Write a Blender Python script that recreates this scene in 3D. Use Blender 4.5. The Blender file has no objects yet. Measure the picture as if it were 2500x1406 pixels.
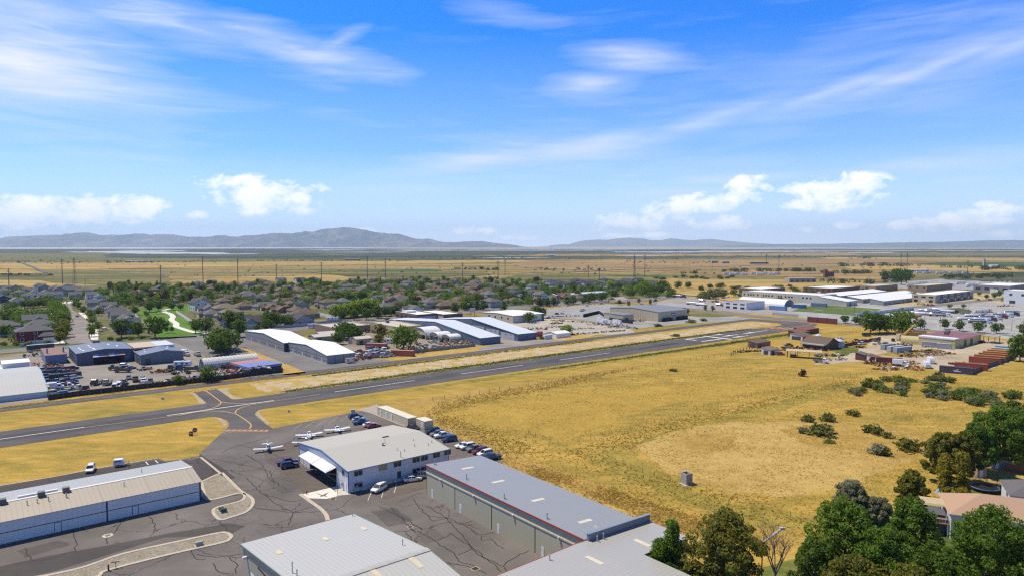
USE_HAZE = True
import bpy,bmesh,math,random
import numpy as np
from mathutils import Vector,Matrix
RND = random.Random(11)
C = bpy.context.scene.collection
rad = math.radians
F,H,HZ = 1667.0,58.0,600.0
TH = math.atan((703-HZ)/F)
CT,ST = math.cos(TH),math.sin(TH)
def G(px,py,z=0.0):
 x,y = (px-1250)/F,(703-py)/F
 d = (x,CT+y*ST,-ST+y*CT)
 t = (z-H)/d[2]
 return Vector((d[0]*t,d[1]*t,z))
def PX(p):
 dz = p[2]-H
 w = p[1]*CT-dz*ST
 return (1250+F*p[0]/w,703-F*(p[1]*ST+dz*CT)/w)
AA = rad(38.8)
CU,SU = math.cos(AA),math.sin(AA)
def U(u,v,z=0.0):return Vector((u*CU+v*SU,u*SU-v*CU,z))
def pt(p,z=0.0):
 """(px,py) photo position on the ground, or ('u',u,v) in the airfield's grid"""
 return U(p[1],p[2],z) if p[0]=='u' else G(p[0],p[1],z)
class MB:
 def __init__(s):s.v,s.f,s.m = [],[],[]
 def add(s,vs,fs,m=0):
  b = len(s.v);s.v+=[tuple(p) for p in vs]
  for f in fs:s.f.append(tuple(i+b for i in f));s.m.append(m)
  return s
 def box(s,x0,x1,y0,y1,z0,z1,m=0):
  vs = [(x,y,z) for z in (z0,z1) for y in (y0,y1) for x in (x0,x1)]
  return s.add(vs,[(0,2,3,1),(4,5,7,6),(0,1,5,4),(2,6,7,3),(0,4,6,2),(1,3,7,5)],m)
 def obox(s,c,rz,sx,sy,sz,m=0,tilt=0):
  """box with centre of base c, yaw rz"""
  M = Matrix.Translation(Vector(c))@Matrix.Rotation(rz,4,'Z')@Matrix.Rotation(tilt,4,'Y')
  vs = [M@Vector((x*sx/2,y*sy/2,z*sz)) for z in (0,1) for y in (-1,1) for x in (-1,1)]
  return s.add(vs,[(0,2,3,1),(4,5,7,6),(0,1,5,4),(2,6,7,3),(0,4,6,2),(1,3,7,5)],m)
 def prism(s,prof,y0,y1,m=0,axis='y'):
  """profile of (a,z) points, counter-clockwise seen from -y, pulled along y (or x)"""
  n = len(prof)
  if axis=='y':vs = [(a,y0,z) for a,z in prof]+[(a,y1,z) for a,z in prof]
  else :vs = [(y0,a,z) for a,z in prof]+[(y1,a,z) for a,z in prof]
  fs = [tuple(range(n)),tuple(range(2*n-1,n-1,-1))]
  fs+=[(i,i+n,(i+1)%n+n,(i+1)%n) for i in range(n)]
  return s.add(vs,fs,m)
 def tube(s,p0,p1,r0,r1=None,n=8,m=0,caps=True):
  r1 = r0 if r1 is None else r1
  p0,p1 = Vector(p0),Vector(p1);d = (p1-p0)
  q = d.to_track_quat('Z','Y') if d.length>1e-9 else Vector((0,0,1)).to_track_quat('Z','Y')
  vs = []
  for p,r in ((p0,r0),(p1,r1)):
   for i in range(n):
    a = 2*math.pi*i/n
    vs.append(p+q@Vector((math.cos(a)*r,math.sin(a)*r,0)))
  fs = [(i,(i+1)%n,(i+1)%n+n,i+n) for i in range(n)]
  if caps:fs+=[tuple(range(n-1,-1,-1)),tuple(range(n,2*n))]
  return s.add(vs,fs,m)
 def loft(s,rings,m=0,caps=True):
  n = len(rings[0]);vs = [p for r in rings for p in r];fs = []
  for k in range(len(rings)-1):
   for i in range(n):
    j = (i+1)%n
    fs.append((k*n+i,k*n+j,(k+1)*n+j,(k+1)*n+i))
  if caps:fs+=[tuple(range(n-1,-1,-1)),tuple(range((len(rings)-1)*n,len(rings)*n))]
  return s.add(vs,fs,m)
 def mesh(s,name,mats,smooth=False):
  me = bpy.data.meshes.new(name)
  me.from_pydata(s.v,[],s.f)
  for m in mats:me.materials.append(m)
  if any(s.m):me.polygons.foreach_set('material_index',s.m)
  if smooth:me.polygons.foreach_set('use_smooth',[True]*len(me.polygons))
  bm = bmesh.new();bm.from_mesh(me);bmesh.ops.recalc_face_normals(bm,faces=bm.faces);bm.to_mesh(me);bm.free()
  me.update();return me
 def build(s,name,mats,parent=None,smooth=False):
  return link(name,s.mesh(name,mats if isinstance(mats,(list,tuple)) else [mats],smooth),parent)
def link(name,me,parent=None):
 o = bpy.data.objects.new(name,me);C.objects.link(o)
 if parent:o.parent = parent
 return o
THINGS = []
def tag(o,label,cat,group=None):
 o['category'] = cat
 if group:o['group'] = group
 THINGS.append((o,label));o['label'] = label
 return o
def thing(name,label,cat,loc,rz=0.0,group=None):
 o = bpy.data.objects.new(name,None);C.objects.link(o)
 o.location = loc;o.rotation_euler = (0,0,rz);o.empty_display_size = .5
 return tag(o,label,cat,group)
def struct(o,kind='structure'):
 o['kind'] = kind;return o
KIDS = {}
def kids(o):
 if o.name not in KIDS:KIDS[o.name] = [c for c in o.children]
 return KIDS[o.name]
def dup(src,loc,rz,label,cat=None,group=None,paint=None,scale=None):
 """copy a thing with its parts and their sub-parts; paint = {material name: other material}"""
 r = src.copy();C.objects.link(r);r.location = loc;r.rotation_euler = (0,0,rz)
 if scale:r.scale = scale if isinstance(scale,(tuple,list)) else (scale,)*3
 def mats(o):
  if paint and o.type=='MESH':
   for sl in o.material_slots:
    m = paint.get(sl.material.name if sl.material else '')
    if m:sl.link = 'OBJECT';sl.material = m
 mats(r)
 for ch in kids(src):
  c = ch.copy();C.objects.link(c);c.parent = r;mats(c)
  for g in kids(ch):
   d = g.copy();C.objects.link(d);d.parent = c;mats(d)
 for k in list(r.keys()):
  if k=='group':del r[k]
 tag(r,label,cat or src['category'],group)
 return r
PROTO = []
def proto(o):
 PROTO.append(o);return o
MATS = {}
def nt(name):
 m = bpy.data.materials.new(name);m.use_nodes = True
 t = m.node_tree;return m,t,t.nodes['Principled BSDF']
def N(t,typ,**kw):
 n = t.nodes.new(typ)
 for k,v in kw.items():
  if k.startswith('_'):n.inputs[k[1:]].default_value = v
  else :setattr(n,k,v)
 return n
def rgba(c):return (c[0],c[1],c[2],1)
def mixc(t,fac,a,b,blend='MIX'):
 n = N(t,'ShaderNodeMix',data_type='RGBA',blend_type=blend)
 for s,v in ((0,fac),(6,a),(7,b)):
  if hasattr(v,'links') or hasattr(v,'is_linked'):t.links.new(v,n.inputs[s])
  else :n.inputs[s].default_value = v if s==0 else rgba(v)
 return n.outputs[2]
def ramp(t,val,pts):
 n = t.nodes.new('ShaderNodeValToRGB');t.links.new(val,n.inputs[0])
 e = n.color_ramp.elements
 while len(e)<len(pts):e.new(.5)
 for el,(p,c) in zip(e,pts):
  el.position = p;el.color = rgba(c) if isinstance(c,(tuple,list)) else (c,c,c,1)
 return n.outputs[0]
def math_(t,op,a,b=None):
 n = N(t,'ShaderNodeMath',operation=op)
 for i,v in enumerate((a,b)):
  if v is None:continue
  if hasattr(v,'is_linked'):t.links.new(v,n.inputs[i])
  else :n.inputs[i].default_value = v
 return n.outputs[0]
def noise(t,vec,scale,detail=4,rough=.55,dist=0):
 n = N(t,'ShaderNodeTexNoise');n.inputs['Scale'].default_value = scale;n.inputs['Detail'].default_value = detail
 n.inputs['Roughness'].default_value = rough;n.inputs['Distortion'].default_value = dist
 if vec is not None:t.links.new(vec,n.inputs['Vector'])
 return n.outputs[0]
def bump(t,bs,h,strength,dist):
 b = N(t,'ShaderNodeBump');b.inputs['Strength'].default_value = strength;b.inputs['Distance'].default_value = dist
 t.links.new(h,b.inputs['Height']);t.links.new(b.outputs[0],bs.inputs['Normal'])
DEF = dict(cooler_grey=(.16,.165,.17),door_white=(.66,.67,.68),lamp_white=(.7,.7,.68),utility_grey=(.45,.46,.48),chassis_black=(.025,.025,.025),lamp_head=(.45,.45,.45),door_pale=(.68,.7,.72),brown_block=(.25,.18,.135))
def mul(c,k):return tuple(min(1,x*k) for x in c)
def M(name,col=None,rough=.7,metal=0.0,var=.14,scale=.9,spec=.35):
 """plain weathered surface: colour with soft blotches and fine grain"""
 if name in MATS:return MATS[name]
 col = col or DEF[name]
 m,t,b = nt(name)
 co = N(t,'ShaderNodeTexCoord').outputs['Object']
 n1 = noise(t,co,scale,5);n2 = noise(t,co,scale*9,3)
 f = math_(t,'ADD',math_(t,'MULTIPLY',n1,.7),math_(t,'MULTIPLY',n2,.3))
 t.links.new(ramp(t,f,[(.28,mul(col,1-var)),(.72,mul(col,1+var))]),b.inputs['Base Color'])
 b.inputs['Roughness'].default_value = rough;b.inputs['Metallic'].default_value = metal
 b.inputs['Specular IOR Level'].default_value = spec
 MATS[name] = m;return m
def ribbed(name,col,axis=0,pitch=.9,groove=.8,rough=.5,metal=0.0,var=.1,blotch=None,bstr=.5,seam=None):
 """profiled sheet metal: ribs across one axis, faint sheet seams, weather streaks"""
 if name in MATS:return MATS[name]
 m,t,b = nt(name)
 co = N(t,'ShaderNodeTexCoord').outputs['Object']
 sep = N(t,'ShaderNodeSeparateXYZ');t.links.new(co,sep.inputs[0])
 x = sep.outputs[axis]
 fr = math_(t,'FRACT',math_(t,'DIVIDE',x,pitch))
 rib = math_(t,'GREATER_THAN',fr,.78)
 c = mixc(t,rib,col,mul(col,groove))
 mp = N(t,'ShaderNodeMapping');t.links.new(co,mp.inputs[0])
 sc = [.12,.12,.12];sc[axis] = 1.3;mp.inputs['Scale'].default_value = sc
 n1 = noise(t,mp.outputs[0],1.0,6,.6);n2 = noise(t,co,.15,4)
 c = mixc(t,math_(t,'MULTIPLY',n1,.55),c,mul(col,1-2*var))
 c = mixc(t,ramp(t,n2,[(.4,0),(.7,1)]) if False else math_(t,'MULTIPLY',n2,.35),c,mul(col,1+var) if not blotch else blotch)
 if seam:
  fs = math_(t,'FRACT',math_(t,'DIVIDE',x,seam))
  c = mixc(t,math_(t,'LESS_THAN',fs,.035),c,mul(col,.86))
 t.links.new(c,b.inputs['Base Color'])
 b.inputs['Roughness'].default_value = rough;b.inputs['Metallic'].default_value = metal
 b.inputs['Specular IOR Level'].default_value = .3
 bump(t,b,ramp(t,fr,[(.5,0),(.75,1),(.9,1),(1,0)]),bstr*.3,.03)
 MATS[name] = m;return m
def paint(name,col,rough=.3):
 if name in MATS:return MATS[name]
 m,t,b = nt(name)
 co = N(t,'ShaderNodeTexCoord').outputs['Object']
 n = noise(t,co,2.2,4)
 t.links.new(ramp(t,n,[(.3,mul(col,.9)),(.7,mul(col,1.06))]),b.inputs['Base Color'])
 b.inputs['Roughness'].default_value = rough;b.inputs['Coat Weight'].default_value = .4;b.inputs['Coat Roughness'].default_value = .12
 MATS[name] = m;return m
def glass(name='window_glass',col=(.02,.025,.03),rough=.08):
 if name in MATS:return MATS[name]
 m,t,b = nt(name)
 b.inputs['Base Color'].default_value = rgba(col);b.inputs['Roughness'].default_value = rough
 b.inputs['Specular IOR Level'].default_value = .6
 MATS[name] = m;return m
def foliage(name,c0,c1,c2,trans=.5):
 if name in MATS:return MATS[name]
 m,t,b = nt(name)
 co = N(t,'ShaderNodeTexCoord').outputs['Object']
 oi = N(t,'ShaderNodeObjectInfo').outputs['Random']
 n1 = noise(t,co,.7,3);n2 = noise(t,co,5.0,3)
 f = math_(t,'ADD',math_(t,'MULTIPLY',n1,.6),math_(t,'MULTIPLY',n2,.4))
 f = math_(t,'ADD',f,math_(t,'MULTIPLY',math_(t,'SUBTRACT',oi,.5),.16))
 col = ramp(t,f,[(.32,c0),(.5,c1),(.68,c2)])
 t.links.new(col,b.inputs['Base Color']);b.inputs['Roughness'].default_value = .6;b.inputs['Specular IOR Level'].default_value = .25
 tr = N(t,'ShaderNodeBsdfTranslucent');t.links.new(col,tr.inputs[0])
 mx = N(t,'ShaderNodeMixShader');mx.inputs[0].default_value = trans
 out = t.nodes['Material Output']
 t.links.new(b.outputs[0],mx.inputs[1]);t.links.new(tr.outputs[0],mx.inputs[2]);t.links.new(mx.outputs[0],out.inputs[0])
 MATS[name] = m;return m
def ground_mat(name,cols,s=(.012,.09,.9),w=(.5,.3,.2),lo=.36,hi=.64,rough=.95,bstr=.0,stretch=None,speck=None):
 """ground cover in world space: three sizes of mottling through a colour ramp; speck = (colour, scale, amount)"""
 if name in MATS:return MATS[name]
 m,t,b = nt(name)
 po = N(t,'ShaderNodeNewGeometry').outputs['Position']
 vec = po
 if stretch:
  mp = N(t,'ShaderNodeMapping');t.links.new(po,mp.inputs[0])
  mp.inputs['Rotation'].default_value = (0,0,stretch[0]);mp.inputs['Scale'].default_value = (stretch[1],stretch[2],1);vec = mp.outputs[0]
 f = None
 for i in range(3):
  k = math_(t,'MULTIPLY',noise(t,vec if i<2 else po,s[i],5,.6),w[i]);f = k if f is None else math_(t,'ADD',f,k)
 n = len(cols)
 c = ramp(t,f,[(lo+(hi-lo)*i/(n-1),q) for i,q in enumerate(cols)])
 if speck:
  sp = noise(t,po,speck[1],3,.6)
  c = mixc(t,ramp(t,sp,[(speck[2],0),(speck[2]+.06,1)]),c,speck[0])
 t.links.new(c,b.inputs['Base Color']);b.inputs['Roughness'].default_value = rough;b.inputs['Specular IOR Level'].default_value = .15
 if bstr:bump(t,b,noise(t,po,s[2],5,.7),bstr,.25)
 MATS[name] = m;return m
def blades(m):
 t = m.node_tree;b = t.nodes['Principled BSDF'];tr = N(t,'ShaderNodeBsdfTranslucent');t.links.new(b.inputs['Base Color'].links[0].from_socket,tr.inputs[0]);mx = N(t,'ShaderNodeMixShader');mx.inputs[0].default_value = .5
 t.links.new(b.outputs[0],mx.inputs[1]);t.links.new(tr.outputs[0],mx.inputs[2]);t.links.new(mx.outputs[0],t.nodes['Material Output'].inputs[0]);return m
def asphalt(name,col,crack=0.0,cs=.085,seed=0,streak=.25):
 """worn asphalt in world space: blotches, wear along the runway, sealed cracks"""
 if name in MATS:return MATS[name]
 m,t,b = nt(name)
 po = N(t,'ShaderNodeNewGeometry').outputs['Position']
 mp = N(t,'ShaderNodeMapping');t.links.new(po,mp.inputs[0])
 mp.inputs['Rotation'].default_value = (0,0,-AA);mp.inputs['Scale'].default_value = (.03,.5,1);mp.inputs['Location'].default_value = (seed,seed,0)
 a = noise(t,mp.outputs[0],1.0,5,.6);q = noise(t,po,.06,5,.6);g = noise(t,po,2.5,3)
 f = math_(t,'ADD',math_(t,'MULTIPLY',a,streak),math_(t,'ADD',math_(t,'MULTIPLY',q,.8-streak),math_(t,'MULTIPLY',g,.2)))
 c = ramp(t,f,[(.34,mul(col,.74)),(.5,col),(.66,mul(col,1.32))])
 if crack:
  d = N(t,'ShaderNodeTexNoise');d.inputs['Scale'].default_value = .22;d.inputs['Detail'].default_value = 5;t.links.new(po,d.inputs['Vector'])
  off = N(t,'ShaderNodeVectorMath',operation='SCALE');t.links.new(d.outputs['Color'],off.inputs[0]);off.inputs['Scale'].default_value = 5.5
  ad = N(t,'ShaderNodeVectorMath',operation='ADD');t.links.new(po,ad.inputs[0]);t.links.new(off.outputs[0],ad.inputs[1])
  for sc,wd,thr in ((cs,.012,.40),(cs*2.7,.018,.54)):
   v = N(t,'ShaderNodeTexVoronoi',feature='DISTANCE_TO_EDGE',voronoi_dimensions='2D');v.inputs['Scale'].default_value = sc;t.links.new(ad.outputs[0],v.inputs['Vector'])
   ln = ramp(t,v.outputs['Distance'],[(wd*.5,1),(wd,0)])
   mk = ramp(t,noise(t,po,.045,3),[(thr,0),(thr+.07,1)])
   c = mixc(t,math_(t,'MULTIPLY',math_(t,'MULTIPLY',ln,mk),crack),c,mul(col,.2))
 t.links.new(c,b.inputs['Base Color']);b.inputs['Roughness'].default_value = .9;b.inputs['Specular IOR Level'].default_value = .2
 MATS[name] = m;return m
def rough(pts,step=6.0,amp=1.0,seed=1):
 r = random.Random(seed);out = []
 for i,a in enumerate(pts):
  b = pts[(i+1)%len(pts)];d = (b-a);L = d.length
  if L<1e-6:continue
  n = max(1,min(90,int(L/step)));nrm = Vector((-d.y,d.x,0)).normalized()
  for k in range(n):out.append(a+d*(k/n)+nrm*(r.uniform(-amp,amp) if k else r.uniform(-amp,amp)*.5))
 return out
def sheet(name,pts,z,mat,parent=None,step=0,amp=0,seed=1):
 P_ = [pt(p) if not isinstance(p,Vector) else p for p in pts]
 P_ = [Vector((p[0],p[1],0)) for p in P_]
 if step:P_ = rough(P_,step,amp,seed)
 ar = sum(P_[i].x*P_[(i+1)%len(P_)].y-P_[(i+1)%len(P_)].x*P_[i].y for i in range(len(P_)))
 if ar<0:P_.reverse()
 b = MB();b.add([(p.x,p.y,z) for p in P_],[tuple(range(len(P_)))])
 me = bpy.data.meshes.new(name);me.from_pydata(b.v,[],b.f);me.materials.append(mat)
 o = link(name,me,parent)
 return o
def gsheet(*a,**k):return struct(sheet(*a,**k))
def ribbon(mb,pts,w,z,m=0):
 """a painted line of width w along ground points"""
 n = len(pts);L = []
 for i,p in enumerate(pts):
  d = (pts[min(n-1,i+1)]-pts[max(0,i-1)]);d.z = 0;d.normalize();q = Vector((-d.y,d.x,0))*(w/2)
  L+=[(p.x+q.x,p.y+q.y,z),(p.x-q.x,p.y-q.y,z)]
 mb.add(L,[(2*i,2*i+1,2*i+3,2*i+2) for i in range(n-1)],m)
def smooth(pts,k=6):
 out = []
 for i in range(len(pts)-1):
  p0,p1,p2,p3 = pts[max(0,i-1)],pts[i],pts[i+1],pts[min(len(pts)-1,i+2)]
  for j in range(k):
   t = j/k
   out.append(.5*((2*p1)+(p2-p0)*t+(2*p0-5*p1+4*p2-p3)*t*t+(3*p1-p0-3*p2+p3)*t**3))
 return out+[pts[-1]]
def frame(A,B,Cc,ha=0,hc=0):
 """origin, yaw, length, depth of a rectangle from corner A, end B of one side, far side point C"""
 a,b,c = (p if isinstance(p,Vector) else pt(p) for p in (A,B,Cc))
 d = b-a;L = math.hypot(d.x,d.y);rz = math.atan2(d.y,d.x)
 e = c-a;W = -d.y/L*e.x+d.x/L*e.y
 return Vector((a.x,a.y,0)),rz,L,W
 # ================= world, sun, camera, air =================
sc = bpy.context.scene
cam = bpy.data.cameras.new('camera');co = bpy.data.objects.new('camera',cam);C.objects.link(co);sc.camera = co
co.location = (0,0,H);co.rotation_euler = (math.pi/2-TH,0,0)
cam.sensor_width = 36;cam.lens = 36*F/2500;cam.clip_start = 1;cam.clip_end = 120000
SUNV = Vector((-.52,.20,1.0)).normalized()
sl = bpy.data.lights.new('sun','SUN');so = bpy.data.objects.new('sun',sl);C.objects.link(so)
sl.energy = 4.4;sl.angle = rad(.53);sl.color = (1,.90,.74)
so.rotation_euler = (-SUNV).to_track_quat('-Z','Y').to_euler();so.location = (-200,80,400)
w = bpy.data.worlds.new('World');sc.world = w;w.use_nodes = True
wt = w.node_tree;bg = wt.nodes['Background']
sky = N(wt,'ShaderNodeTexSky',sky_type='NISHITA',sun_disc=False)
sky.sun_elevation = math.asin(SUNV.z);sky.sun_rotation = math.atan2(SUNV.x,SUNV.y);sky.altitude = 1300;sky.air_density = 1.0;sky.dust_density = .3;sky.ozone_density = 2.0
tc = N(wt,'ShaderNodeTexCoord').outputs['Generated']
sp = N(wt,'ShaderNodeSeparateXYZ');wt.links.new(tc,sp.inputs[0])
zz = math_(wt,'MAXIMUM',sp.outputs[2],.012)
cb = N(wt,'ShaderNodeCombineXYZ');wt.links.new(sp.outputs[0],cb.inputs[0]);wt.links.new(sp.outputs[1],cb.inputs[1]);wt.links.new(zz,cb.inputs[2])
wt.links.new(cb.outputs[0],sky.inputs[0])
hs = N(wt,'ShaderNodeHueSaturation');hs.inputs['Saturation'].default_value = 1.28;hs.inputs['Value'].default_value = 1.0;hs.inputs['Hue'].default_value = .5
wt.links.new(sky.outputs[0],hs.inputs['Color'])
az = math_(wt,'MULTIPLY',math_(wt,'ARCTAN2',sp.outputs[0],sp.outputs[1]),F)
el = math_(wt,'MULTIPLY',math_(wt,'ARCSINE',sp.outputs[2]),F)
pc = N(wt,'ShaderNodeCombineXYZ');wt.links.new(az,pc.inputs[0]);wt.links.new(el,pc.inputs[1]);PV = pc.outputs[0]
def azel(px,py):
 x,y = (px-1250)/F,(703-py)/F
 d = Vector((x,CT+y*ST,-ST+y*CT)).normalized()
 return math.atan2(d.x,d.y)*F,math.asin(d.z)*F
def blobs(lst):
 acc = None
 for px,py,rx,ry,rot,k in lst:
  a,e = azel(px,py)
  m = N(wt,'ShaderNodeMapping',vector_type='TEXTURE');wt.links.new(PV,m.inputs[0])
  m.inputs['Location'].default_value = (a,e,0);m.inputs['Rotation'].default_value = (0,0,rad(rot));m.inputs['Scale'].default_value = (rx,ry,1)
  l = N(wt,'ShaderNodeVectorMath',operation='LENGTH');wt.links.new(m.outputs[0],l.inputs[0])
  v = math_(wt,'MULTIPLY',math_(wt,'MAXIMUM',math_(wt,'SUBTRACT',1.0,l.outputs['Value']),0.0),k)
  acc = v if acc is None else math_(wt,'MAXIMUM',acc,v)
 return acc
def streak(rot,sx,sy,scale,detail=9,dist=.6,loc=0):
 m = N(wt,'ShaderNodeMapping');wt.links.new(PV,m.inputs[0]);m.inputs['Rotation'].default_value = (0,0,rad(-rot));m.inputs['Scale'].default_value = (sx,sy,1);m.inputs['Location'].default_value = (loc,loc,0)
 return noise(wt,m.outputs[0],scale,detail,.56,dist)
def cirrus(lst,rot,loc,lo=.22,hi=.95):
 s1 = streak(rot,.0011,.0068,1.0,9,.55,loc);s2 = streak(rot+7,.0032,.030,1.0,8,.8,loc+3)
 s = math_(wt,'ADD',math_(wt,'MULTIPLY',s1,.68),math_(wt,'MULTIPLY',s2,.32))
 d = math_(wt,'ADD',math_(wt,'MULTIPLY',math_(wt,'SUBTRACT',s,.5),2.3),math_(wt,'MULTIPLY',math_(wt,'POWER',blobs(lst),.75),.8))
 return ramp(wt,d,[(lo,0),((lo+hi)/2,.32),(hi,1)])
ci = cirrus([(40,130,560,190,-14,1.15),(150,235,420,60,6,1.1),(720,120,330,70,-10,1.05),(100,245,560,75,4,.95),(430,60,600,90,-12,.72),(380,330,260,30,-2,.55)],-11,1.7)
c2 = cirrus([(1180,395,430,60,7,.85),(1620,330,520,62,13,.85),(2130,215,620,75,16,.9),(2480,120,420,70,20,.85),(1900,250,900,190,14,.5)],14,5.2)
c3 = cirrus([(1230,38,190,36,-2,.95),(1540,138,200,45,-3,.95),(1440,205,160,40,2,.9),(2340,390,330,34,4,.85),(1050,457,330,32,2,.75),(1820,433,200,16,2,.7),(2350,442,90,14,0,.7),(2330,40,300,120,5,.6),(1600,470,200,18,0,.6)],1,9.4)
c4 = cirrus([(1160,392,260,30,2,1),(1450,352,260,34,13,1),(1740,288,280,32,14,1),(2030,222,280,28,15,1),(2290,158,270,26,16,1.05),(2520,95,230,24,17,1.05),(830,100,90,22,28,.8),(690,128,200,30,-9,.9),(160,215,320,34,5,.8)],14,12.1,.12,.85)
def cumulus(lst,seed):
 m = N(wt,'ShaderNodeMapping');wt.links.new(PV,m.inputs[0]);m.inputs['Scale'].default_value = (.018,.027,1);m.inputs['Location'].default_value = (seed,seed,0)
 n1 = noise(wt,m.outputs[0],1.0,8,.6,.3)
 bl = blobs(lst);gate = ramp(wt,bl,[(.02,0),(.22,1)])
 d = math_(wt,'ADD',math_(wt,'MULTIPLY',bl,.9),math_(wt,'MULTIPLY',math_(wt,'SUBTRACT',n1,.52),2.6))
 return math_(wt,'MULTIPLY',gate,ramp(wt,d,[(.10,0),(.30,.5),(.62,1)])),n1
CU_L = [(70,520,200,42,0,1),(240,512,170,42,3,1),(350,500,80,26,0,.9),(640,480,150,56,-4,1),(565,448,110,22,-5,.8),(730,472,80,30,5,.9),(490,524,60,12,0,.7),(1150,563,75,15,0,.75),(1280,580,80,10,0,.6),(900,565,60,12,0,.5),(1520,545,130,28,0,1),(1690,502,180,34,9,1),(1825,463,66,40,10,1.05),(2035,466,130,52,2,1.05),(1945,496,60,18,5,.8),(2110,458,75,38,0,.95),(1765,545,100,22,0,.9),(2340,540,110,27,3,.95),(2485,507,75,24,0,.9),(2430,498,45,12,0,.8),(2085,551,50,13,0,.75),(2190,545,80,18,0,.7),(2450,572,90,14,0,.8),(1560,575,120,12,0,.6),(1960,560,70,11,0,.5)]
cu,cn = cumulus(CU_L,2.3)
skyc = N(wt,'ShaderNodeMix',data_type='RGBA',blend_type='MULTIPLY');skyc.inputs[0].default_value = 1;wt.links.new(hs.outputs[0],skyc.inputs[6]);wt.links.new(ramp(wt,sp.outputs[2],[(.0,(.30,.70,1.30)),(.12,(.16,.66,1.34)),(.34,(.09,.73,1.34)),(.56,(.40,.44,.47))]),skyc.inputs[7]);skyc = skyc.outputs[2]  # upper sky, out of view, dimmed and greyed to cut blue ambient light
WHITE = (5.3,5.6,6.0)
low = ramp(wt,math_(wt,'DIVIDE',el,700.0),[(0.0,.95),(.1,.66),(.32,.22),(.7,.0)])
def wmix(fac,a,colv):
 n = N(wt,'ShaderNodeMix',data_type='RGBA');wt.links.new(fac,n.inputs[0]);wt.links.new(a,n.inputs[6])
 if hasattr(colv,'is_linked'):wt.links.new(colv,n.inputs[7])
 else :n.inputs[7].default_value = rgba(colv)
 return n.outputs[2]
skyc = wmix(low,skyc,(6.0,6.6,7.6))
for cc,k in ((ci,1.0),(c2,.62),(c3,.72),(c4,.5)):skyc = wmix(math_(wt,'MULTIPLY',cc,k),skyc,WHITE)
shade = N(wt,'ShaderNodeMix',data_type='RGBA');wt.links.new(cn,shade.inputs[0]);shade.inputs[6].default_value = (6.0,6.4,7.2,1);shade.inputs[7].default_value = (9.6,9.4,9.0,1)
skyc = wmix(math_(wt,'MULTIPLY',cu,.95),skyc,shade.outputs[2])
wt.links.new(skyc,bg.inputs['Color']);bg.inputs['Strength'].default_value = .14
w.cycles.sampling_method = 'MANUAL';w.cycles.sample_map_resolution = 1024
sc.view_settings.view_transform = 'Standard';sc.view_settings.look = 'None';sc.view_settings.exposure = .28;sc.view_settings.gamma = 1;sc.view_settings.use_curve_mapping = False
cy = sc.cycles;cy.max_bounces = 6;cy.diffuse_bounces = 3;cy.glossy_bounces = 2;cy.transmission_bounces = 2;cy.volume_bounces = 2;cy.transparent_max_bounces = 6;cy.caustics_reflective = False;cy.caustics_refractive = False
cy.filter_width = 1.25;cy.use_denoising = False;cy.use_adaptive_sampling = False
hz = MB().box(-27000,27000,-900,31000,-2,900)
hm = bpy.data.materials.new('haze');hm.use_nodes = True;ht = hm.node_tree;ht.nodes.remove(ht.nodes['Principled BSDF'])
pv = N(ht,'ShaderNodeVolumePrincipled');pv.inputs['Color'].default_value = (.58,.77,1.0,1);pv.inputs['Density'].default_value = 3.9e-5;pv.inputs['Anisotropy'].default_value = 0.0
ht.links.new(pv.outputs[0],ht.nodes['Material Output'].inputs['Volume'])
if USE_HAZE:
 ho = hz.build('haze',hm);ho['kind'] = 'stuff'
 # ================= the plain =================
STRAW = [(.20,.125,.032),(.335,.215,.05),(.43,.285,.07),(.52,.36,.105)]
m_plain = ground_mat('dry_grass_plain',[(.085,.09,.035),(.18,.15,.05),(.30,.215,.07),(.40,.29,.11)],s=(.0011,.007,.045),w=(.34,.40,.26),lo=.40,hi=.60,stretch=(0,.28,1.7),speck=((.06,.068,.028),.035,.60))
def grid_axis(far,near,n,k):
 return [near*((far/near)**(i/n)) for i in range(n+1)]
xs = sorted(set([0.0]+[s*x for s in (-1,1) for x in grid_axis(26900,40,26,1)]));ys = [-880,-400,-150,-40]+grid_axis(30900,30,34,1)
gb = MB();nx = len(xs)
gb.v = [(x,y,0) for y in ys for x in xs]
for j in range(len(ys)-1):
 for i in range(nx-1):gb.f.append((j*nx+i,j*nx+i+1,(j+1)*nx+i+1,(j+1)*nx+i));gb.m.append(0)
struct(gb.build('ground',m_plain))
def band(name,mat,rows,z,jit=.5,step=22,seed=3):
 """a far strip of land or water between two uneven edges, given along the horizon"""
 r = random.Random(seed+int(rows[0][1]*10));X0,X1 = rows[0][0],rows[-1][0];n = max(2,int((X1-X0)/step));top,bot = [],[]
 for i in range(n+1):
  x = X0+(X1-X0)*i/n
  for a,b in zip(rows,rows[1:]):
   if a[0]<=x<=b[0]:
    t = (x-a[0])/(b[0]-a[0]);yt,yb = a[1]+(b[1]-a[1])*t,a[2]+(b[2]-a[2])*t;break
  h = max(.02,(yb-yt));j = min(jit,h*.45)
  top.append(G(x,max(601.9,yt+r.uniform(-j,j) if 0<i<n else (yt+yb)/2)));bot.append(G(x,yb+r.uniform(-j,j) if 0<i<n else (yt+yb)/2+.02))
 return gsheet(name,top+bot[::-1],z,mat)
mg = lambda n,a,b,c,s = .004:ground_mat(n,[mul(a,.8),b,mul(c,1.1)],s=(s*.5,s*2,s*10),w=(.3,.4,.3),lo=.40,hi=.60,stretch=(0,.25,1.6),speck=((.07,.075,.03),.03,.64))
m_marsh = mg('marsh',(.030,.042,.022),(.055,.068,.030),(.11,.105,.045),.003)
m_marsh2 = mg('dark_marsh',(.022,.032,.03),(.04,.05,.04),(.08,.075,.05),.002)
m_flat = mg('mud_flat',(.25,.21,.15),(.34,.29,.2),(.44,.38,.27),.0015)
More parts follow.
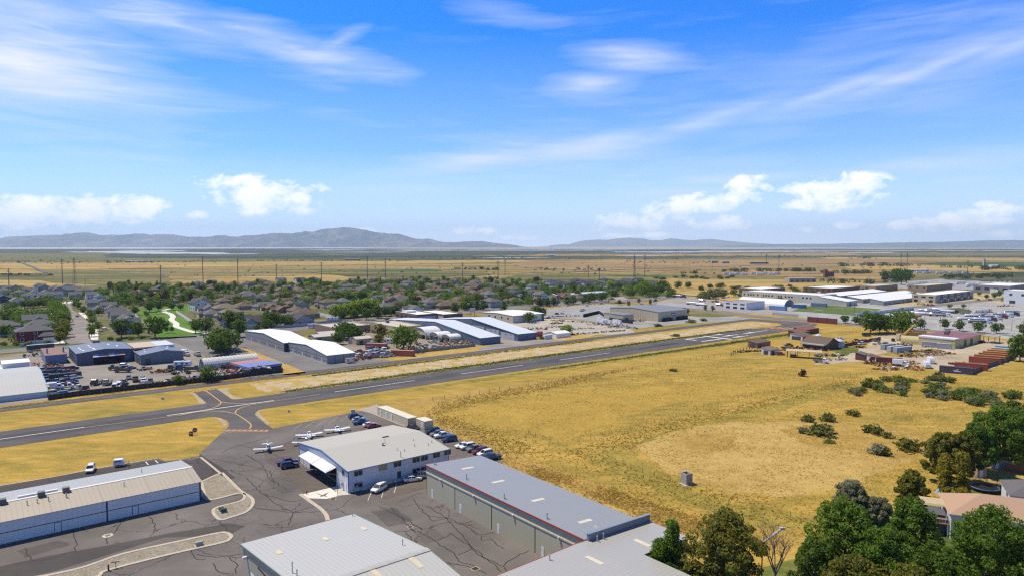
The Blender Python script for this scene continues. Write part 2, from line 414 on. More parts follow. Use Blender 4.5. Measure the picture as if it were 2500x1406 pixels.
m_gold = mg('gold_field',(.30,.21,.06),(.37,.26,.08),(.43,.31,.11),.006)
m_olive = mg('olive_field',(.085,.09,.028),(.135,.13,.04),(.22,.185,.06),.008)
m_brown = mg('brown_field',(.20,.135,.055),(.28,.185,.075),(.36,.25,.10),.008)
m_green = mg('green_field',(.035,.075,.022),(.05,.10,.028),(.08,.13,.035),.01)
mw,wtr,wb = nt('lake_water');wb.inputs['Base Color'].default_value = (.42,.44,.48,1);wb.inputs['Roughness'].default_value = .5;wb.inputs['Specular IOR Level'].default_value = .5
m_salt = mg('salt_shore',(.46,.45,.42),(.56,.55,.52),(.66,.65,.62),.0006)
zz_ = [.06]
def B(name,mat,rows,jit=.5,step=22):
 zz_[0]+=.02 if rows[0][1]<640 else .006;return band(name,mat,rows,zz_[0],jit,step)
B('salt_flat',m_salt,[(-200,602.0,608.2),(900,602.0,606.5),(1500,602.0,604.2),(2700,602.0,603.2)],.05)
B('mud_flat',m_flat,[(900,605.5,607),(1300,604.4,609.6),(1900,603.2,610),(2700,602.8,614)],.15)
B('mud_flat',m_olive,[(2050,604.5,605.6),(2700,604.2,606.2)],.2)
B('marsh',m_marsh2,[(-200,609,617),(300,609,616),(700,607.5,614),(1100,609.5,617),(1500,610,617),(2000,608.5,617.5),(2700,608.8,616.5)],.5)
B('mud_flat',m_flat,[(1700,612.0,613),(2100,611.5,613.6),(2700,611.5,613.0)],.3)
B('marsh',m_marsh,[(-200,612.5,618),(600,611.5,621),(1000,613,626),(1500,616.5,621),(2000,613.5,618),(2700,613,617)],.9)
B('marsh',m_olive,[(-200,618,640),(420,619,640),(900,621,640),(1000,626,637),(1500,626,633),(2100,618,632),(2700,617,633)],.8)
B('marsh',m_marsh,[(250,621.5,629),(500,620,633),(900,622,634),(1000,624,636),(1300,626,634),(1650,626,632),(2000,625.5,628)],1.3)
B('marsh',m_marsh,[(1990,624.5,629.5),(2300,625,628),(2700,625.5,631)],.9)
B('gold_field',m_brown,[(1300,620.5,625),(1700,621,625.5),(2100,619,625)],.6)
B('pond',mw,[(150,616.0,616.6),(240,614.4,617.2),(330,613.6,619.8),(480,616.6,620.2),(560,617.6,619.2)],.5,14)
B('pond',mw,[(280,611.4,612.4),(400,611.6,613.4),(460,612,613)],.2,14)
B('pond',mw,[(480,620.2,620.6),(520,619.6,621.6),(640,620,621.2)],.3,14)
B('pond',mw,[(710,610.8,611.0),(800,610.2,612),(900,610.6,611.2)],.2,14)
B('pond',mw,[(740,616.2,616.4),(900,615.6,617),(1010,615.8,616.4)],.2,14)
B('pond',mw,[(890,611.2,611.4),(1010,610.6,612.6),(1400,611,612.4),(1560,611.2,611.8)],.25,16)
B('pond',mw,[(1490,615.4,616.4),(1600,614.8,617.2),(1780,614.6,616.8),(1900,615,616.2),(2050,615.8,617.6)],.35,16)
B('pond',mw,[(1960,616.6,616.8),(2160,616.0,618.0),(2200,616.4,616.8)],.3,14)
B('pond',mw,[(1170,629.6,629.9),(1240,629.2,630.8),(1350,630,630.6)],.2,14)
B('pond',mw,[(1500,625.4,625.7),(1560,625.0,626.4),(1640,625.4,626)],.2,14)
B('gold_field',m_gold,[(-200,645,657),(200,644,658),(500,640.5,652),(1000,637.5,645),(1300,636,640)],.6)
B('brown_field',m_brown,[(1250,638,652),(1500,637,664),(2050,633,652),(2180,632,650),(2700,630,640)],.9)
B('gold_field',m_gold,[(2000,628.5,632.5),(2300,630,634.5),(2700,631,640)],.5)
B('gold_field',m_gold,[(-200,660,668),(60,659,668),(110,665,668.5)],.6)
B('olive_field',m_olive,[(-200,671,682),(60,669,683),(140,666,689),(250,665,697),(330,668,699),(420,672,692)],1.1)
B('marsh',m_marsh,[(-200,672.5,680),(60,672.5,678),(132,671.5,676)],.6)
B('gold_field',m_gold,[(-200,684,704),(70,684,703),(140,690,701)],.8)
B('gold_field',m_gold,[(430,690,697),(560,677,697),(800,673,688),(860,676,684)],.9)
B('olive_field',m_olive,[(760,664,668),(850,661.5,675),(960,659,678),(1060,664,677),(1200,668,674)],1.1)
B('green_field',m_green,[(870,664.5,665.2),(1000,658,663.5),(1080,659,664)],.6)
B('olive_field',m_olive,[(1240,672,684),(1400,667,684),(1500,671,686),(1700,672,684)],.9)
B('green_field',m_green,[(1480,671.5,676),(1560,672,677),(1640,676,678)],.6)
B('green_field',m_green,[(2230,645.5,646.2),(2300,641.2,648),(2500,641,652),(2700,641,653)],.3)
B('gold_field',m_gold,[(1590,684,706),(1700,676,724),(1800,680,738),(1960,684,735),(2060,684,730),(2130,690,704)],1.2)
B('olive_field',m_olive,[(1640,676,682),(1800,676,681),(1900,677,683),(2030,680,685)],.7)
B('brown_field',m_brown,[(1700,666,673),(1800,665.5,674),(1990,664,676),(2080,668,683),(2200,670,686)],.8)
B('gold_field',m_gold,[(2060,648,658),(2230,647,660),(2420,652,664),(2700,655,668)],.7)
B('green_field',m_marsh,[(2290,672,682),(2380,668,686),(2500,664,690),(2700,660,690)],.9)
b = MB();ribbon(b,[G(x,y) for x,y in ((1270,667.2),(1400,664.5),(1560,657.5),(1680,654),(1780,651.8))],16,1.25);struct(b.build('road',M('far_asphalt',(.2,.19,.18),.9)))
b = MB();ribbon(b,[G(x,y) for x,y in ((1780,651.5),(1860,646.5),(1940,646),(2100,644),(2260,640))],22,1.27);struct(b.build('road',M('far_asphalt')))
b = MB();ribbon(b,[G(x,y) for x,y in ((10,636),(38,638.6),(52,642.5),(80,653),(105,664),(112,668))],9,1.25);struct(b.build('track',M('far_track',(.12,.12,.11),.9)))
# ================= mountains =================
def ridge(name,prof,dist,depth,mat,seed,rows=44,dx=6,ybase=None):
 r = random.Random(seed);X0,X1 = prof[0][0],prof[-1][0];n = int((X1-X0)/dx)
 vs,fs = [],[]
 for j in range(rows+1):
  t = j/rows
  for i in range(n+1):
   px = X0+(X1-X0)*i/n
   for a,b in zip(prof,prof[1:]):
    if a[0]<=px<=b[0]:py = a[1]+(b[1]-a[1])*(px-a[0])/(b[0]-a[0]);break
   y = dist+depth*t;hh = max(0,H+(600-py)/F*(dist+depth*.62))
   x = (px-1250)/F*dist
   s = math.sin(min(1,t/.62)*math.pi/2)**1.15 if t<=.62 else max(0,1-((t-.62)/.38)**2)
   nz = 0
   for o_,(f_,a_) in enumerate(((.0012,1),(.003,.6),(.007,.4),(.016,.25))):
    from mathutils import noise as mn
    nz+=a_*(1-2*abs(mn.noise(Vector((x*f_,y*f_*.55,seed+o_)))))
   e = min(1,i/6,(n-i)/6)
   z = hh*s*(1+(.55*(nz-.7)*(1-s*.9)) if 0<t<1 else 1)*e
   vs.append((x,y,max(z,0) if 0<t<1 else -1))
 w_ = n+1
 for j in range(rows):
  for i in range(n):fs.append((j*w_+i,j*w_+i+1,(j+1)*w_+i+1,(j+1)*w_+i))
 b = MB();b.add(vs,fs);o = b.build(name,mat,None,True);return struct(o)
m_mt = ground_mat('mountain',[(.04,.05,.045),(.12,.11,.09),(.25,.21,.16)],s=(.0005,.0022,.01),w=(.3,.4,.3),lo=.4,hi=.6)
m_mt2 = ground_mat('far_mountain',[(.10,.11,.09),(.16,.15,.12),(.22,.20,.16)],s=(.0004,.0018,.008))
P1 = [(-120,580),(-40,578),(0,577),(20,575),(60,578),(78,573),(95,570),(112,573),(130,576),(150,578),(160,575),(190,576),(225,575),(245,572.5),(262,576),(285,573),(300,575),(330,574),(345,576),(370,580),(430,580),(455,579),(467,575.5),(480,579),(520,580),(540,577),(580,576),(605,572),(620,571),(660,573),(700,567),(725,569),(740,563),(775,560),(795,557),(806,556.5),(820,558.5),(850,564),(880,568),(910,571),(935,573),(950,574),(968,579),(985,584),(1010,586),(1022,584),(1045,589),(1060,592),(1100,592.5),(1140,590),(1170,590),(1200,594),(1240,597),(1275,601),(1300,603)]
ridge('mountains',P1,19500,3600,m_mt,4)
P2 = [(1320,602),(1345,600),(1375,597.5),(1400,597),(1418,592),(1440,588),(1480,585.5),(1500,586.5),(1530,583.5),(1552,581.5),(1575,583),(1590,584),(1610,588.5),(1640,587),(1665,583.5),(1690,586),(1720,588),(1745,586),(1765,585),(1790,587.5),(1830,591),(1870,594),(1930,597),(1960,600)]
ridge('far_mountains',P2,27000,3000,m_mt2,9,rows=16)
P3 = [(1800,602),(1840,599.5),(1900,598),(2000,596.5),(2100,596),(2200,594.6),(2300,593),(2360,592.2),(2420,591),(2500,589),(2600,587),(2750,586)]
ridge('low_hills',P3,21000,3500,ground_mat('wooded_hills',[(.05,.065,.05),(.09,.10,.075),(.2,.19,.16)],s=(.0006,.003,.012),w=(.3,.4,.3)),13,rows=14)
# ================= shared kit: vehicles, trees, houses, trailers =================
ZP = Vector((0,-4000,0))
GL = glass();TY = M('tyre_rubber',(.018,.018,.018),.8);RIM = M('wheel_rim',(.35,.35,.36),.35,.6)
PAINTS = {k:paint('car_paint_'+k,c) for k,c in dict(white=(.78,.79,.80),silver=(.42,.44,.46),grey=(.17,.18,.19),black=(.018,.019,.022),red=(.32,.022,.02),blue=(.02,.05,.17),sky_blue=(.16,.38,.62),navy=(.012,.022,.06),tan=(.42,.36,.25),green=(.05,.085,.04),maroon=(.14,.02,.022),orange=(.55,.13,.02),yellow=(.55,.36,.05),cream=(.62,.57,.42),brown=(.15,.085,.05),faded_red=(.33,.10,.075),olive=(.085,.09,.055)).items()}
BASEPAINT = PAINTS['white']
def ring(x,w,z0,z1,sh=.93,mid=.6):
 zm = z0+(z1-z0)*mid
 return [(x,-w*.9,z0),(x,-w,z0+(zm-z0)*.5),(x,-w,zm),(x,-w*sh,z1),(x,w*sh,z1),(x,w,zm),(x,w,z0+(zm-z0)*.5),(x,w*.9,z0)]
CARS = dict(sedan=dict(L=[(-2.28,.70,.42,.80),(-2.12,.84,.28,.95),(-1.3,.89,.22,.98),(.2,.9,.2,.96),(1.0,.89,.22,.94),(1.9,.86,.24,.80),(2.28,.70,.38,.64)],base=(-1.85,1.05,.8,.95),top=(-1.05,.18,.60,1.44),wh=(-1.38,1.38,.32)),suv=dict(L=[(-2.3,.78,.5,.98),(-2.2,.88,.32,1.08),(-1.3,.94,.28,1.1),(.2,.95,.26,1.08),(1.0,.94,.28,1.06),(1.9,.92,.3,.98),(2.3,.80,.45,.82)],base=(-2.25,1.15,.86,1.06),top=(-2.0,.28,.68,1.74),wh=(-1.4,1.42,.37)),pickup=dict(L=[(-2.8,.82,.55,1.02),(-2.7,.94,.42,1.05),(-.6,.96,.38,1.05),(.2,.96,.36,1.08),(1.2,.95,.36,1.08),(2.3,.92,.4,1.02),(2.7,.80,.5,.88)],base=(-.95,1.35,.87,1.05),top=(-.75,.55,.70,1.78),wh=(-1.75,1.7,.39)),van=dict(L=[(-2.9,.9,.5,1.3),(-2.85,.98,.38,1.4),(-1.0,1.0,.36,1.4),(1.2,1.0,.36,1.3),(2.0,.97,.38,1.12),(2.6,.84,.5,.86)],base=(-2.88,1.75,.93,1.3),top=(-2.8,.85,.84,2.2),wh=(-1.75,1.75,.36)))
def car_meshes(kind):
 c = CARS[kind];body = MB();gls = MB()
 body.loft([ring(x,w_,z0,z1) for x,w_,z0,z1 in c['L']])
 bx0,bx1,bw,bz = c['base'];tx0,tx1,tw,tz = c['top']
 B4 = [(bx0,-bw,bz),(bx1,-bw,bz),(bx1,bw,bz),(bx0,bw,bz)];T4 = [(tx0,-tw,tz-.05),(tx1,-tw,tz-.05),(tx1,tw,tz-.05),(tx0,tw,tz-.05)]
 gls.add(B4+T4,[(0,1,5,4),(1,2,6,5),(2,3,7,6),(3,0,4,7),(4,5,6,7)])
 body.loft([[(tx0-.06,-tw-.02,tz-.07),(tx1+.06,-tw-.02,tz-.07),(tx1+.06,tw+.02,tz-.07),(tx0-.06,tw+.02,tz-.07)],[(tx0+.1,-tw+.08,tz),(tx1-.1,-tw+.08,tz),(tx1-.1,tw-.08,tz),(tx0+.1,tw-.08,tz)]])
 for a,b in zip(B4,T4):body.tube(a,b,.055,.05,4)
 for s in (-1,1):
  xm,xt = (bx0+bx1)/2-.05,(tx0+tx1)/2
  body.tube((xm,s*bw,bz),(xt,s*tw,tz-.05),.05,.05,4)
  if kind in ('suv','van'):body.tube((bx0+.8,s*bw,bz),(tx0+.6,s*tw,tz-.05),.09 if kind=='suv' else .5,None,4)
  body.box(bx1-.25,bx1-.08,s*(bw+.13)-.09,s*(bw+.13)+.09,bz-.02,bz+.12)
 if kind=='pickup':
  gls.box(-2.55,-1.02,-.74,.74,1.0,1.056)
 if kind=='suv':
  for s in (-1,1):body.tube((tx0+.2,s*(tw-.1),tz+.03),(tx1-.1,s*(tw-.1),tz+.03),.02,None,4)
 return body,gls
WHEELS = {}
def wheel_mesh(r,w=.22):
 k = (r,w)
 if k not in WHEELS:
  b = MB();b.tube((0,-w/2,0),(0,w/2,0),r,None,12,0);b.tube((0,-w/2-.01,0),(0,w/2+.01,0),r*.6,None,10,1)
  WHEELS[k] = b.mesh('wheel',[TY,RIM])
 return WHEELS[k]
def add_wheels(root,pos,r,w=.22,name='wheel'):
 for x,y in pos:
  o = link(name,wheel_mesh(r,w),root);o.location = (x,y,r)
LAMP = M('head_lamp_lens',(.6,.6,.62),.15);TAIL = M('tail_lamp_lens',(.3,.02,.02),.3)
def car_full(kind):
 r = thing('parked_'+kind,'proto',{'suv':'car','sedan':'car','pickup':'pickup truck','van':'van'}[kind],ZP);THINGS.pop()
 b,g = car_meshes(kind);b.build('body',BASEPAINT,r);g.build('window_glass',GL,r)
 x0,x1,rr = CARS[kind]['wh'];add_wheels(r,[(x,s*.82) for x in (x0,x1) for s in (-1,1)],rr)
 L = CARS[kind]['L'];xe = L[-1][0];xb = L[0][0]
 for s in (-1,1):
  MB().box(xe-.16,xe-.05,s*.62-.17,s*.62+.17,L[-1][3]-.12,L[-1][3]+.03).build('headlight',LAMP,r)
  MB().box(xb+.03,xb+.12,s*.66-.12,s*.66+.12,L[0][3]-.16,L[0][3]+.06).build('tail_light',TAIL,r)
 MB().box(xe-.12,xe+.01,-.5,.5,L[-1][2]+.02,L[-1][2]+.14).build('bumper',M('dark_plastic',(.03,.03,.032),.6),r)
 return r
def car_small(kind):
 b,g = car_meshes(kind);m = MB();m.add(b.v,b.f,0);m.add(g.v,g.f,1)
 x0,x1,rr = CARS[kind]['wh']
 for x in (x0,x1):
  for s in (-1,1):m.tube((x,s*.72,rr),(x,s*.93,rr),rr,None,8,2)
 o = m.build('parked_'+kind,[BASEPAINT,GL,TY]);o.location = ZP;o['category'] = {'suv':'car','sedan':'car','pickup':'pickup truck','van':'van'}[kind]
 return o
CF = {k:car_full(k) for k in CARS};CS = {k:car_small(k) for k in CARS}
USED = set()
def place(src,loc,rz,label,group=None,cat=None,pm=None,scale=None):
 o = dup(src,loc,rz,label,cat,group,pm,scale);USED.add(src.name);return o
def car(kind,p,rz,col,label,group=None,full=False,z=0.06,scale=None):
 loc = pt(p) if not isinstance(p,Vector) else p.copy();loc.z = max(loc.z,z)
 return place((CF if full else CS)[kind],loc,rz,label,group,None,{BASEPAINT.name:PAINTS[col]},scale)
FOL = dict(dark=foliage('leaf_dark',(0.049,0.094,0.010),(0.087,0.150,0.016),(0.150,0.215,0.022)),mid=foliage('leaf_mid',(0.076,0.137,0.010),(0.130,0.215,0.018),(0.205,0.286,0.027)),bright=foliage('leaf_bright',(0.150,0.221,0.012),(0.246,0.351,0.019),(0.355,0.442,0.030)),olive=foliage('leaf_olive',(0.103,0.114,0.010),(0.177,0.182,0.018),(0.267,0.240,0.029)),silver=foliage('leaf_silver',(0.164,0.176,0.092),(0.246,0.260,0.144),(0.328,0.332,0.190)),sage=foliage('leaf_sage',(0.089,0.107,0.021),(0.158,0.176,0.034),(0.232,0.240,0.049)),purple=foliage('leaf_purple',(0.041,0.018,0.017),(0.068,0.029,0.025),(0.103,0.042,0.032)),yellow=foliage('leaf_yellow',(0.205,0.189,0.015),(0.320,0.273,0.024),(0.423,0.338,0.039)))
BARK = M('bark',(.13,.10,.075),.9,0,.3,3)
def leaf_mesh(name,clumps,n,leaf,mat,seed,flat=.0,up=.35):
 """n leaf sprays spread through clumps (x,y,z,rx,ry,rz); each a small bent quad"""
 r = np.random.default_rng(seed);cl = np.array(clumps,float)
 wgt = (cl[:,3]*cl[:,4]*cl[:,5])**.72;idx = r.choice(len(cl),n,p=wgt/wgt.sum())
 d = r.normal(size=(n,3));d/=np.linalg.norm(d,axis=1)[:,None]
 rr = r.random(n)**.33;rr = .6+.4*rr
 rr*=1+.16*r.normal(size=n)*(r.random(n)<.35)
 c = cl[idx];p = c[:,:3]+d*rr[:,None]*c[:,3:6]
 nrm = d+r.normal(size=(n,3))*.75+np.array([0,0,up]);nrm/=np.linalg.norm(nrm,axis=1)[:,None]
 t = np.cross(nrm,r.normal(size=(n,3)));t/=np.linalg.norm(t,axis=1)[:,None];b = np.cross(nrm,t)
 s = leaf*r.uniform(.6,1.45,n)[:,None]
 a = .62
 V = np.stack([p-t*s,p+b*s*a-nrm*s*.18,p+t*s,p-b*s*a-nrm*s*.18],1).reshape(-1,3)
 me = bpy.data.meshes.new(name);me.vertices.add(4*n);me.vertices.foreach_set('co',V.ravel())
 me.loops.add(4*n);me.loops.foreach_set('vertex_index',np.arange(4*n,dtype=np.int32));me.polygons.add(n)
 me.polygons.foreach_set('loop_start',np.arange(0,4*n,4,dtype=np.int32));me.polygons.foreach_set('loop_total',np.full(n,4,np.int32))
 me.materials.append(mat);me.update(calc_edges=True);return me
def crown_clumps(h,R,base,seed,k=16,cs=.42,top=.75):
 """clumps on an uneven egg-shaped crown between base and h"""
 r = random.Random(seed);out = []
 zc,hz_ = (h+base)/2,(h-base)/2
 for i in range(k):
  z = -1+2*(i+.5)/k;rad_ = math.sqrt(max(0,1-z*z))**.8
  if z>0:rad_*=(1-(1-top)*z)
  a = i*2.4+r.uniform(-.5,.5);q = r.uniform(.4,.95)
  s = R*cs*r.uniform(.65,1.25)
  out.append((math.cos(a)*R*rad_*q,math.sin(a)*R*rad_*q,zc+hz_*z*.82+r.uniform(-.3,.3),s,s,s*r.uniform(.6,.9)))
 out.append((0,0,zc,R*.5,R*.5,hz_*.75))
 return out
def trunk_mesh(h,R,base,seed,limbs=6,r0=.22):
 r = random.Random(seed);b = MB();fork = base*.8+.3
 b.tube((0,0,-.2),(r.uniform(-.1,.1),r.uniform(-.1,.1),fork),r0,r0*.75,7)
 for i in range(limbs):
  a = i*2*math.pi/limbs+r.uniform(-.4,.4);q = R*r.uniform(.3,.6);z = base+(h-base)*r.uniform(.35,.75)
  m = (math.cos(a)*q*.5,math.sin(a)*q*.5,fork+(z-fork)*.6)
  b.tube((0,0,fork*.9),m,r0*.55,r0*.32,5,caps=False);b.tube(m,(math.cos(a)*q,math.sin(a)*q,z),r0*.32,r0*.1,5,caps=False)
 b.tube((0,0,fork*.95),(0,0,base+(h-base)*.85),r0*.6,r0*.1,5,caps=False)
 return b.mesh('trunk',[BARK])
def tree_proto(kind,h,R,base,fol,n,leaf,seed,k=16,cs=.42,top=.75,r0=.22):
 root = bpy.data.objects.new(kind,None);C.objects.link(root);root.location = ZP;root['category'] = 'tree'
 link('crown',leaf_mesh('crown',crown_clumps(h,R,base,seed,k,cs,top),n,leaf,FOL[fol],seed),root)
 link('trunk',trunk_mesh(h,R,base,seed,6,r0),root)
 return root
TP = {}
for i,(nm,h,R,b,n,lf,k,cs,top) in enumerate([('round',7,3.2,1.6,620,.42,15,.45,.8),('round',7.5,3.0,1.4,620,.42,18,.40,.7),('broad',8,4.6,1.8,900,.46,20,.40,.85),('oval',8.5,2.4,1.2,560,.40,16,.48,.6),('column',10,1.0,.3,420,.34,16,.75,.5),('cone',8,2.2,.4,560,.36,16,.5,.15),('young',4.2,1.35,1.2,200,.32,9,.55,.8),('bush',1.7,1.5,-.1,260,.26,9,.5,.9)]):
 TP.setdefault(nm,[]).append(tree_proto({'column':'columnar_tree','cone':'conifer_tree','young':'young_tree','bush':'shrub'}.get(nm,'leafy_tree'),h,R,b,'mid',n,lf,31+i,k,cs,top,.2 if nm!='young' else .08))
TH_ = dict(round=7.2,broad=8,oval=8.5,column=10,cone=8,young=4.2,bush=1.7);TR_ = dict(round=3.1,broad=4.6,oval=2.4,column=1.0,cone=2.2,young=1.35,bush=1.5)
def tree(kind,p,h,R,fol,label,group=None,cat=None,rz=None):
 src = RND.choice(TP[kind]);loc = pt(p) if not isinstance(p,Vector) else p.copy()
 o = place(src,loc,RND.uniform(0,6.28) if rz is None else rz,label,group,cat or ('shrub' if kind=='bush' else 'tree'),{FOL['mid'].name:FOL[fol]},(R/TR_[kind],R/TR_[kind],h/TH_[kind]))
 return o
def slab(mb,a,b,x0,x1,th,m=0,axis='x'):
 """a roof plane whose top runs from a=(s,z) to b=(s,z), pulled along the ridge"""
 prof = [(a[0],a[1]-th),(b[0],b[1]-th),b,a]
 mb.prism(prof,x0,x1,m,'x' if axis=='x' else 'y')
def shell(root,L,W,prof,wall,roof,over=.25,th=.14,axis='x',rname='roof'):
 """walls to a roof profile (pairs along the depth, or along the front when axis is 'y') and the roof sheets on them"""
 S = W if axis=='x' else L;T = L if axis=='x' else W
 poly = [(0,-.3),(S,-.3)]+[(s,z-th*.6) for s,z in prof[::-1]]
 wo = MB().prism(poly,0,T,0,'x' if axis=='x' else 'y').build('wall',wall,root)
 b = MB()
 for i in range(len(prof)-1):
  (s0,z0),(s1,z1) = prof[i],prof[i+1];k = (z1-z0)/max(.01,s1-s0)
  if i==0:s0,z0 = s0-over,z0-over*k
  if i==len(prof)-2:s1,z1 = s1+over,z1+over*k
  slab(b,(s0,z0+.02),(s1,z1+.02),-over,T+over,th,0,axis)
 return wo,b.build(rname,roof,root)
def face_pt(L,W,face,s,z,out=0.0):
 return {'f':(s,-out,z),'b':(L-s,W+out,z),'l':(-out,s,z),'r':(L+out,s,z)}[face]
def fbox(mb,L,W,face,s0,s1,z0,z1,o0,o1,m=0):
 if face in 'fb':
  y0,y1 = (-o1,-o0) if face=='f' else (W+o0,W+o1);mb.box(s0,s1,y0,y1,z0,z1,m)
 else :
  x0,x1 = (-o1,-o0) if face=='l' else (L+o0,L+o1);mb.box(x0,x1,s0,s1,z0,z1,m)
 return mb
def panel(root,L,W,face,s0,s1,z0,z1,mat,name,out=.05):
 return fbox(MB(),L,W,face,s0,s1,z0,z1,-.02,out).build(name,mat,root)
WF = M('window_frame_white',(.72,.72,.70),.5);WD = M('window_frame_dark',(.06,.06,.065),.5)
def window(root,L,W,face,s,z,w,h,fm=None,gm=None,mull=1,t=.09):
 """a framed window centred at s, sill at z: frame bars with the panes set back between them"""
 fm = fm or WF;b = MB()
 fbox(b,L,W,face,s-w/2,s+w/2,z,z+t,-.02,.09);fbox(b,L,W,face,s-w/2,s+w/2,z+h-t,z+h,-.02,.09)
 for i in range(mull+2):
  c = s-w/2+t/2+(w-t)*i/(mull+1);fbox(b,L,W,face,c-t/2,c+t/2,z+t,z+h-t,-.02,.08)
 o = b.build('window',fm,root)
 fbox(MB(),L,W,face,s-w/2+t*.5,s+w/2-t*.5,z+t*.5,z+h-t*.5,-.02,.035).build('pane',gm or GL,o)
 return o
def winrow(root,L,W,face,n,s0,s1,z,w,h,fm=None,gm=None,mull=0):
 for i in range(n):window(root,L,W,face,s0+(s1-s0)*i/max(1,n-1),z,w,h,fm,gm,mull)
def flat_building(name,label,fr,h,wall,roof,par=.5,group=None,cat='building',pt_=.3):
 """flat-roofed block with a parapet"""
 o,rz,L,W = fr;r = thing(name,label,cat,o,rz,group)
 b = MB();b.box(0,L,0,W,-.3,h-par);b.box(0,L,0,pt_,h-par,h);b.box(0,L,W-pt_,W,h-par,h);b.box(0,pt_,pt_,W-pt_,h-par,h);b.box(L-pt_,L,pt_,W-pt_,h-par,h)
 b.build('wall',wall,r)
 MB().box(pt_,L-pt_,pt_,W-pt_,h-par-.1,h-par+.06).build('roof',roof,r)
 c = MB();e = .06
 c.box(-e,L+e,-e,pt_+e,h+.003,h+.08);c.box(-e,L+e,W-pt_-e,W+e,h+.003,h+.08);c.box(-e,pt_+e,pt_+e,W-pt_-e,h+.003,h+.08);c.box(L-pt_-e,L+e,pt_+e,W-pt_-e,h+.003,h+.08)
 c.build('coping',M('coping_metal',(.62,.60,.55),.5),r)
 return r,L,W
def ufr(u0,u1,v0,v1):
 """frame of a rectangle in the airfield's grid; v1 is the side nearest the viewer"""
 return U(u0,v1),AA,u1-u0,v1-v0
def onv(px,py,v):
 """where the line of sight through a photo position meets the vertical plane v = const: (u, z)"""
 a,b = G(px,py,0),G(px,py,20);f = lambda p:p.x*SU-p.y*CU
 t = (v-f(a))/(f(b)-f(a));q = a+(b-a)*t;return q.x*CU+q.y*SU,q.z
def onu(px,py,u):
 a,b = G(px,py,0),G(px,py,20);f = lambda p:p.x*CU+p.y*SU
 t = (u-f(a))/(f(b)-f(a));q = a+(b-a)*t;return q.x*SU-q.y*CU,q.z
VENT = M('vent_metal',(.42,.42,.42),.45,.4);VDARK = M('vent_dark',(.06,.06,.06),.6)
def vent(root,x,y,z,h=.7,r=.09,cap=True,bent=False):
 b = MB();b.tube((x,y,z-.2),(x,y,z+h),r,None,8)
 if cap:b.tube((x,y,z+h+.003),(x,y,z+h+.16),r*1.7,r*1.2,8)
 if bent:b.tube((x,y,z+.12),(x+.5,y,z+.12),r*.7,None,6)
 return b.build('roof_vent',VENT,root)
def roof_unit(root,x,y,z,s=1.2,h=1.1,mat=None):
 b = MB();b.box(x-s/2,x+s/2,y-s/2,y+s/2,z-.3,z+h)
 o = b.build('rooftop_cooler',mat or M('cooler_grey',(.16,.165,.17),.6),root)
 g = MB()
 for i in range(5):g.box(x-s/2-.03,x-s/2-.003,y-s*.42,y+s*.42,z+.12+i*h*.17,z+.2+i*h*.17);g.box(x-s*.42,x+s*.42,y-s/2-.03,y-s/2-.003,z+.12+i*h*.17,z+.2+i*h*.17)
 g.build('louvre',VDARK,o);return o
def container(p0,rz,L,col,label,W=2.44,Hh=2.6,group=None,cat='container',name='shipping_container',z=0.04,roofm=None):
 loc = p0.copy() if isinstance(p0,Vector) else pt(p0);loc.z = z
 r = thing(name,label,cat,loc,rz,group);m = ribbed('steel_'+name[:8]+str(col),col,0,.42,.78,.55,0,.16)
 b = MB();b.box(0,L,0,W,.12,Hh-.08);b.build('body',m,r)
 f = MB()
 for x in (0,L-.16):
  for y in (-.03,W-.13):f.box(x-.03,x+.19,y,y+.16,0,Hh+.02)
 for y in (-.035,W-.125):f.box(.19,L-.19,y,y+.16,Hh-.14,Hh+.01);f.box(.19,L-.19,y,y+.16,.0,.14)
 f.build('corner_frame',M('frame_'+name[:8]+str(col),mul(col,.72),.6),r)
 MB().box(.1,L-.1,.1,W-.1,Hh-.1,Hh-.03).build('roof',roofm or ribbed('roof_'+name[:8]+str(col),mul(col,1.12),0,.42,.85,.6,0,.22),r)
 d = MB()
 for k in (0,1):d.box(L-.02,L+.05,.16+k*(W/2-.1),W/2-.03+k*(W/2-.13),.2,Hh-.2)
 for k in (.35,.8,1.6,2.05):d.tube((L+.08,k,.25),(L+.08,k,Hh-.25),.025,None,5)
 d.build('door',m,r);return r
def boxtrailer(p,rz,L,label,group=None,col='white',Hh=4.0,z=.05):
 loc = p if isinstance(p,Vector) else pt(p);loc = loc.copy();loc.z = z
 r = thing('box_trailer',label,'trailer',loc,rz,group)
 MB().box(-L/2,L/2,-1.28,1.28,1.15,Hh).build('cargo_box',ribbed('trailer_side_'+col,PAINTC[col],0,1.2,.92,.4,0,.08),r)
 MB().box(-L/2,L/2,-.5,.5,.85,1.147).box(L/2-2.6,L/2-2.4,-.8,.8,.1,.85).build('chassis',M('chassis_black',(.025,.025,.025),.7),r)
 MB().box(-L/2-.05,-L/2-.003,-1.2,1.2,1.25,Hh-.1).build('door',M('trailer_door',(.62,.63,.64),.4),r)
 add_wheels(r,[(-L/2+x,s*1.05) for x in (1.2,2.5) for s in (-1,1)],.5,.3)
 return r
PAINTC = dict(white=(.74,.75,.76),silver=(.48,.49,.5),grey=(.36,.37,.38),blue=(.10,.2,.42))
CHROME = M('polished_steel',(.62,.64,.66),.22,.9,.05)
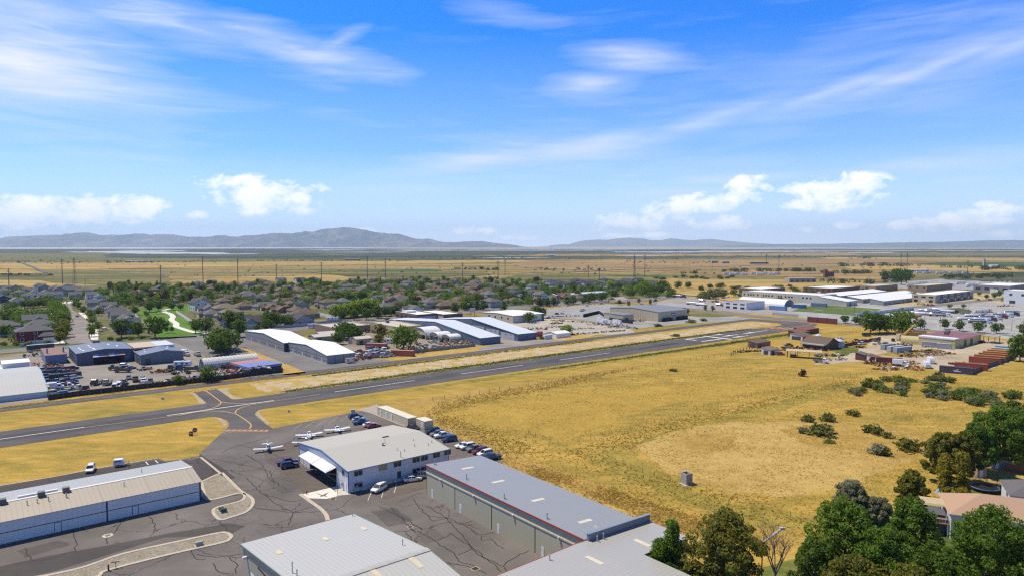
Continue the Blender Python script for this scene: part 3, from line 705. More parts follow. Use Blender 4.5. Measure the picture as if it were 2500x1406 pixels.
def tractor_parts(r,x,col,sleeper=True):
 b = MB()
 b.loft([ring(x+2.6,.95,.7,1.6),ring(x+2.4,1.08,.6,1.85),ring(x+1.0,1.15,.6,2.0)]);b.loft([ring(x+1.0,1.18,.7,2.95,.86,.7),ring(x+.6,1.2,.7,3.1,.86,.7),ring(x-.7,1.2,.7,3.15,.88,.7)])
 if sleeper:b.loft([ring(x-.7,1.22,.8,3.5,.86,.7),ring(x-1.8,1.22,.8,3.6,.88,.7)])
 b.build('cab',PAINTS[col],r)
 g = MB();g.box(x+.93,x+1.03,-.95,.95,2.05,2.75);
 for s in (-1,1):g.box(x-.3,x+.7,s*1.2-.03,s*1.2+.03,2.0,2.7)
 g.build('window_glass',GL,r)
 MB().box(x-4.2,x+2.3,-.45,.45,.65,.95).build('chassis',M('chassis_black'),r)
 add_wheels(r,[(x+1.7,s*1.0) for s in (-1,1)]+[(x+k,s*1.0) for k in (-2.6,-3.8) for s in (-1,1)],.5,.32)
def tanker(p,rz,label,group=None,tank=None,col=None,L=11.0,z=.05,R=.98):
 loc = pt(p) if not isinstance(p,Vector) else p.copy();loc.z = z
 r = thing('tank_trailer',label,'tanker',loc,rz,group)
 b = MB();zc = 1.15+R;n = 12
 def cr(x,k):return [(x,math.cos(a)*R*1.18*k,zc+math.sin(a)*R*k) for a in [i*2*math.pi/n for i in range(n)]]
 b.loft([cr(-L/2-.35,.55),cr(-L/2,1),cr(-L/6,1),cr(L/6,1),cr(L/2,1),cr(L/2+.35,.55)])
 b.build('tank',tank or CHROME,r,True)
 c = MB();c.box(-L/2+.6,L/2-.6,-.28,.28,zc+R+.003,zc+R+.12)
 for x in (-L/4,0,L/4):c.tube((x,0,zc+R+.12),(x,0,zc+R+.3),.3,None,8)
 c.build('hatch_walkway',M('hatch_grey',(.3,.3,.31),.5),r)
 MB().box(-L/2,L/2,-.5,.5,.8,1.2).box(L/2-2.8,L/2-2.6,-.7,.7,.1,.8).build('chassis',M('chassis_black'),r)
 add_wheels(r,[(-L/2+x,s*1.0) for x in (.8,2.1) for s in (-1,1)],.5,.32)
 if col:tractor_parts(r,L/2+2.2,col)
 return r
def lorry(p,rz,label,col,group=None,load=None,z=.05,cat='lorry',name='lorry'):
 """rigid lorry: cab plus a box, tank, or flat bed"""
 loc = pt(p) if not isinstance(p,Vector) else p.copy();loc.z = z
 r = thing(name,label,cat,loc,rz,group)
 b = MB();b.loft([ring(3.4,.92,.6,1.5),ring(3.2,1.02,.5,1.75),ring(2.3,1.08,.5,1.85)]);b.loft([ring(2.35,1.08,.6,2.4,.86,.7),ring(2.0,1.1,.6,2.6,.86,.7),ring(.95,1.1,.6,2.6,.88,.7)]);b.build('cab',PAINTS[col],r)
 g = MB();g.box(2.22,2.42,-.85,.85,1.75,2.3)
 for s in (-1,1):g.box(1.1,2.0,s*1.1-.04,s*1.1+.04,1.7,2.3)
 g.build('window_glass',GL,r)
 MB().box(-3.6,3.2,-.42,.42,.6,.88).build('chassis',M('chassis_black'),r)
 if load=='box':MB().box(-3.7,.8,-1.2,1.2,.9,3.2).build('cargo_box',PAINTS['white'],r)
 elif load=='tank':
  t = MB();t.tube((-3.6,0,1.75),(.6,0,1.75),.85,None,12);t.build('tank',CHROME,r,False)
 elif load=='bed':
  t = MB();t.box(-3.7,.8,-1.2,1.2,.9,1.05)
  for s in (-1.2,1.14):t.box(-3.7,.8,s,s+.06,1.053,1.55)
  t.build('cargo_bed',PAINTS['olive'] if col in ('olive','green','black') else PAINTS['grey'],r)
 add_wheels(r,[(2.5,s*.95) for s in (-1,1)]+[(-2.3,s*.95) for s in (-1,1)],.48,.3)
 return r
def rv(p,rz,label,L=7.5,group=None,z=.05,col='white',name='camper_trailer',cat='camper'):
 loc = pt(p) if not isinstance(p,Vector) else p.copy();loc.z = z
 r = thing(name,label,cat,loc,rz,group)
 MB().prism([(-L/2,.6),(L/2-.5,.6),(L/2,1.5),(L/2-.5,3.0),(-L/2,3.05)],-1.22,1.22).build('body',PAINTS[col],r)
 s_ = MB();s_.box(-L/2+.1,L/2-.6,-1.26,-1.222,1.0,1.25);s_.box(-L/2+.1,L/2-.6,1.222,1.26,1.0,1.25);s_.build('stripe',PAINTS['brown'],r)
 for x in (-L/3,0,L/4):MB().box(x-.5,x+.5,-1.25,1.25,1.7,2.35).build('window',GL,r)
 MB().box(-.6,.3,-.5,.5,3.05,3.3).build('roof_unit',PAINTS['white'],r)
 MB().box(-.4,.4,-.5,.5,.45,.6).build('chassis',M('chassis_black'),r)
 add_wheels(r,[(-.4,s*1.1) for s in (-1,1)]+[(.45,s*1.1) for s in (-1,1)],.36,.22)
 return r
SCRAP = [M('scrap_rust',(.20,.085,.045),.85,0,.35,2),M('scrap_grey',(.26,.26,.26),.6,.3,.3,2),M('scrap_dark',(.035,.035,.04),.7,0,.3,2),M('scrap_pale',(.52,.50,.45),.7,0,.25,2),M('scrap_blue',(.06,.12,.26),.6),M('scrap_red',(.28,.05,.035),.6),M('scrap_ochre',(.42,.26,.06),.7),M('scrap_wood',(.33,.22,.12),.85,0,.3,3)]
def scrap(p,rz,L,W,h,label,mix=(0,1,2,3),n=46,seed=0,group='heaps of scrap in the yards',name='scrap_heap',cat='scrap heap'):
 r = random.Random(seed or int(L*100+h*1000+n));loc = pt(p) if not isinstance(p,Vector) else p.copy();b = MB()
 for i in range(n):
  x,y = r.uniform(-1,1),r.uniform(-1,1);k = max(.12,1-.75*max(abs(x),abs(y)))
  z = r.uniform(0,h*k*.8);t = r.random();m = r.randrange(len(mix));c = (x*L/2,y*W/2,z)
  if t<.5:b.obox(c,r.uniform(0,3.1),r.uniform(.4,2.2),r.uniform(.3,1.0),r.uniform(.15,.8),m,r.uniform(-.5,.5))
  elif t<.75:d = Vector((r.uniform(-1,1),r.uniform(-1,1),r.uniform(-.2,.4))).normalized()*r.uniform(.8,2.4);b.tube(Vector(c)-d*.5+Vector((0,0,.2)),Vector(c)+d*.5+Vector((0,0,.2)),r.uniform(.05,.3),None,6,m)
  else :b.obox(c,r.uniform(0,3.1),r.uniform(1,2.6),r.uniform(.6,1.6),.08,m,r.uniform(-.8,.8))
 o = b.build(name,[SCRAP[i] for i in mix]);o.location = loc;o.rotation_euler = (0,0,rz);return tag(o,label,cat,group)
WOODP = M('pole_wood',(.12,.095,.07),.9,0,.25,2);STEELP = M('pole_steel',(.13,.125,.12),.6,.3)
def pole(px,py,ytop,label,kind='wood',group=None,r=None):
 a = G(px,py);h = 0
 d = math.hypot(a.x,a.y);h = H-(ytop-600)/F*a.y*1.002 if True else 0
 lo,hi = 0,120
 for _ in range(40):
  m = (lo+hi)/2
  if PX((a.x,a.y,m))[1]>ytop:lo = m
  else :hi = m
 h = lo;r = r or max(.16,min(.55,a.y*.00028))
 t = thing('power_pole' if kind!='lamp' else 'street_lamp',label,'utility pole' if kind!='lamp' else 'street lamp',a,RND.uniform(-.3,.3),group)
 b = MB();mat = WOODP if kind=='wood' else STEELP
 b.tube((0,0,-.5),(0,0,h),r,r*.62,7);b.build('pole',mat,t)
 c = MB()
 if kind=='steel':
  for k,s in ((.80,1),(.87,-1),(.94,1)):c.tube((0,0,h*k),(s*3.2,0,h*k+.6),r*.45,r*.25,5);c.tube((-s*.2,0,h*k),(-s*3.2,0,h*k+.6),r*.45,r*.25,5)
  c.build('cross_arm',mat,t)
 elif kind=='wood':
  c.box(-1.3,1.3,-.12,.12,h-.9,h-.62);c.box(-.9,.9,-.1,.1,h-1.9,h-1.7);c.build('cross_arm',mat,t)
  i_ = MB()
  for x in (-1.1,0,1.1):i_.tube((x,0,h-.62),(x,0,h-.3),.08,.05,5)
  i_.build('insulator',M('insulator',(.3,.3,.3),.4),t)
 elif kind=='lamp':
  c.tube((0,0,h-.1),(1.6,0,h+.2),r*.5,None,5);c.build('lamp_arm',mat,t);MB().box(1.3,2.1,-.16,.16,h+.1,h+.28).build('lamp_head',M('lamp_head',(.45,.45,.45),.4),t)
 elif kind=='lattice':
  for k in (.72,.82,.92):c.box(-4,4,-.15,.15,h*k,h*k+.3)
  for s in (-1,1):
   for q in (-1,1):c.tube((s*2.2,q*2.2,0),(s*.3,q*.3,h),.16,.1,4)
   for k in range(7):z0,z1 = h*k/7,h*(k+1)/7;f0,f1 = 2.2-1.9*k/7,2.2-1.9*(k+1)/7;c.tube((-f0,s*f0,z0),(f1,s*f1,z1),.09,None,4);c.tube((f0,s*f0,z0),(-f1,s*f1,z1),.09,None,4)
  c.build('lattice_frame',STEELP,t)
 return t
def postfence(name,label,pts,gap,h,mat,wires=3,r=.06,wire=None,group=None,maxp=95):
 """posts, each a part, and the wires between them"""
 P_ = [pt(p) if not isinstance(p,Vector) else p for p in pts];t = thing(name,label,'fence',P_[0],0,group);o = P_[0];spots = []
 for a,b in zip(P_,P_[1:]):
  n = max(1,int((b-a).length/gap));spots+=[a.lerp(b,k/n) for k in range(n)]
 spots.append(P_[-1]);me = MB().tube((0,0,-.2),(0,0,h),r,r*.8,5).mesh('post',[mat])
 for s in spots[:maxp]:
  q = link('post',me,t);q.location = s-o+Vector((0,0,RND.uniform(-.12,.1)));q.rotation_euler = (RND.uniform(-.06,.06),RND.uniform(-.06,.06),0)
 if wires:
  b = MB()
  for k in range(wires):
   z = h*(.35+.6*k/max(1,wires-1))
   for a,c in zip(spots,spots[1:]):b.tube(a-o+Vector((0,0,z)),c-o+Vector((0,0,z)),.012,None,3,caps=False)
  b.build('wire',wire or STEELP,t)
 return t
def wallfence(name,label,pts,h,mat,th=.18,post=None,gap=3.0,group=None,z=0,cat='fence'):
 P_ = [pt(p) if not isinstance(p,Vector) else p for p in pts];o = P_[0];t = thing(name,label,cat,Vector((o.x,o.y,z)),0,group);b = MB();sp_ = []
 for a,c in zip(P_,P_[1:]):
  d = c-a;L = d.length;rz = math.atan2(d.y,d.x);m = (a+c)/2-o;b.obox((m.x,m.y,-.2),rz,L,th,h+.2)
  n = max(1,int(L/gap))
  if post:
   for k in range(n+(c is P_[-1])):sp_.append((a.lerp(c,k/n)-o,rz))
 b.build('panel',mat,t)
 if post:
  me = MB().obox((0,0,-.2),0,th*1.8,th*1.8,h+.35).mesh('post',[post])
  for p_,rz in sp_:q = link('post',me,t);q.location = p_;q.rotation_euler = (0,0,rz)
 return t
 # ================= the airfield's ground =================
m_grass = ground_mat('dry_grass',[(.19,.16,.035),(.31,.225,.045),(.42,.275,.055),(.53,.36,.095)],s=(.03,.22,1.8),w=(.30,.34,.36),lo=.40,hi=.61,bstr=.6,stretch=(-AA,.5,1.3))
m_grass2 = ground_mat('olive_grass',[(.11,.105,.022),(.22,.18,.035),(.34,.25,.05),(.42,.30,.07)],s=(.03,.2,1.8),w=(.3,.35,.35),bstr=.5)
m_straw = ground_mat('pale_straw',[(.29,.20,.05),(.39,.262,.075),(.47,.325,.105),(.54,.39,.16)],s=(.03,.2,1.4),w=(.3,.35,.35),bstr=.45)
m_tan = ground_mat('brown_grass',[(.23,.155,.042),(.32,.21,.05),(.41,.27,.07),(.48,.33,.105)],s=(.05,.25,1.6),w=(.3,.35,.35),bstr=.55)
m_weed = ground_mat('green_weeds',[(.035,.055,.012),(.07,.095,.02),(.16,.16,.035),(.36,.26,.07)],s=(.05,.35,1.6),w=(.3,.4,.3),bstr=.6)
m_dirt = ground_mat('pale_dirt',[(.34,.26,.13),(.42,.33,.19),(.47,.38,.24),(.52,.43,.29)],s=(.02,.12,.8),w=(.3,.4,.3),speck=((.40,.285,.09),.16,.50))
m_gravel = ground_mat('gravel_yard',[(.25,.22,.175),(.35,.315,.26),(.42,.385,.33),(.48,.45,.4)],s=(.015,.09,1.0),w=(.35,.4,.25))
m_stone = ground_mat('landscape_gravel',[(.12,.10,.075),(.25,.215,.165),(.37,.325,.255),(.45,.41,.34)],s=(.3,2.2,5.0),w=(.2,.4,.4),lo=.34,hi=.66,bstr=.8)
m_run = asphalt('runway_asphalt',(.103,.098,.098),.25,.03)
m_taxi = asphalt('taxiway_asphalt',(.098,.093,.093),.3,.04,7)
m_apron = asphalt('apron_asphalt',(.146,.131,.122),.8,.085,3,.12)
m_apron2 = asphalt('old_asphalt',(.078,.069,.067),.95,.12,5,.15)
m_road = asphalt('road_asphalt',(.185,.175,.17),.15,.05,9)
m_lot = asphalt('lot_asphalt',(.29,.285,.28),.2,.04,4,.12)
m_conc = M('concrete',(.50,.465,.40),.85,0,.16,.5)
m_conc2 = M('pale_concrete',(.66,.63,.57),.85,0,.1,.5)
m_kerb = M('kerb_concrete',(.47,.41,.31),.85,0,.16,1.2)
W_L = M('white_marking',(.60,.60,.58),.7,0,.2,.8);Y_L = M('yellow_marking',(.56,.33,.10),.7,0,.2,.8);O_L = M('orange_marking',(.60,.27,.09),.7,0,.2,.8);B_L = M('black_marking',(.03,.03,.03),.8)
def ul(*a):return [('u',x,y) for x,y in a]
gsheet('grass',ul((-260,-20),(-260,-330),(140,-330),(620,-325),(620,-120),(360,-20)),.012,m_grass)
gsheet('grass',[(640,1003),(700,985),(1000,958),(1300,918),(1700,848),(2000,806),(2110,801),(2010,835),(1800,852),(1500,884),(1240,926),(1060,972),(1040,1000),(930,985),(860,1003),(760,1022),(672,1042)],.022,m_grass)
gsheet('grass',[(-150,1110),(260,1072),(560,1030),(553,1052),(500,1092),(485,1112),(385,1117),(-150,1212)],.022,m_grass)
gsheet('brown_grass',[(900,1003),(1060,965),(1430,912),(1560,890),(1540,905),(1400,932),(1120,985),(1060,1010),(1200,1075),(1330,1135),(1500,1195),(1700,1262),(1860,1318),(1870,1345),(1640,1300),(1480,1242),(1250,1165),(1215,1120),(1050,1040)],.026,m_tan,None,2.5,.8,2)
gsheet('olive_grass',[(1090,1003),(1250,978),(1430,955),(1800,930),(2050,925),(1900,950),(1640,985),(1480,1030),(1390,1075),(1260,1048),(1150,1030)],.03,ground_mat('golden_grass',[(.25,.175,.035),(.35,.235,.045),(.42,.28,.055),(.48,.33,.08)],s=(.02,.2,2.0),w=(.3,.3,.4),bstr=.5),None,3,1,3)
gsheet('straw_patch',[(1545,1085),(1640,1052),(1780,1030),(1950,1028),(2100,1040),(2250,1075),(2220,1130),(2050,1190),(1900,1215),(1750,1195),(1620,1150)],.03,m_straw,None,2,1.1,4)
gsheet('brown_grass',[(1660,1070),(1720,1057),(1800,1065),(1790,1090),(1740,1112),(1690,1105)],.034,m_tan,None,1.5,.7,5)
gsheet('straw_patch',[(1000,1050),(1200,1118),(1300,1160),(1480,1228),(1600,1280),(1720,1320),(1800,1360),(1700,1350),(1560,1300),(1430,1250),(1280,1185),(1180,1130)],.03,m_straw,None,2,.6,6)
gsheet('olive_grass',[(1430,1110),(1530,1085),(1620,1055),(1780,1010),(2060,935),(2080,945),(1900,1005),(1760,1030),(1640,1052),(1550,1090),(1560,1120),(1640,1160),(1720,1215),(1860,1240),(1990,1260),(2010,1300),(1860,1285),(1700,1240),(1560,1175),(1440,1130)],.032,m_grass2,None,2,.8,7)
gsheet('brown_grass',[(1900,1050),(2010,1030),(2200,1040),(2330,1075),(2260,1130),(2100,1100),(1980,1090)],.034,m_tan,None,2,1.2,8)
gsheet('dirt_strip',ul((92,-270),(92,-291),(250,-291.5),(470,-291),(474,-280),(466,-272),(440,-270)),.03,m_dirt,None,4,1.0,11)
gsheet('straw_patch',ul((-60,-266),(-60,-292),(64,-291),(66,-268)),.026,m_grass,None,4,.6,12)
gsheet('green_weeds',ul((98,-265.4),(98,-268),(160,-270.5),(300,-270.5),(420,-268.5),(432,-265.4)),.036,m_weed,None,3,.9,13)
gsheet('green_weeds',ul((120,-291),(180,-292),(220,-292.2),(220,-293.6),(120,-293.4)),.036,m_weed,None,3,.5,14)
gsheet('olive_grass',ul((95,-240.5),(95,-237.5),(180,-234),(300,-231),(430,-228),(470,-234),(455,-240)),.034,m_grass2,None,4,1,15)
gsheet('green_weeds',ul((190,-239.5),(190,-237.5),(270,-235),(380,-231.5),(440,-232),(440,-236)),.038,m_weed,None,4,1,16)
gsheet('brown_grass',ul((100,-306),(155,-309),(222,-320),(290,-319),(420,-316),(470,-316),(470,-306)),.03,m_straw,None,4,1,17)
gsheet('olive_grass',ul((310,-306),(330,-318),(420,-322),(500,-318),(500,-307)),.034,m_grass2,None,4,1.5,18)
VR0,VR1,VT0,VT1 = -264.6,-243.2,-304.2,-296.2
gsheet('runway',ul((-120,VR0),(440,VR0),(403,VR1),(-120,VR1)),.07,m_run)
gsheet('rubber_marks',ul((-120,-258.2),(330,-257.6),(330,-250.6),(-120,-250)),.074,asphalt('runway_centre',(.080,.075,.077),.2,.03,2),None,9,.5,31)
gsheet('runway_turnoff',ul((440,VR0),(466,VR0-.3),(470.5,-266.2),(477,-274),(477,-288.6),(474,VT1),(490,VT0),(493,-285),(499,-262),(493,-251),(480,-246.2),(430,-243.4),(403.2,VR1)),.066,m_run)
gsheet('taxiway',ul((-120,VT0),(490,VT0),(474,VT1),(-120,VT1)),.06,m_taxi)
gsheet('taxiway_link',[(470,959),(473,956),(504,982.6),(500,988),(600,976),(566,974),(529.6,949),(531,946)],.064,m_run)
gsheet('taxiway_link',[(470,1018),(505,1014.5),(524,1016.6),(540,1019.5),(550,1023),(557,1028),(560,1034),(557,1041),(549,1051),(653,1052.5),(667,1046),(652,1037),(634,1023),(624,1013),(622,1009.5),(625,1004),(631.6,1000),(640,997)],.064,m_run)
gs = ground_mat('shoulder_dirt',[(.30,.24,.15),(.38,.31,.2),(.46,.38,.26)],s=(.05,.4,1.5),w=(.3,.4,.3))
gsheet('shoulder',[(462,958),(473,956),(504,982.6),(496,986),(486,984),(476,968)],.05,gs,None,1.2,.3,21)
gsheet('shoulder',[(529.6,949),(566,974),(598,971),(572,968),(556,955),(560,945)],.05,gs,None,1.2,.3,22)
gsheet('shoulder',[(518,1018),(540,1021),(553,1028),(556,1036),(551,1046),(544,1040),(541,1032),(534,1024)],.07,gs,None,1.2,.3,23)
gsheet('shoulder',[(631,1001),(622,1011),(655,1038),(662,1034),(642,1018),(636,1008)],.07,gs,None,1.2,.3,24)
mk = MB()
for k in range(-6,3):
 u0 = 235.6-61*(2-k)+61 if False else 235.6+61*(k-1)
 if u0>300:continue
 ribbon(mk,[U(u0,-254),U(u0+36.6,-254)],.55 if k!=-2 else .75,.084)
ribbon(mk,[U(296.6,-254),U(333.2,-254)],.55,.084)
ribbon(mk,[U(371.4,VR0+.5),U(371.4,VR1-.4)],3.0,.088)
for v in (-262.0,-249.6):ribbon(mk,[U(349,v),U(368.2,v+(.6 if v>-255 else 5.2*.18))],1.5,.086)
ribbon(mk,[U(349.6,-261.5),U(350.6,-254.6)],2.0,.09)
for v in (-262.3,-255.0,-247.8):
 mk.add([U(377,v,.088),U(389,v-1.9,.088),U(387.5,v,.088),U(389,v+1.9,.088)],[(0,1,2),(0,2,3)])
ribbon(mk,[U(388,-247.8),U(396,-247.6)],.8,.086);ribbon(mk,[U(388,-255),U(396,-255)],.8,.086)
mk.add([U(400,-254.6,.088),U(414,-256.6,.088),U(411.5,-254.7,.088),U(413.5,-252.8,.088)],[(0,1,2),(0,2,3)]);ribbon(mk,[U(411,-254.7),U(431,-254.8)],.9,.086)
struct(mk.build('runway_marking',W_L))
mk = MB()
def curve(pts,w=.42,z=.083):ribbon(mk,smooth([G(x,y) for x,y in pts],6),w,z)
curve([(501,952.5),(519,965),(535,977),(539.5,981),(536,987),(524,993.5),(505,999),(475,1005),(440,1011.5)])
curve([(540,980),(555,982.8),(575,984.2),(600,984),(625,982.2)])
curve([(440,1013.2),(475,1005.8),(500,1003.3),(530,1003),(553,1005),(567,1007.8),(576,1010),(594,1021),(609,1032),(613,1038),(612,1042),(608.6,1046.5)])
curve([(576,1010),(575,1005.5),(579,1000),(591,994),(610,988.5),(640,983.5),(680,977)])
curve([(680,977),(720,971),(780,962)],.3);curve([(440,1012.5),(380,1021),(300,1031),(200,1044)],.3)
ribbon(mk,[U(-120,-300.2),U(300,-300.2)],.22,.074)
struct(mk.build('taxiway_marking',Y_L))
mk = MB()
a,b = G(547,1051.2),G(654,1052.2);d = (b-a)/16
ribbon(mk,[a,b],.7,.086)
for i in range(0,16,2):p = a+d*(i+.3);mk.add([p+Vector((0,.45,.087)),p+d*1.2+Vector((0,.45,.087)),p+d*1.2+Vector((.5,1.55,.087)),p+d*.1+Vector((.5,1.55,.087))],[(0,1,2,3)])
a,b = G(470,957.2),G(533,947.6);d = (b-a)/16
ribbon(mk,[a,b],.6,.086)
for i in range(0,16,2):ribbon(mk,[a+d*i+Vector((.5,-.9,0)),a+d*(i+1.2)+Vector((.5,-.9,0))],.5,.087)
ribbon(mk,[U(434,VR0+.4),U(434,VR1-1.5)],.8,.088);ribbon(mk,[U(437,VR0+1),U(437,VR1-1.5)],.3,.088)
for k in range(5):ribbon(mk,[U(441+k*1.0,-263+k*4.2),U(455+k*1.0,-262.2+k*4.2)],1.7,.088)
for x0,y0,x1,y1 in ((1954,787.0,1963,788.2),(1965,787.0,2002,791.3),(1972,787,2012,792.2)):ribbon(mk,[G(x0,y0),G(x1,y1)],.8,.088)
struct(mk.build('hold_marking',O_L))
mk = MB();ribbon(mk,smooth([U(474,-276),U(481,-268),U(487,-262),U(490,-256.5),U(486,-253),U(470,-254)],6),.3,.09);struct(mk.build('runway_marking',W_L))
# ================= the apron =================
apron = gsheet('apron',[('u',-60,-187),(0,1184),(120,1165),(255,1139),(386,1118),(402,1124),(440,1121),(485,1112),(497,1098),(528,1068),(549,1050),(654,1051.5),(667,1045.5),(760,1026),(858,1006),(905,1000),(1000,1030),(1100,1062),(1210,1108),(1226,1126),('u',99,-133),('u',99,-40),('u',-60,-40)],.05,m_apron)
gsheet('old_pavement',[('u',-60,-186.6),(0,1187),(255,1142),(384,1121.5),(405,1127),(470,1122),(487,1117),(487,1107),(540,1140),(575,1166),(495,1180),('u',41,-182),('u',-60,-182)],.058,m_apron2)
gsheet('lane',[('u',-60,-158.5),(0,1382),(125,1355),(262,1331),(420,1300),(525,1283),(545,1278),(600,1283),(560,1306),(400,1312),(140,1392),('u',-60,-148)],.056,asphalt('lane_asphalt',(.078,.070,.065),.25,.06,13))
gsheet('parking_strip',[(868,1200),(940,1218),(1050,1190),(1046,1160),(1010,1150),(860,1196)],.056,asphalt('parking_asphalt',(.125,.106,.09),.5,.1,17))
gsheet('hangar_pavement',[(640,1090),(730,1075),(735,1133),(855,1203),(745,1204),(700,1165),(650,1125)],.056,asphalt('hangar_asphalt',(.125,.105,.09),.45,.07,19))
gsheet('concrete_pad',[(920,986),(872,1000),(905,1008),(935,1020),(985,1040),(1045,1045),(1060,1052),(1000,1040)],.06,M('pad_concrete',(.36,.31,.25),.85,0,.12,.4))
for i_,(pts,cc) in enumerate((([(640,1170),(690,1160),(735,1190),(690,1205)],.115),([(560,1320),(640,1300),(660,1315),(590,1345)],.142),([(905,1250),(960,1238),(1010,1270),(950,1285)],.10),([(1120,1300),(1180,1288),(1240,1325),(1180,1345)],.138),([(200,1300),(330,1275),(360,1290),(230,1322)],.14),([(40,1345),(150,1318),(170,1330),(60,1362)],.10),([(560,1090),(620,1075),(650,1085),(585,1110)],.138),([(1010,1300),(1060,1290),(1090,1310),(1040,1330)],.12),([(655,1120),(700,1112),(720,1125),(670,1135)],.10),([(860,1225),(900,1218),(925,1232),(880,1242)],.14))):gsheet('asphalt_patch',pts,.0565+i_*.0002,asphalt('patch_asphalt_%d'%(cc*1000),(cc,cc*.9,cc*.84),.5,.1,i_,.1),None,1.2,.35,i_)
ck = MB();rr = random.Random(5)
def crack(pts,w=.16):
 P_ = [pt(p) if not isinstance(p,Vector) else p for p in pts];out = [P_[0]]
 for a,b in zip(P_,P_[1:]):
  n = max(2,int((b-a).length/1.1));e = (b-a).normalized();q = Vector((-e.y,e.x,0))
  for i in range(1,n+1):out.append(a.lerp(b,i/n)+q*rr.uniform(-.28,.28))
 ribbon(ck,out,w,.064)
for c_ in ([(295,1128),(300,1288)] if False else [(180,1296),(178,1310),(186,1330),(183,1349)],[(293,1269),(291,1284),(284,1297),(270,1306)],[(262,1312),(264,1327)],[(364,1262),(378,1280),(379,1300)],[(60,1338),(70,1355),(72,1366),(90,1370)],[(90,1370),(120,1364),(180,1345)],[(525,1241),(518,1250),(530,1262)],[(536,1272),(552,1285),(555,1297)],[(600,1165),(625,1190),(640,1205),(715,1225),(755,1213)],[(600,1110),(640,1133),(655,1165),(700,1195)],[(520,1120),(600,1135),(660,1150)],[(500,1145),(590,1150),(640,1143)],[(640,1205),(690,1240),(715,1250),(705,1282)],[(610,1238),(660,1245),(715,1250),(780,1232)],[(575,1085),(650,1100),(690,1120)],[(540,1105),(560,1095),(660,1065)],[(660,1150),(672,1180)],[(1010,1218),(1020,1235),(1045,1258),(1088,1264),(1105,1280),(1148,1332),(1165,1352)],[(1040,1236),(1090,1262),(1150,1290),(1165,1304),(1180,1306),(1205,1300)],[(1045,1258),(1055,1272),(1090,1264)],[(1095,1300),(1150,1333),(1190,1365),(1225,1395)],[(1000,1290),(1040,1306),(1075,1330),(1110,1350),(1120,1370),(1170,1385)],[(1176,1308),(1177,1320),(1200,1317),(1225,1337),(1232,1340)],[(1150,1340),(1118,1354)],[(1230,1380),(1250,1364),(1291,1343)],[(1100,1303),(1080,1315),(1066,1318)],[(1165,1352),(1210,1375),(1230,1382),(1236,1393)],[(1120,1279),(1157,1270)],[(1060,1240),(1088,1230)],[(1090,1375),(1150,1383),(1185,1402)],[(955,1240),(1000,1285),(1015,1300)],[(925,1235),(980,1262),(1030,1290)],[(990,1300),(1030,1342)],[(460,1340),(480,1365),(500,1366)],[(520,1375),(535,1395),(560,1402)],[(560,1360),(580,1380),(575,1400)],[(480,1352),(530,1360),(592,1352)]):crack(c_,.2)
ckb = struct(ck.build('sealed_cracks',M('crack_sealer',(.028,.026,.026),.8)))
mk = MB()
for x0,y0,x1,y1 in ((716,1048,738,1034),(745,1043,767,1029),(774,1039,797,1024),(803,1033,824,1018),(831,1028,848,1015)):ribbon(mk,[G(x0,y0),G(x1,y1)],.18,.066)
struct(mk.build('parking_marking',M('faded_yellow',(.42,.32,.18),.8)))
mk = MB()
for x0,y0,x1,y1 in ((898,1222,910,1191),(931,1215,940,1188),(962,1203,969,1180)):ribbon(mk,[G(x0,y0),G(x1,y1)],.14,.066)
for x0,y0,x1,y1 in ((356,1127,362,1134),(379,1123,386,1130)):ribbon(mk,[G(x0,y0),G(x1,y1)],.3,.07)
struct(mk.build('parking_marking',W_L))
def island(pts,kw=.5,seed=1):
 P_ = smooth([pt(p) for p in pts]+[pt(pts[0])],5)[:-1]
 gsheet('gravel_bed',P_,.1,m_stone)
 b = MB();n = len(P_);inn,outn = [],[]
 for i,p in enumerate(P_):
  d = (P_[(i+1)%n]-P_[i-1]).normalized();q = Vector((-d.y,d.x,0));inn.append(p+q*kw*.5);outn.append(p-q*kw*.5)
 for A_,z0,z1 in ((inn,.03,.16),(outn,.03,.16)):pass
 for i in range(n):
  j = (i+1)%n
  b.add([(inn[i].x,inn[i].y,.16),(inn[j].x,inn[j].y,.16),(outn[j].x,outn[j].y,.16),(outn[i].x,outn[i].y,.16)],[(0,1,2,3)])
  for Q in (inn,outn):b.add([(Q[i].x,Q[i].y,.0),(Q[j].x,Q[j].y,.0),(Q[j].x,Q[j].y,.16),(Q[i].x,Q[i].y,.16)],[(0,1,2,3)])
 struct(b.build('kerb',m_kerb))
island([('u',-60,-152),('u',-20,-151.5),(120,1404),(300,1352),(440,1321),(530,1302),(552,1301),(564,1308),(560,1316),(540,1325),(420,1352),(262,1392),(180,1420),('u',-20,-147.5),('u',-60,-148)],.75)
island([(492,1176),(537,1156),(548,1160),(585,1196),(612,1214),(618,1224),(615,1236),(600,1250),(566,1262),(536,1268),(523,1242),(590,1222),(588,1204),(512,1220),(497,1198)],.7)
def ribkerb(pts,w=.75,z=.16):
 P_ = smooth([pt(p) for p in pts],5);b = MB();n = len(P_);A_,B_ = [],[]
 for i,p in enumerate(P_):
  d = (P_[min(n-1,i+1)]-P_[max(0,i-1)]).normalized();q = Vector((-d.y,d.x,0))*w/2;A_.append(p+q);B_.append(p-q)
 b.loft([[(a.x,a.y,0),(a.x,a.y,z),(c.x,c.y,z),(c.x,c.y,0)] for a,c in zip(A_,B_)]);return struct(b.build('kerb',m_kerb))
ribkerb([(490,1116),(515,1136),(545,1161)],.6,.1)
ribkerb([(733,1206),(758,1224),(782,1241),(796,1256),(800,1270)],.9,.1)
ribkerb([(0,1185.5),(130,1164),(256,1140),(384,1118.8)],.4,.12)
gsheet('concrete_pad',[(740,1206),(808,1190),(818,1200),(858,1206),(830,1209),(798,1217.5),(752,1216)],.07,m_conc2)
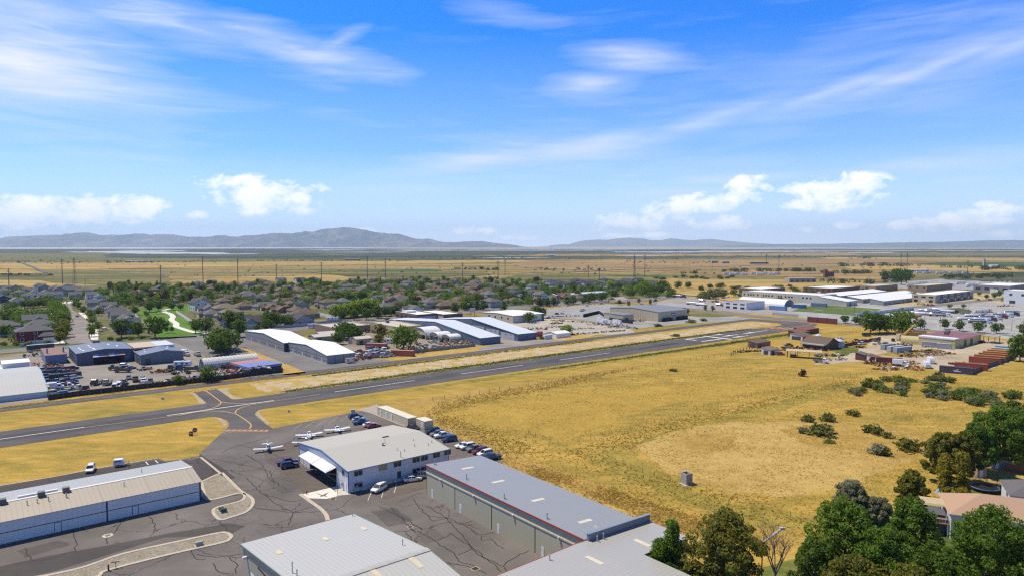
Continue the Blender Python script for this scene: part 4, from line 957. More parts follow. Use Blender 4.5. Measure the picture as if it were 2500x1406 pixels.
gsheet('concrete_walk',[(808,1190),(822,1186),(858,1204),(832,1208.6)],.074,m_conc)
mk = MB();mk.add([G(768,1201,.078),G(787,1207.5,.078),G(803,1200.5,.078),G(794,1208.8,.078),G(801,1213,.078),G(790,1210,.078),G(781,1212.4,.078),G(784,1208.6,.078)],[(0,1,7),(1,2,3),(1,3,5,7),(3,4,5),(7,5,6)])
struct(mk.build('pavement_marking',M('brown_marking',(.15,.12,.09),.8)))
def grate(px,py,s=1.1,rz=AA,label='rusty square drain grate in the asphalt',mat=None):
 t = thing('drain_grate',label,'drain',G(px,py,.06),rz)
 f = MB();
 for k in (-1,1):f.box(-s/2-.14,s/2+.14,k*(s/2+.07)-.07,k*(s/2+.07)+.07,0,.035);f.box(k*(s/2+.07)-.07,k*(s/2+.07)+.07,-s/2,s/2,0,.035)
 f.build('frame',m_kerb,t);g = MB();g.box(-s/2,s/2,-s/2,s/2,-.02,.012)
 for i in range(6):g.box(-s/2+s*(i+.2)/6,-s/2+s*(i+.7)/6,-s/2,s/2,.013,.03)
 g.build('grille',mat or M('grate_rust',(.055,.035,.025),.8),t)
grate(1160.5,1387.5,1.2,AA,'rusty drain grate in the cracked asphalt below the tan hangar row')
grate(1001.5,1285.5,.9,AA,'small drain grate in the cracked asphalt behind the near pale roof')
grate(813,1217.5,1.1,0,'dark drain grate at the edge of the pale concrete pad')
grate(327,1370.5,1.3,.5,'rusty drain grate in the kerbed gravel strip')
t = thing('manhole_cover','round manhole cover in a concrete collar on the asphalt','manhole',G(263,1306.5,.055));MB().tube((0,0,0),(0,0,.03),1.0,None,24).build('collar',m_conc,t);MB().tube((0,0,.031),(0,0,.045),.5,None,20).build('cover',M('cast_iron',(.16,.12,.09),.7),t)
GREENB = M('utility_green',(.035,.075,.05),.5);PALEB = M('utility_pale',(.32,.36,.30),.5)
def ubox(px,py,sx,sy,h,mat,label,rz=AA):
 t = thing('utility_box',label,'utility box',G(px,py,.12),rz)
 MB().box(-sx/2-.15,sx/2+.15,-sy/2-.15,sy/2+.15,0,.1).build('base',m_conc,t);b = MB();b.box(-sx/2,sx/2,-sy/2,sy/2,.1,h*.8);b.prism([(-sy/2-.03,h*.8+.002),(sy/2+.03,h*.8+.002),(sy/2+.03,h*.9),(-sy/2,h)],-sx/2-.03,sx/2+.03,0,'x');b.build('cabinet',mat,t)
ubox(540,1244,1.0,.8,.6,GREENB,'dark green utility box at the back of the gravel corner bed');ubox(545.5,1249,1.2,.9,.8,GREENB,'larger dark green utility box at the front of the gravel corner bed');ubox(486,1330,1.3,.9,.8,PALEB,'pale green utility box in the kerbed gravel strip')
t = thing('meter_post','short dark post in the kerbed gravel strip','post',G(265,1392,.1));MB().tube((0,0,0),(0,0,1.0),.16,.13,8).build('post',VDARK,t);MB().box(-.12,.12,-.12,.12,1.003,1.1).build('cap',VDARK,t)
t = thing('hand_pump','dark T shaped stand pipe in the kerbed gravel strip','stand pipe',G(283,1386,.1),.3);MB().tube((0,0,0),(0,0,1.15),.06,None,6).build('pipe',VDARK,t);MB().box(-.75,.6,-.08,.08,1.1,1.22).build('arm',GREENB,t)
# ================= white hangar row, lower left =================
wr = ribbed('white_ribbed_wall',(.66,.665,.66),0,.9,.9,.5,0,.07)
L_,W_ = 100.3,18.7;root = thing('hangar_row','long white hangar row with a tan and pale grey roof beside the gravel strip','hangar',U(-60,-163.4),AA)
shell(root,L_,W_,[(0,4.5),(8.6,5.62)],wr,ribbed('tan_metal_roof',(.42,.365,.28),0,.9,.88,.5,.1,.1,(.50,.455,.39),.5,9.0),.3,.12,'x','roof_front')
for o in list(root.children):
 if o.name.startswith('wall'):bpy.data.objects.remove(o)
MB().prism([(0,-.3),(W_,-.3),(W_,4.6),(8.6,5.5),(0,4.38)],0,L_,0,'x').build('wall',wr,root)
b = MB();slab(b,(8.6,5.64),(W_+.3,4.68),-.3,L_+.3,.12);b.build('roof_back',ribbed('grey_metal_roof',(.42,.43,.415),0,.9,.9,.45,.1,.08),root)
b = MB();b.prism([(8.2,5.6),(9.0,5.6),(9.0,5.70),(8.6,5.78),(8.2,5.70)],-.3,L_+.32,0,'x');b.build('ridge_cap',M('ridge_white',(.72,.72,.70),.5),root)
tr_ = M('trim_dark_blue',(.035,.045,.075),.5)
for x in (60.0+a for a in (-59,-37.5,-18.5,.9,21.7,40.15)):panel(root,L_,W_,'f',x-.13,x+.13,0,4.35,tr_,'trim',.08)
for x0,x1 in ((1.2,22.3),(22.7,41.3),(41.7,60.7),(61.1,81.5),(81.9,99.9)):
 panel(root,L_,W_,'f',x0,x1,.05,2.12,wr,'hangar_door',.05);panel(root,L_,W_,'f',x0,x1,2.14,2.26,tr_,'door_seam',.06);panel(root,L_,W_,'f',x0,x1,2.28,4.3,wr,'hangar_door',.05)
for px,py in ((142,1298),(331,1252)):
 u,z = onv(px,py,-163.4);x = u+60;d = panel(root,L_,W_,'f',x-.62,x+.62,.05,2.05,tr_,'door',.07);fbox(MB(),L_,W_,'f',x-.52,x+.52,.06,1.97,.071,.1).build('door_leaf',M('door_white',(.66,.67,.68),.4),d);fbox(MB(),L_,W_,'f',x+.36,x+.44,.95,1.07,.101,.15).build('handle',VDARK,d)
panel(root,L_,W_,'r',.0,.25,0,4.3,tr_,'trim',.06)
for px,py in ((7,1237),(101,1213),(161,1195)):
 u,z = onv(px,py,-171.6);roof_unit(root,u+60,8.0,5.45,1.25,1.15,M('cooler_grey') if px<150 else M('cooler_tan',(.25,.22,.18),.6))
for px,py,k in ((162,1207,1),(90,1203,0),(119,1232,0),(66,1220,0),(303,1187,0),(346,1155,0)):
 u,z = onv(px,py,-168.5 if py>1180 or k else -176);y = 5.1 if (py>1180 or k) else 12.6;vent(root,u+60,y,4.5+(y if y<8.6 else 17.2-y)*.13,.8,.14 if k else .09)
b = MB();b.box(67,74,9.6,10.3,5.5,5.95);b.build('roof_beam',M('ridge_white'),root)
MB().box(100.32,101.2,2.0,3.4,0,1.6).build('utility_box',M('utility_grey',(.45,.46,.48),.5),root)
# ================= blue-trimmed hangar with the open door =================
ww = ribbed('pale_blue_wall',(.62,.64,.655),0,.62,.9,.5,0,.06);wf = ribbed('pale_blue_gable',(.66,.675,.685),1,.62,.9,.5,0,.05)
BT = M('trim_blue',(.07,.17,.36),.45)
u0,u1,v0,v1 = 68.5,96.6,-176.3,-146.5;L_,W_ = u1-u0,v1-v0;root = thing('flying_club_hangar','pale blue hangar with a grey roof and its bifold door hoisted open','hangar',U(u0,v1),AA)
hr,he = 7.0,5.45;ym = W_/2;zt = lambda y:he+(hr-he)*(1-abs(y-ym)/ym)-.12
o0,o1,oz = 6.5,23.0,4.75
b = MB()
b.box(0,L_,0,.2,-.3,he-.1);b.box(0,L_,W_-.2,W_,-.3,he-.1);b.prism([(.2,-.3),(W_-.2,-.3),(W_-.2,zt(W_)),(ym,zt(ym)),(.2,zt(0))],L_-.2,L_,0,'x')
b.build('wall',ww,root)
b = MB();b.prism([(.2,-.3),(o0,-.3),(o0,zt(o0)),(.2,zt(.2))],0,.2,0,'x');b.prism([(o1,-.3),(W_-.2,-.3),(W_-.2,zt(W_-.2)),(o1,zt(o1))],0,.2,0,'x');b.prism([(o0,oz),(o1,oz),(o1,zt(o1)),(ym,zt(ym)),(o0,zt(o0))],0,.2,0,'x');b.build('gable_wall',wf,root)
b = MB();slab(b,(-.3,he-.03),(ym,hr),-.3,L_+.3,.14);slab(b,(ym,hr),(W_+.3,he-.03),-.3,L_+.3,.14);b.build('roof',ribbed('grey_membrane_roof',(.43,.425,.39),0,1.2,.95,.75,0,.05,(.46,.44,.40),.2),root)
b = MB()
for s0,z0,s1,z1 in ((-.3,he-.03,ym,hr),(ym,hr,W_+.3,he-.03)):b.prism([(s0,z0-.42),(s1,z1-.42),(s1,z1+.06),(s0,z0+.06)],-.42,-.302,0,'x')
b.box(-.05,.12,-.06,.1,0,he-.45);b.box(-.05,.12,W_-.1,W_+.06,0,he-.45);b.box(L_-.1,L_+.06,-.05,.1,0,he-.2);b.build('trim',BT,root)
MB().box(-.3,L_+.3,-.42,-.303,he-.22,he-.02).build('gutter',M('gutter_grey',(.22,.25,.28),.4),root)
MB().box(.22,L_-.22,.22,W_-.22,.02,.08).build('floor',M('hangar_floor',(.16,.155,.15),.5),root)
MB().box(9.5,9.7,.22,W_-.22,.1,5.3).build('partition',M('partition_dark',(.05,.055,.06),.8),root)
b = MB();b.loft([[(-.05,o0-.3,oz+.02),(-.05,o1+.2,oz+.02),(-.05,o1+.2,oz-.13),(-.05,o0-.3,oz-.13)],[(-2.9,o0-.3,4.0),(-2.9,o1+.2,4.0),(-2.9,o1+.2,3.86),(-2.9,o0-.3,3.86)]])
d = b.build('bifold_door',ribbed('door_panel_white',(.70,.72,.735),1,.45,.93,.4,0,.04),root)
b = MB();b.loft([[(-2.86,o0-.3,3.80),(-2.86,o1+.2,3.80),(-2.78,o1+.2,3.70),(-2.78,o0-.3,3.70)],[(-.1,o0-.3,3.05),(-.1,o1+.2,3.05),(-.1,o1+.2,2.93),(-.1,o0-.3,2.93)]]);b.build('door_lower_leaf',M('door_inner',(.16,.17,.2),.6),d)
for y in (o0,(o0+o1)/2,o1):MB().tube((-.12,y,oz+.5),(-2.8,y,4.05),.03,None,5).build('hoist_cable',VDARK,d)
MB().box(3.0,3.9,15.5,16.4,.08,1.7).build('tool_cabinet',M('cabinet_red',(.32,.03,.025),.4),root);MB().box(5.2,6.2,9.0,11.5,.08,1.0).build('workbench',M('bench_wood',(.25,.18,.1),.7),root)
for px,py,dy in ((733,1094,0),(741,1105,0)):pass
for y in (25.4,27.6):panel(root,L_,W_,'l',y-.5,y+.5,.05,2.1,M('door_pale',(.68,.7,.72),.4),'door',.05)
for px,py,w,h in ((874.8,1154,2.2,1.25),(934.5,1140.7,2.2,1.25),(970.4,1132,2.15,1.3),(1015.8,1121.6,2.1,1.3),(1036,1117,2.1,1.3),(1065.4,1109.8,2.1,1.3),(1092.5,1103.4,2.1,1.3),(874.8,1182.6,2.2,1.25),(1016.2,1147.6,2.1,1.3),(1036,1143,2.1,1.3)):
 u,z = onv(px,py,v1);window(root,L_,W_,'f',u-u0,z-h/2,w,h,M('window_frame_grey',(.30,.31,.33),.5),M('yellow_blind',(.42,.36,.10),.4) if px==934.5 else GL,1,.1)
v,z = onu(838,1153,u0);window(root,L_,W_,'l',v1-v,z-.65,1.3,1.3,M('window_frame_grey'),GL,1,.1)
v,z = onu(825,1147,u0);d = panel(root,L_,W_,'l',v1-v-.75,v1-v+.75,z-.7,z+.7,M('sign_white',(.72,.74,.76),.5),'sign',.08)
def letters(par,text,size,mat,M4,name='lettering',ext=.012):
 cu_ = bpy.data.curves.new(name,'FONT');cu_.body = text;cu_.size = size;cu_.align_x = 'CENTER';cu_.align_y = 'CENTER';cu_.extrude = ext;cu_.resolution_u = 2
 tmp = bpy.data.objects.new(name,cu_);C.objects.link(tmp);dg = bpy.context.evaluated_depsgraph_get();me = bpy.data.meshes.new_from_object(tmp.evaluated_get(dg));bpy.data.objects.remove(tmp)
 me.materials.clear();me.materials.append(mat);me.name = name;o = link(name,me,par);o.matrix_local = M4;return o
def on_face(L,W,face,s,z,out):
 q = {'f':0,'b':math.pi,'l':-math.pi/2,'r':math.pi/2}[face]
 x,y,zz = face_pt(L,W,face,s,z,out);return Matrix.Translation((x,y,zz))@Matrix.Rotation(q,4,'Z')@Matrix.Rotation(math.pi/2,4,'X')
letters(d,'UCA',.72,M('navy_lettering',(.03,.05,.16),.5),on_face(L_,W_,'l',v1-v,z+.15,.095));fbox(MB(),L_,W_,'l',v1-v-.55,v1-v+.55,z-.45,z-.37,.081,.09).build('underline',M('navy_lettering'),d)
u,z = onv(974.5,1156,v1);d = panel(root,L_,W_,'f',u-u0-.5,u-u0+.5,.3,2.5,M('door_navy',(.04,.05,.07),.5),'door',.06)
v,z = onu(844,1190,u0);panel(root,L_,W_,'l',v1-v-.5,v1-v+.5,.05,2.1,M('door_pale'),'door',.06)
panel(root,L_,W_,'f',3.2,14.5,.0,.75,M('plinth_pale',(.56,.58,.60),.7),'plinth',.35)
b = MB();b.tube((3.2,-.45,1.05),(14.6,-.45,1.05),.035,None,5)
for x in (3.3,6,8.8,11.6,14.5):b.tube((x,-.45,.02),(x,-.45,1.05),.035,None,5)
b.build('railing',M('rail_grey',(.3,.31,.33),.5),root)
b = MB();b.box(1.3,1.8,-.5,-.1,.5,1.3);b.box(1.9,2.2,-.35,-.05,.9,1.6);b.tube((1.5,-.3,0),(1.5,-.3,.5),.06,None,6);b.build('gas_meter',M('utility_grey'),root)
b = MB();b.tube((-.25,3.0,0),(-.25,3.0,2.6),.07,None,6);b.box(-.5,-.08,2.7,3.3,1.2,2.0);b.build('conduit',M('utility_grey'),root)
for px,py,h,r in ((940,1082,1.1,.07),(934.3,1086,.55,.28),(969.5,1098.5,.45,.08),(987,1100.5,.4,.08),(1012.5,1089,.5,.09),(1045.5,1086.5,.45,.09),(1054,1079.5,.4,.09),(978.5,1115,1.3,.1),(1009.5,1075,.3,.07)):
 y = 6.0
 for _ in range(12):
  q = G(px,py,he+(hr-he)*(y/ym if y<ym else 2-y/ym));v = q.x*SU-q.y*CU;y = min(W_-1,max(.4,v1-v))
 vent(root,q.x*CU+q.y*SU-u0,y,q.z,h,r)
b = MB();
q = G(941,1067.5,6.8);b.box(q.x*CU+q.y*SU-u0-.9,q.x*CU+q.y*SU-u0+.9,v1-(q.x*SU-q.y*CU)-.3,v1-(q.x*SU-q.y*CU)+.3,6.5,7.15);b.build('roof_mount',VDARK,root)
# ================= tan hangar row with the red trim =================
TW = ribbed('tan_ribbed_wall',(.46,.44,.32),1,.62,.8,.55,0,.08);RT = M('trim_red',(.36,.05,.035),.5)
BR = ribbed('blue_grey_metal_roof',(.35,.36,.355),1,.75,.84,.42,.25,.08,None,.7)
u0,u1,v0,v1 = 82.2,97.6,-134.0,-82.0;L_,W_ = u1-u0,v1-v0;root = thing('hangar_row','tan ribbed hangar row with a red roof edge and blue grey roof','hangar',U(u0,v1),AA)
MB().prism([(0,-.3),(L_,-.3),(L_,6.3),(0,7.15)],0,W_,0,'y').build('wall',TW,root)
b = MB();slab(b,(-.25,7.32),(L_+.25,6.42),0,W_+.2,.12,0,'y');b.build('roof',BR,root)
b = MB();b.box(-.36,-.252,.3,W_+.3,7.05,7.36);b.prism([(-.36,7.0),(L_+.3,6.1),(L_+.3,6.42),(-.36,7.36)],W_+.203,W_+.32,0,'y');b.build('trim',RT,root)
MB().box(-.22,-.003,.2,W_-.1,5.35,5.62).build('door_track',M('track_pale',(.46,.42,.33),.6),root)
seams = [0.3]+[v1-v for v in (-95.2,-108.8,-122.1)]+[W_-.25]
for a,c in zip(seams,seams[1:]):panel(root,L_,W_,'l',a+.14,c-.14,.12,5.3,TW,'hangar_door',.09);panel(root,L_,W_,'l',c-.14,c+.14,.1,5.34,M('seam_dark',(.06,.05,.035),.7),'door_seam',.04)
for v in (-131.3,-119.9,-106.5,-93.0):
 s = v1-v;d = panel(root,L_,W_,'l',s-.42,s+.42,.12,2.15,M('door_white'),'door',.13);fbox(MB(),L_,W_,'l',s-.34,s-.27,1.0,1.1,.131,.17).build('handle',VDARK,d)
MB().box(-.1,.0,0,W_,-.02,.1).build('sill',m_kerb,root)
def onroof(px,py,z0,k=0.0):
 q = G(px,py,z0);return q.x*CU+q.y*SU,q.x*SU-q.y*CU
for px,py in ((1078,1165),(1159,1213),(1255,1260),(1367,1320)):
 v,z = onu(px,py,u0);s = v1-v;b = MB();b.tube((-.35,s,5.0),(-.35,s,5.6),.16,None,8);b.tube((-.35,s,5.603),(-.35,s,5.75),.2,.06,8);b.box(-.3,-.02,s-.05,s+.05,5.1,5.2);b.build('wall_lamp',M('lamp_white',(.7,.7,.68),.4),root)
for px,py,h in ((1061,1135,1.0),(1139,1171,1.1),(1231,1219,1.0),(1335.5,1268,1.0)):
 u,v = onroof(px,py,7.1);vent(root,u-u0,v1-v,7.3-(u-u0)*.055,h,.1,True,True)
for px,py in ((1142,1142),(1216.5,1175),(1313.5,1220),(1428.5,1272)):
 u,v = onroof(px,py,6.9);x = u-u0;y = v1-v;z = 7.32-(x+.25)*.057+.012;MB().loft([[(x-1.6,y-.5,z+.09),(x-1.6,y+.5,z+.09),(x-1.6,y+.5,z+.11),(x-1.6,y-.5,z+.11)],[(x+1.6,y-.5,z-.095),(x+1.6,y+.5,z-.095),(x+1.6,y+.5,z-.07),(x+1.6,y-.5,z-.07)]]).build('skylight',M('skylight_cream',(.62,.57,.45),.5),root)
b = MB();u,v = onroof(1454,1295,6.9);b.tube((u-u0,v1-v,6.7),(u-u0,v1-v,7.7),.05,None,6);b.loft([[(u-u0-.3,v1-v-.3,7.5),(u-u0+.3,v1-v-.3,7.5),(u-u0+.35,v1-v+.2,7.95),(u-u0-.35,v1-v+.2,7.95)],[(u-u0-.28,v1-v-.24,7.46),(u-u0+.28,v1-v-.24,7.46),(u-u0+.33,v1-v+.26,7.9),(u-u0-.33,v1-v+.26,7.9)]]);b.build('satellite_dish',M('lamp_white'),root)
u0,u1,v0,v1 = 58.5,98.3,-81.6,-50.0;L_,W_ = u1-u0,v1-v0;root = thing('hangar_row','near end section of the tan hangar row, silver roofed, beside the big trees','hangar',U(u0,v1),AA)
MB().prism([(0,-.3),(27.5,-.3),(27.5,6.82),(21.5,7.05),(0,6.7)],0,W_,0,'y').prism([(27.51,-.3),(L_,-.3),(L_,6.35),(27.51,6.82)],22.5,W_,0,'y').build('wall',TW,root)
SR = ribbed('silver_metal_roof',(.46,.45,.415),1,.75,.84,.4,.2,.07,(.50,.48,.44),.7)
b = MB();slab(b,(-.3,6.85),(21.5,7.2),-.2,W_+.25,.12,0,'y');slab(b,(21.5,7.2),(27.7,6.967),-.2,W_+.25,.12,0,'y');slab(b,(27.7,6.967),(L_+.3,6.5),22.3,W_+.25,.12,0,'y');b.build('roof',SR,root)
b = MB();b.prism([(-.3,6.55),(21.5,6.9),(23.3,6.85),(23.3,7.2),(21.5,7.24),(-.3,6.9)],W_+.253,W_+.38,0,'y');b.box(L_+.303,L_+.42,22.3,W_+.2,6.1,6.52);b.build('trim',RT,root)
b = MB();b.prism([(23.9,6.4),(L_+.35,6.2),(L_+.35,7.75),(23.9,8.35)],W_-.25,W_+.2,0,'y');b.build('parapet_wall',M('parapet_grey',(.20,.215,.245),.6,0,.12,.5),root)
MB().prism([(23.8,8.352),(L_+.45,7.752),(L_+.45,7.85),(23.8,8.45)],W_-.35,W_+.3,0,'y').build('coping',M('coping_blue',(.22,.26,.33),.5),root)
for px,py,w in ((1568,1324,3.4),(1451,1371,3.6),(1552,1342,0)):
 if not w:continue
 u,v = onroof(px,py,6.85);x = u-u0;y = v1-v;z = 7.0+(.17-(x-21.5)*.037 if x>21.5 else -(21.5-x)*.016+.17)+.04
 MB().loft([[(x-.45,y-w/2,z),(x+.45,y-w/2,z),(x+.45,y-w/2,z+.02),(x-.45,y-w/2,z+.02)],[(x-.45,y+w/2,z),(x+.45,y+w/2,z),(x+.45,y+w/2,z+.02),(x-.45,y+w/2,z+.02)]]).build('skylight',M('skylight_cream'),root)
for px,py in ((1342,1368),(1458,1322),(1473,1315)):u,v = onroof(px,py,7);vent(root,u-u0,v1-v,6.95,1.0,.1,True,True)
# ================= near pale hangar, bottom centre =================
u0,u1,v0,v1 = 36.3,57.2,-120.5,-66.5;L_,W_ = u1-u0,v1-v0;root = thing('near_hangar','wide tan hangar with a pale silver roof, skylights and green edge, nearest','hangar',U(u0,v1),AA)
TW2 = ribbed('tan_wall',(.40,.37,.29),1,.62,.84,.55,0,.07)
MB().prism([(0,-.3),(W_,-.3),(W_,5.8),(26.8,8.45),(0,5.8)],0,L_,0,'x').build('wall',TW2,root)
SR2 = ribbed('pale_silver_roof',(.50,.495,.455),0,.8,.86,.42,.12,.07,(.54,.525,.48),.6)
b = MB();slab(b,(-.3,5.9),(26.8,8.62),-.3,L_+.3,.12);slab(b,(26.8,8.62),(W_+.3,5.9),-.3,L_+.3,.12);b.build('roof',SR2,root)
b = MB();b.prism([(26.1,8.6),(27.5,8.6),(27.5,8.68),(26.8,8.74),(26.1,8.68)],-.3,L_+.32,0,'x');b.build('ridge_cap',M('ridge_grey',(.40,.40,.38),.5),root)
GT = M('trim_green',(.14,.2,.16),.5);b = MB()
for x0,x1 in ((-.42,-.303),(L_+.303,L_+.42)):b.prism([(-.3,5.6),(26.8,8.3),(26.8,8.66),(-.3,5.94)],x0,x1,0,'x');b.prism([(26.8,8.3),(W_+.3,5.6),(W_+.3,5.94),(26.8,8.66)],x0,x1,0,'x')
b.build('trim',GT,root)
zr = lambda y:5.9+(y+.3)*.1004 if y<26.8 else 5.9+(W_+.3-y)*.1004
for px,py in ((680.5,1347),(794.5,1314),(887.5,1289),(1015,1371),(917,1398)):
 y = 40
 for _ in range(14):q = G(px,py,zr(y));y = v1-(q.x*SU-q.y*CU);y = max(.5,min(W_-.5,y))
 x = q.x*CU+q.y*SU-u0;w,z = (1.9,zr(y));k = -.1004 if y>26.8 else .1004;hw = 1.0 if py<1365 else 1.9
 MB().loft([[(x-.45,y-hw,z-k*hw+.015),(x+.45,y-hw,z-k*hw+.015),(x+.45,y-hw,z-k*hw+.04),(x-.45,y-hw,z-k*hw+.04)],[(x-.45,y+hw,z+k*hw+.015),(x+.45,y+hw,z+k*hw+.015),(x+.45,y+hw,z+k*hw+.04),(x-.45,y+hw,z+k*hw+.04)]]).build('skylight',M('skylight_sand',(.60,.52,.37),.5),root)
for px,py,h in ((861,1259,.9),(983,1329,.8),(714,1398,1.6),(725,1404,.8)):
 y = 30
 for _ in range(14):q = G(px,py,zr(y));y = max(.4,min(W_-.4,v1-(q.x*SU-q.y*CU)))
 vent(root,q.x*CU+q.y*SU-u0,y,zr(y),h,.09)
for v,z in ((-118.2,4.2),(-104.5,4.6)):s = v1-v;MB().box(-.75,-.02,s-.25,s+.25,z,z+.4).build('wall_lamp',M('lamp_white'),root)
panel(root,L_,W_,'l',W_-6,W_-4.2,.1,2.4,M('door_white'),'door',.06);panel(root,L_,W_,'l',20,W_-8,4.6,4.9,M('seam_dark'),'door_track',.1);panel(root,L_,W_,'l',20,W_-8,.1,4.6,TW2,'hangar_door',.06)
# ================= cream storage units =================
CR = ribbed('cream_panel',(.60,.52,.36),0,.5,.9,.5,0,.05)
def store(u,v0,v1,W,h,label,doors):
 L = v1-v0;r = thing('storage_unit',label,'storage unit',U(u,v0,.05),AA-math.pi/2)
 b = MB();b.box(0,L,0,W,.05,h);b.build('wall',CR,r);MB().box(-.06,L+.06,-.06,W+.06,h+.003,h+.12).build('roof',M('cream_roof',(.68,.63,.48),.5),r)
 for s in doors:window_ = MB();d = MB().box(s-.62,s+.62,-.05,-.002,.1,2.15).build('door',M('door_frame_grey',(.40,.42,.42),.5),r);MB().box(s-.52,s+.52,-.09,-.051,.14,2.07).build('door_leaf',M('roll_door_white',(.68,.70,.70),.5),d)
 c = MB()
 for x in (0,L):c.box(x-.08,x+.08,-.07,.1,0,h)
 c.build('corner_post',M('cream_dark',(.42,.36,.24),.5),r)
store(109.2,-209.4,-189.0,3.3,2.75,'long cream storage unit with three white doors at the field edge',(2.2,6.0,9.6))
store(111.6,-188.2,-182.9,3.3,2.6,'short cream storage unit with one door, at the end of the long one',(3.9,))
# ================= things standing about =================
t = thing('concrete_tower','small open topped concrete block tower in the dry field','tower',G(1676,1180),.5)
b = MB();w,h = 1.0,2.75
for x0,x1,y0,y1 in ((-w,w,-w,-w+.2),(-w,w,w-.2,w),(-w,-w+.2,-w+.2,w-.2),(w-.2,w,-w+.2,w-.2)):b.box(x0,x1,y0,y1,-.2,h)
b.build('block_wall',M('concrete_block',(.34,.32,.28),.9,0,.2,1.5),t);MB().box(-w-.5,w+.2,-w-.4,w+.2,-.1,.12).build('footing',m_conc,t)
MB().box(-.15,.15,-w-.02,-w-.003,.35,.65).build('hatch',VDARK,t)
def roundsign(px,py,h,r,label):
 t = thing('warning_sign',label,'sign',G(px,py),.35);MB().tube((0,0,0),(0,0,h),.05,None,6).build('post',STEELP,t);MB().tube((0,-.03,h),(0,.03,h),r,None,16).build('sign_face',M('sign_red',(.16,.04,.035),.5),t);MB().box(-r*.7,r*.7,-.05,-.032,h-.1,h+.1).build('bar',W_L,t)
roundsign(476,1060.5,1.5,.72,'round dark red no entry sign on a post in the verge');t = thing('verge_box','dark round faced marker box low in the verge','sign',G(466.5,1063),.35);MB().box(-.55,.55,-.2,.2,0,.25).build('base',VDARK,t);MB().tube((0,-.25,.75),(0,.2,.75),.65,None,14).build('drum',M('sign_red'),t);MB().box(-.45,.45,-.28,-.252,.67,.85).build('bar',W_L,t)
for px,py,s,lb in ((397,974,.9,'grey marker box in the grass between runway and taxiway'),(705.5,1005,.8,'small grey marker box in the dry grass by the apron'),(862,1008,1.4,'grey utility cabinet at the end of the parked car row')):t = thing('marker_box',lb,'utility box',G(px,py,.03),.3);MB().box(-s/2,s/2,-s/3,s/3,.05,s).build('cabinet',M('utility_grey'),t);MB().box(-s/2-.1,s/2+.1,-s/3-.1,s/3+.1,-.02,.05).build('base',m_conc,t)
t = thing('fire_hydrant','small red hydrant at the corner of the pale concrete pad','hydrant',G(748.5,1205,.05));b = MB();b.tube((0,0,0),(0,0,.7),.17,.14,8);b.tube((-.3,0,.45),(.3,0,.45),.09,None,6);b.tube((0,0,.703),(0,0,.85),.16,.04,8);b.build('body',M('hydrant_red',(.42,.07,.03),.4),t)
t = thing('flag_pole','thin bare pole standing on the pale concrete pad','pole',G(824.5,1208,.05));MB().tube((0,0,0),(0,0,2.9),.06,.04,6).build('pole',STEELP,t);MB().tube((0,0,0),(0,0,.1),.2,None,8).build('base',m_conc,t)
def plane(p,rz,label,col,nose,scale=.87):
 loc = G(*p);loc.z = .06;r = thing('light_aircraft',label,'aircraft',loc,rz,None);r.scale = (scale,)*3;wm = PAINTS['white'];b = MB()
 def fr_(x,w,h,zc,n=10):return [(x,math.cos(2*math.pi*i/n)*w,zc+math.sin(2*math.pi*i/n)*h) for i in range(n)]
 b.loft([fr_(-4.2,.06,.1,1.45),fr_(-3.2,.2,.25,1.38),fr_(-1.4,.48,.5,1.22),fr_(-.4,.58,.62,1.15),fr_(1.2,.57,.6,1.1)]);b.build('fuselage',wm,r,True)
 c = MB();c.loft([fr_(1.2,.57,.58,1.1),fr_(2.2,.52,.5,1.08),fr_(2.75,.3,.32,1.08)]);c.build('cowling',nose,r,True)
 k = MB();k.loft([[(-1.3,-.42,1.55),(1.15,-.5,1.55),(1.15,.5,1.55),(-1.3,.42,1.55)],[(-.9,-.3,2.02),(.45,-.36,2.05),(.45,.36,2.05),(-.9,.3,2.02)]]);k.build('canopy_glass',GL,r);MB().box(-.95,.5,-.37,.37,2.04,2.1).build('cabin_roof',wm,r)
 for s,nm in ((1,'wing'),(-1,'wing')):
  q = MB();q.loft([[(-.55,s*.45,.78),(1.05,s*.45,.80),(.9,s*.45,.98),(-.55,s*.45,.86)],[(-.5,s*4.3,1.14),(.95,s*4.3,1.15),(.85,s*4.3,1.29),(-.5,s*4.3,1.2)],[(-.35,s*4.6,1.2),(.7,s*4.6,1.2),(.65,s*4.6,1.25),(-.35,s*4.6,1.24)]]);q.build(nm,wm,r)
 q = MB();q.loft([[(-4.2,-1.6,1.45),(-3.4,-1.6,1.46),(-3.4,-1.6,1.52),(-4.2,-1.6,1.5)],[(-4.2,1.6,1.45),(-3.4,1.6,1.46),(-3.4,1.6,1.52),(-4.2,1.6,1.5)]]);q.build('tailplane',wm,r)
 q = MB();q.prism([(-4.25,1.5),(-3.1,1.5),(-3.75,2.6),(-4.3,2.6)],-.05,.05);q.build('tail_fin',col,r)
 q = MB();q.tube((2.75,0,1.08),(3.05,0,1.08),.13,.03,8);q.box(2.78,2.84,-.09,.09,.2,1.96);q.build('propeller',VDARK,r)
 add_wheels(r,[(2.0,0),(-.1,1.5),(-.1,-1.5)],.24,.16);q = MB();q.tube((2.0,0,.3),(2.0,0,.8),.05,None,5)
 for s in (-1.5,1.5):q.tube((-.1,s,.3),(-.1,s,.9),.05,None,5)
 q.build('undercarriage',STEELP,r)
NB = PAINTS['blue']
plane((655,1100.5),-1.16,'white low wing aircraft with a blue nose standing alone on the apron',PAINTS['white'],NB)
plane((748,1085),-1.30,'white aircraft half hidden by the corner of the blue trimmed hangar',PAINTS['grey'],PAINTS['white'])
plane((755,1067),2.0,'white parked aircraft in the middle of the row behind the hangar roof',PAINTS['white'],PAINTS['white'])
plane((824,1054),2.05,'white parked aircraft nearest the row of parked cars',PAINTS['white'],PAINTS['white'])
CG = 'cars parked around the hangars'
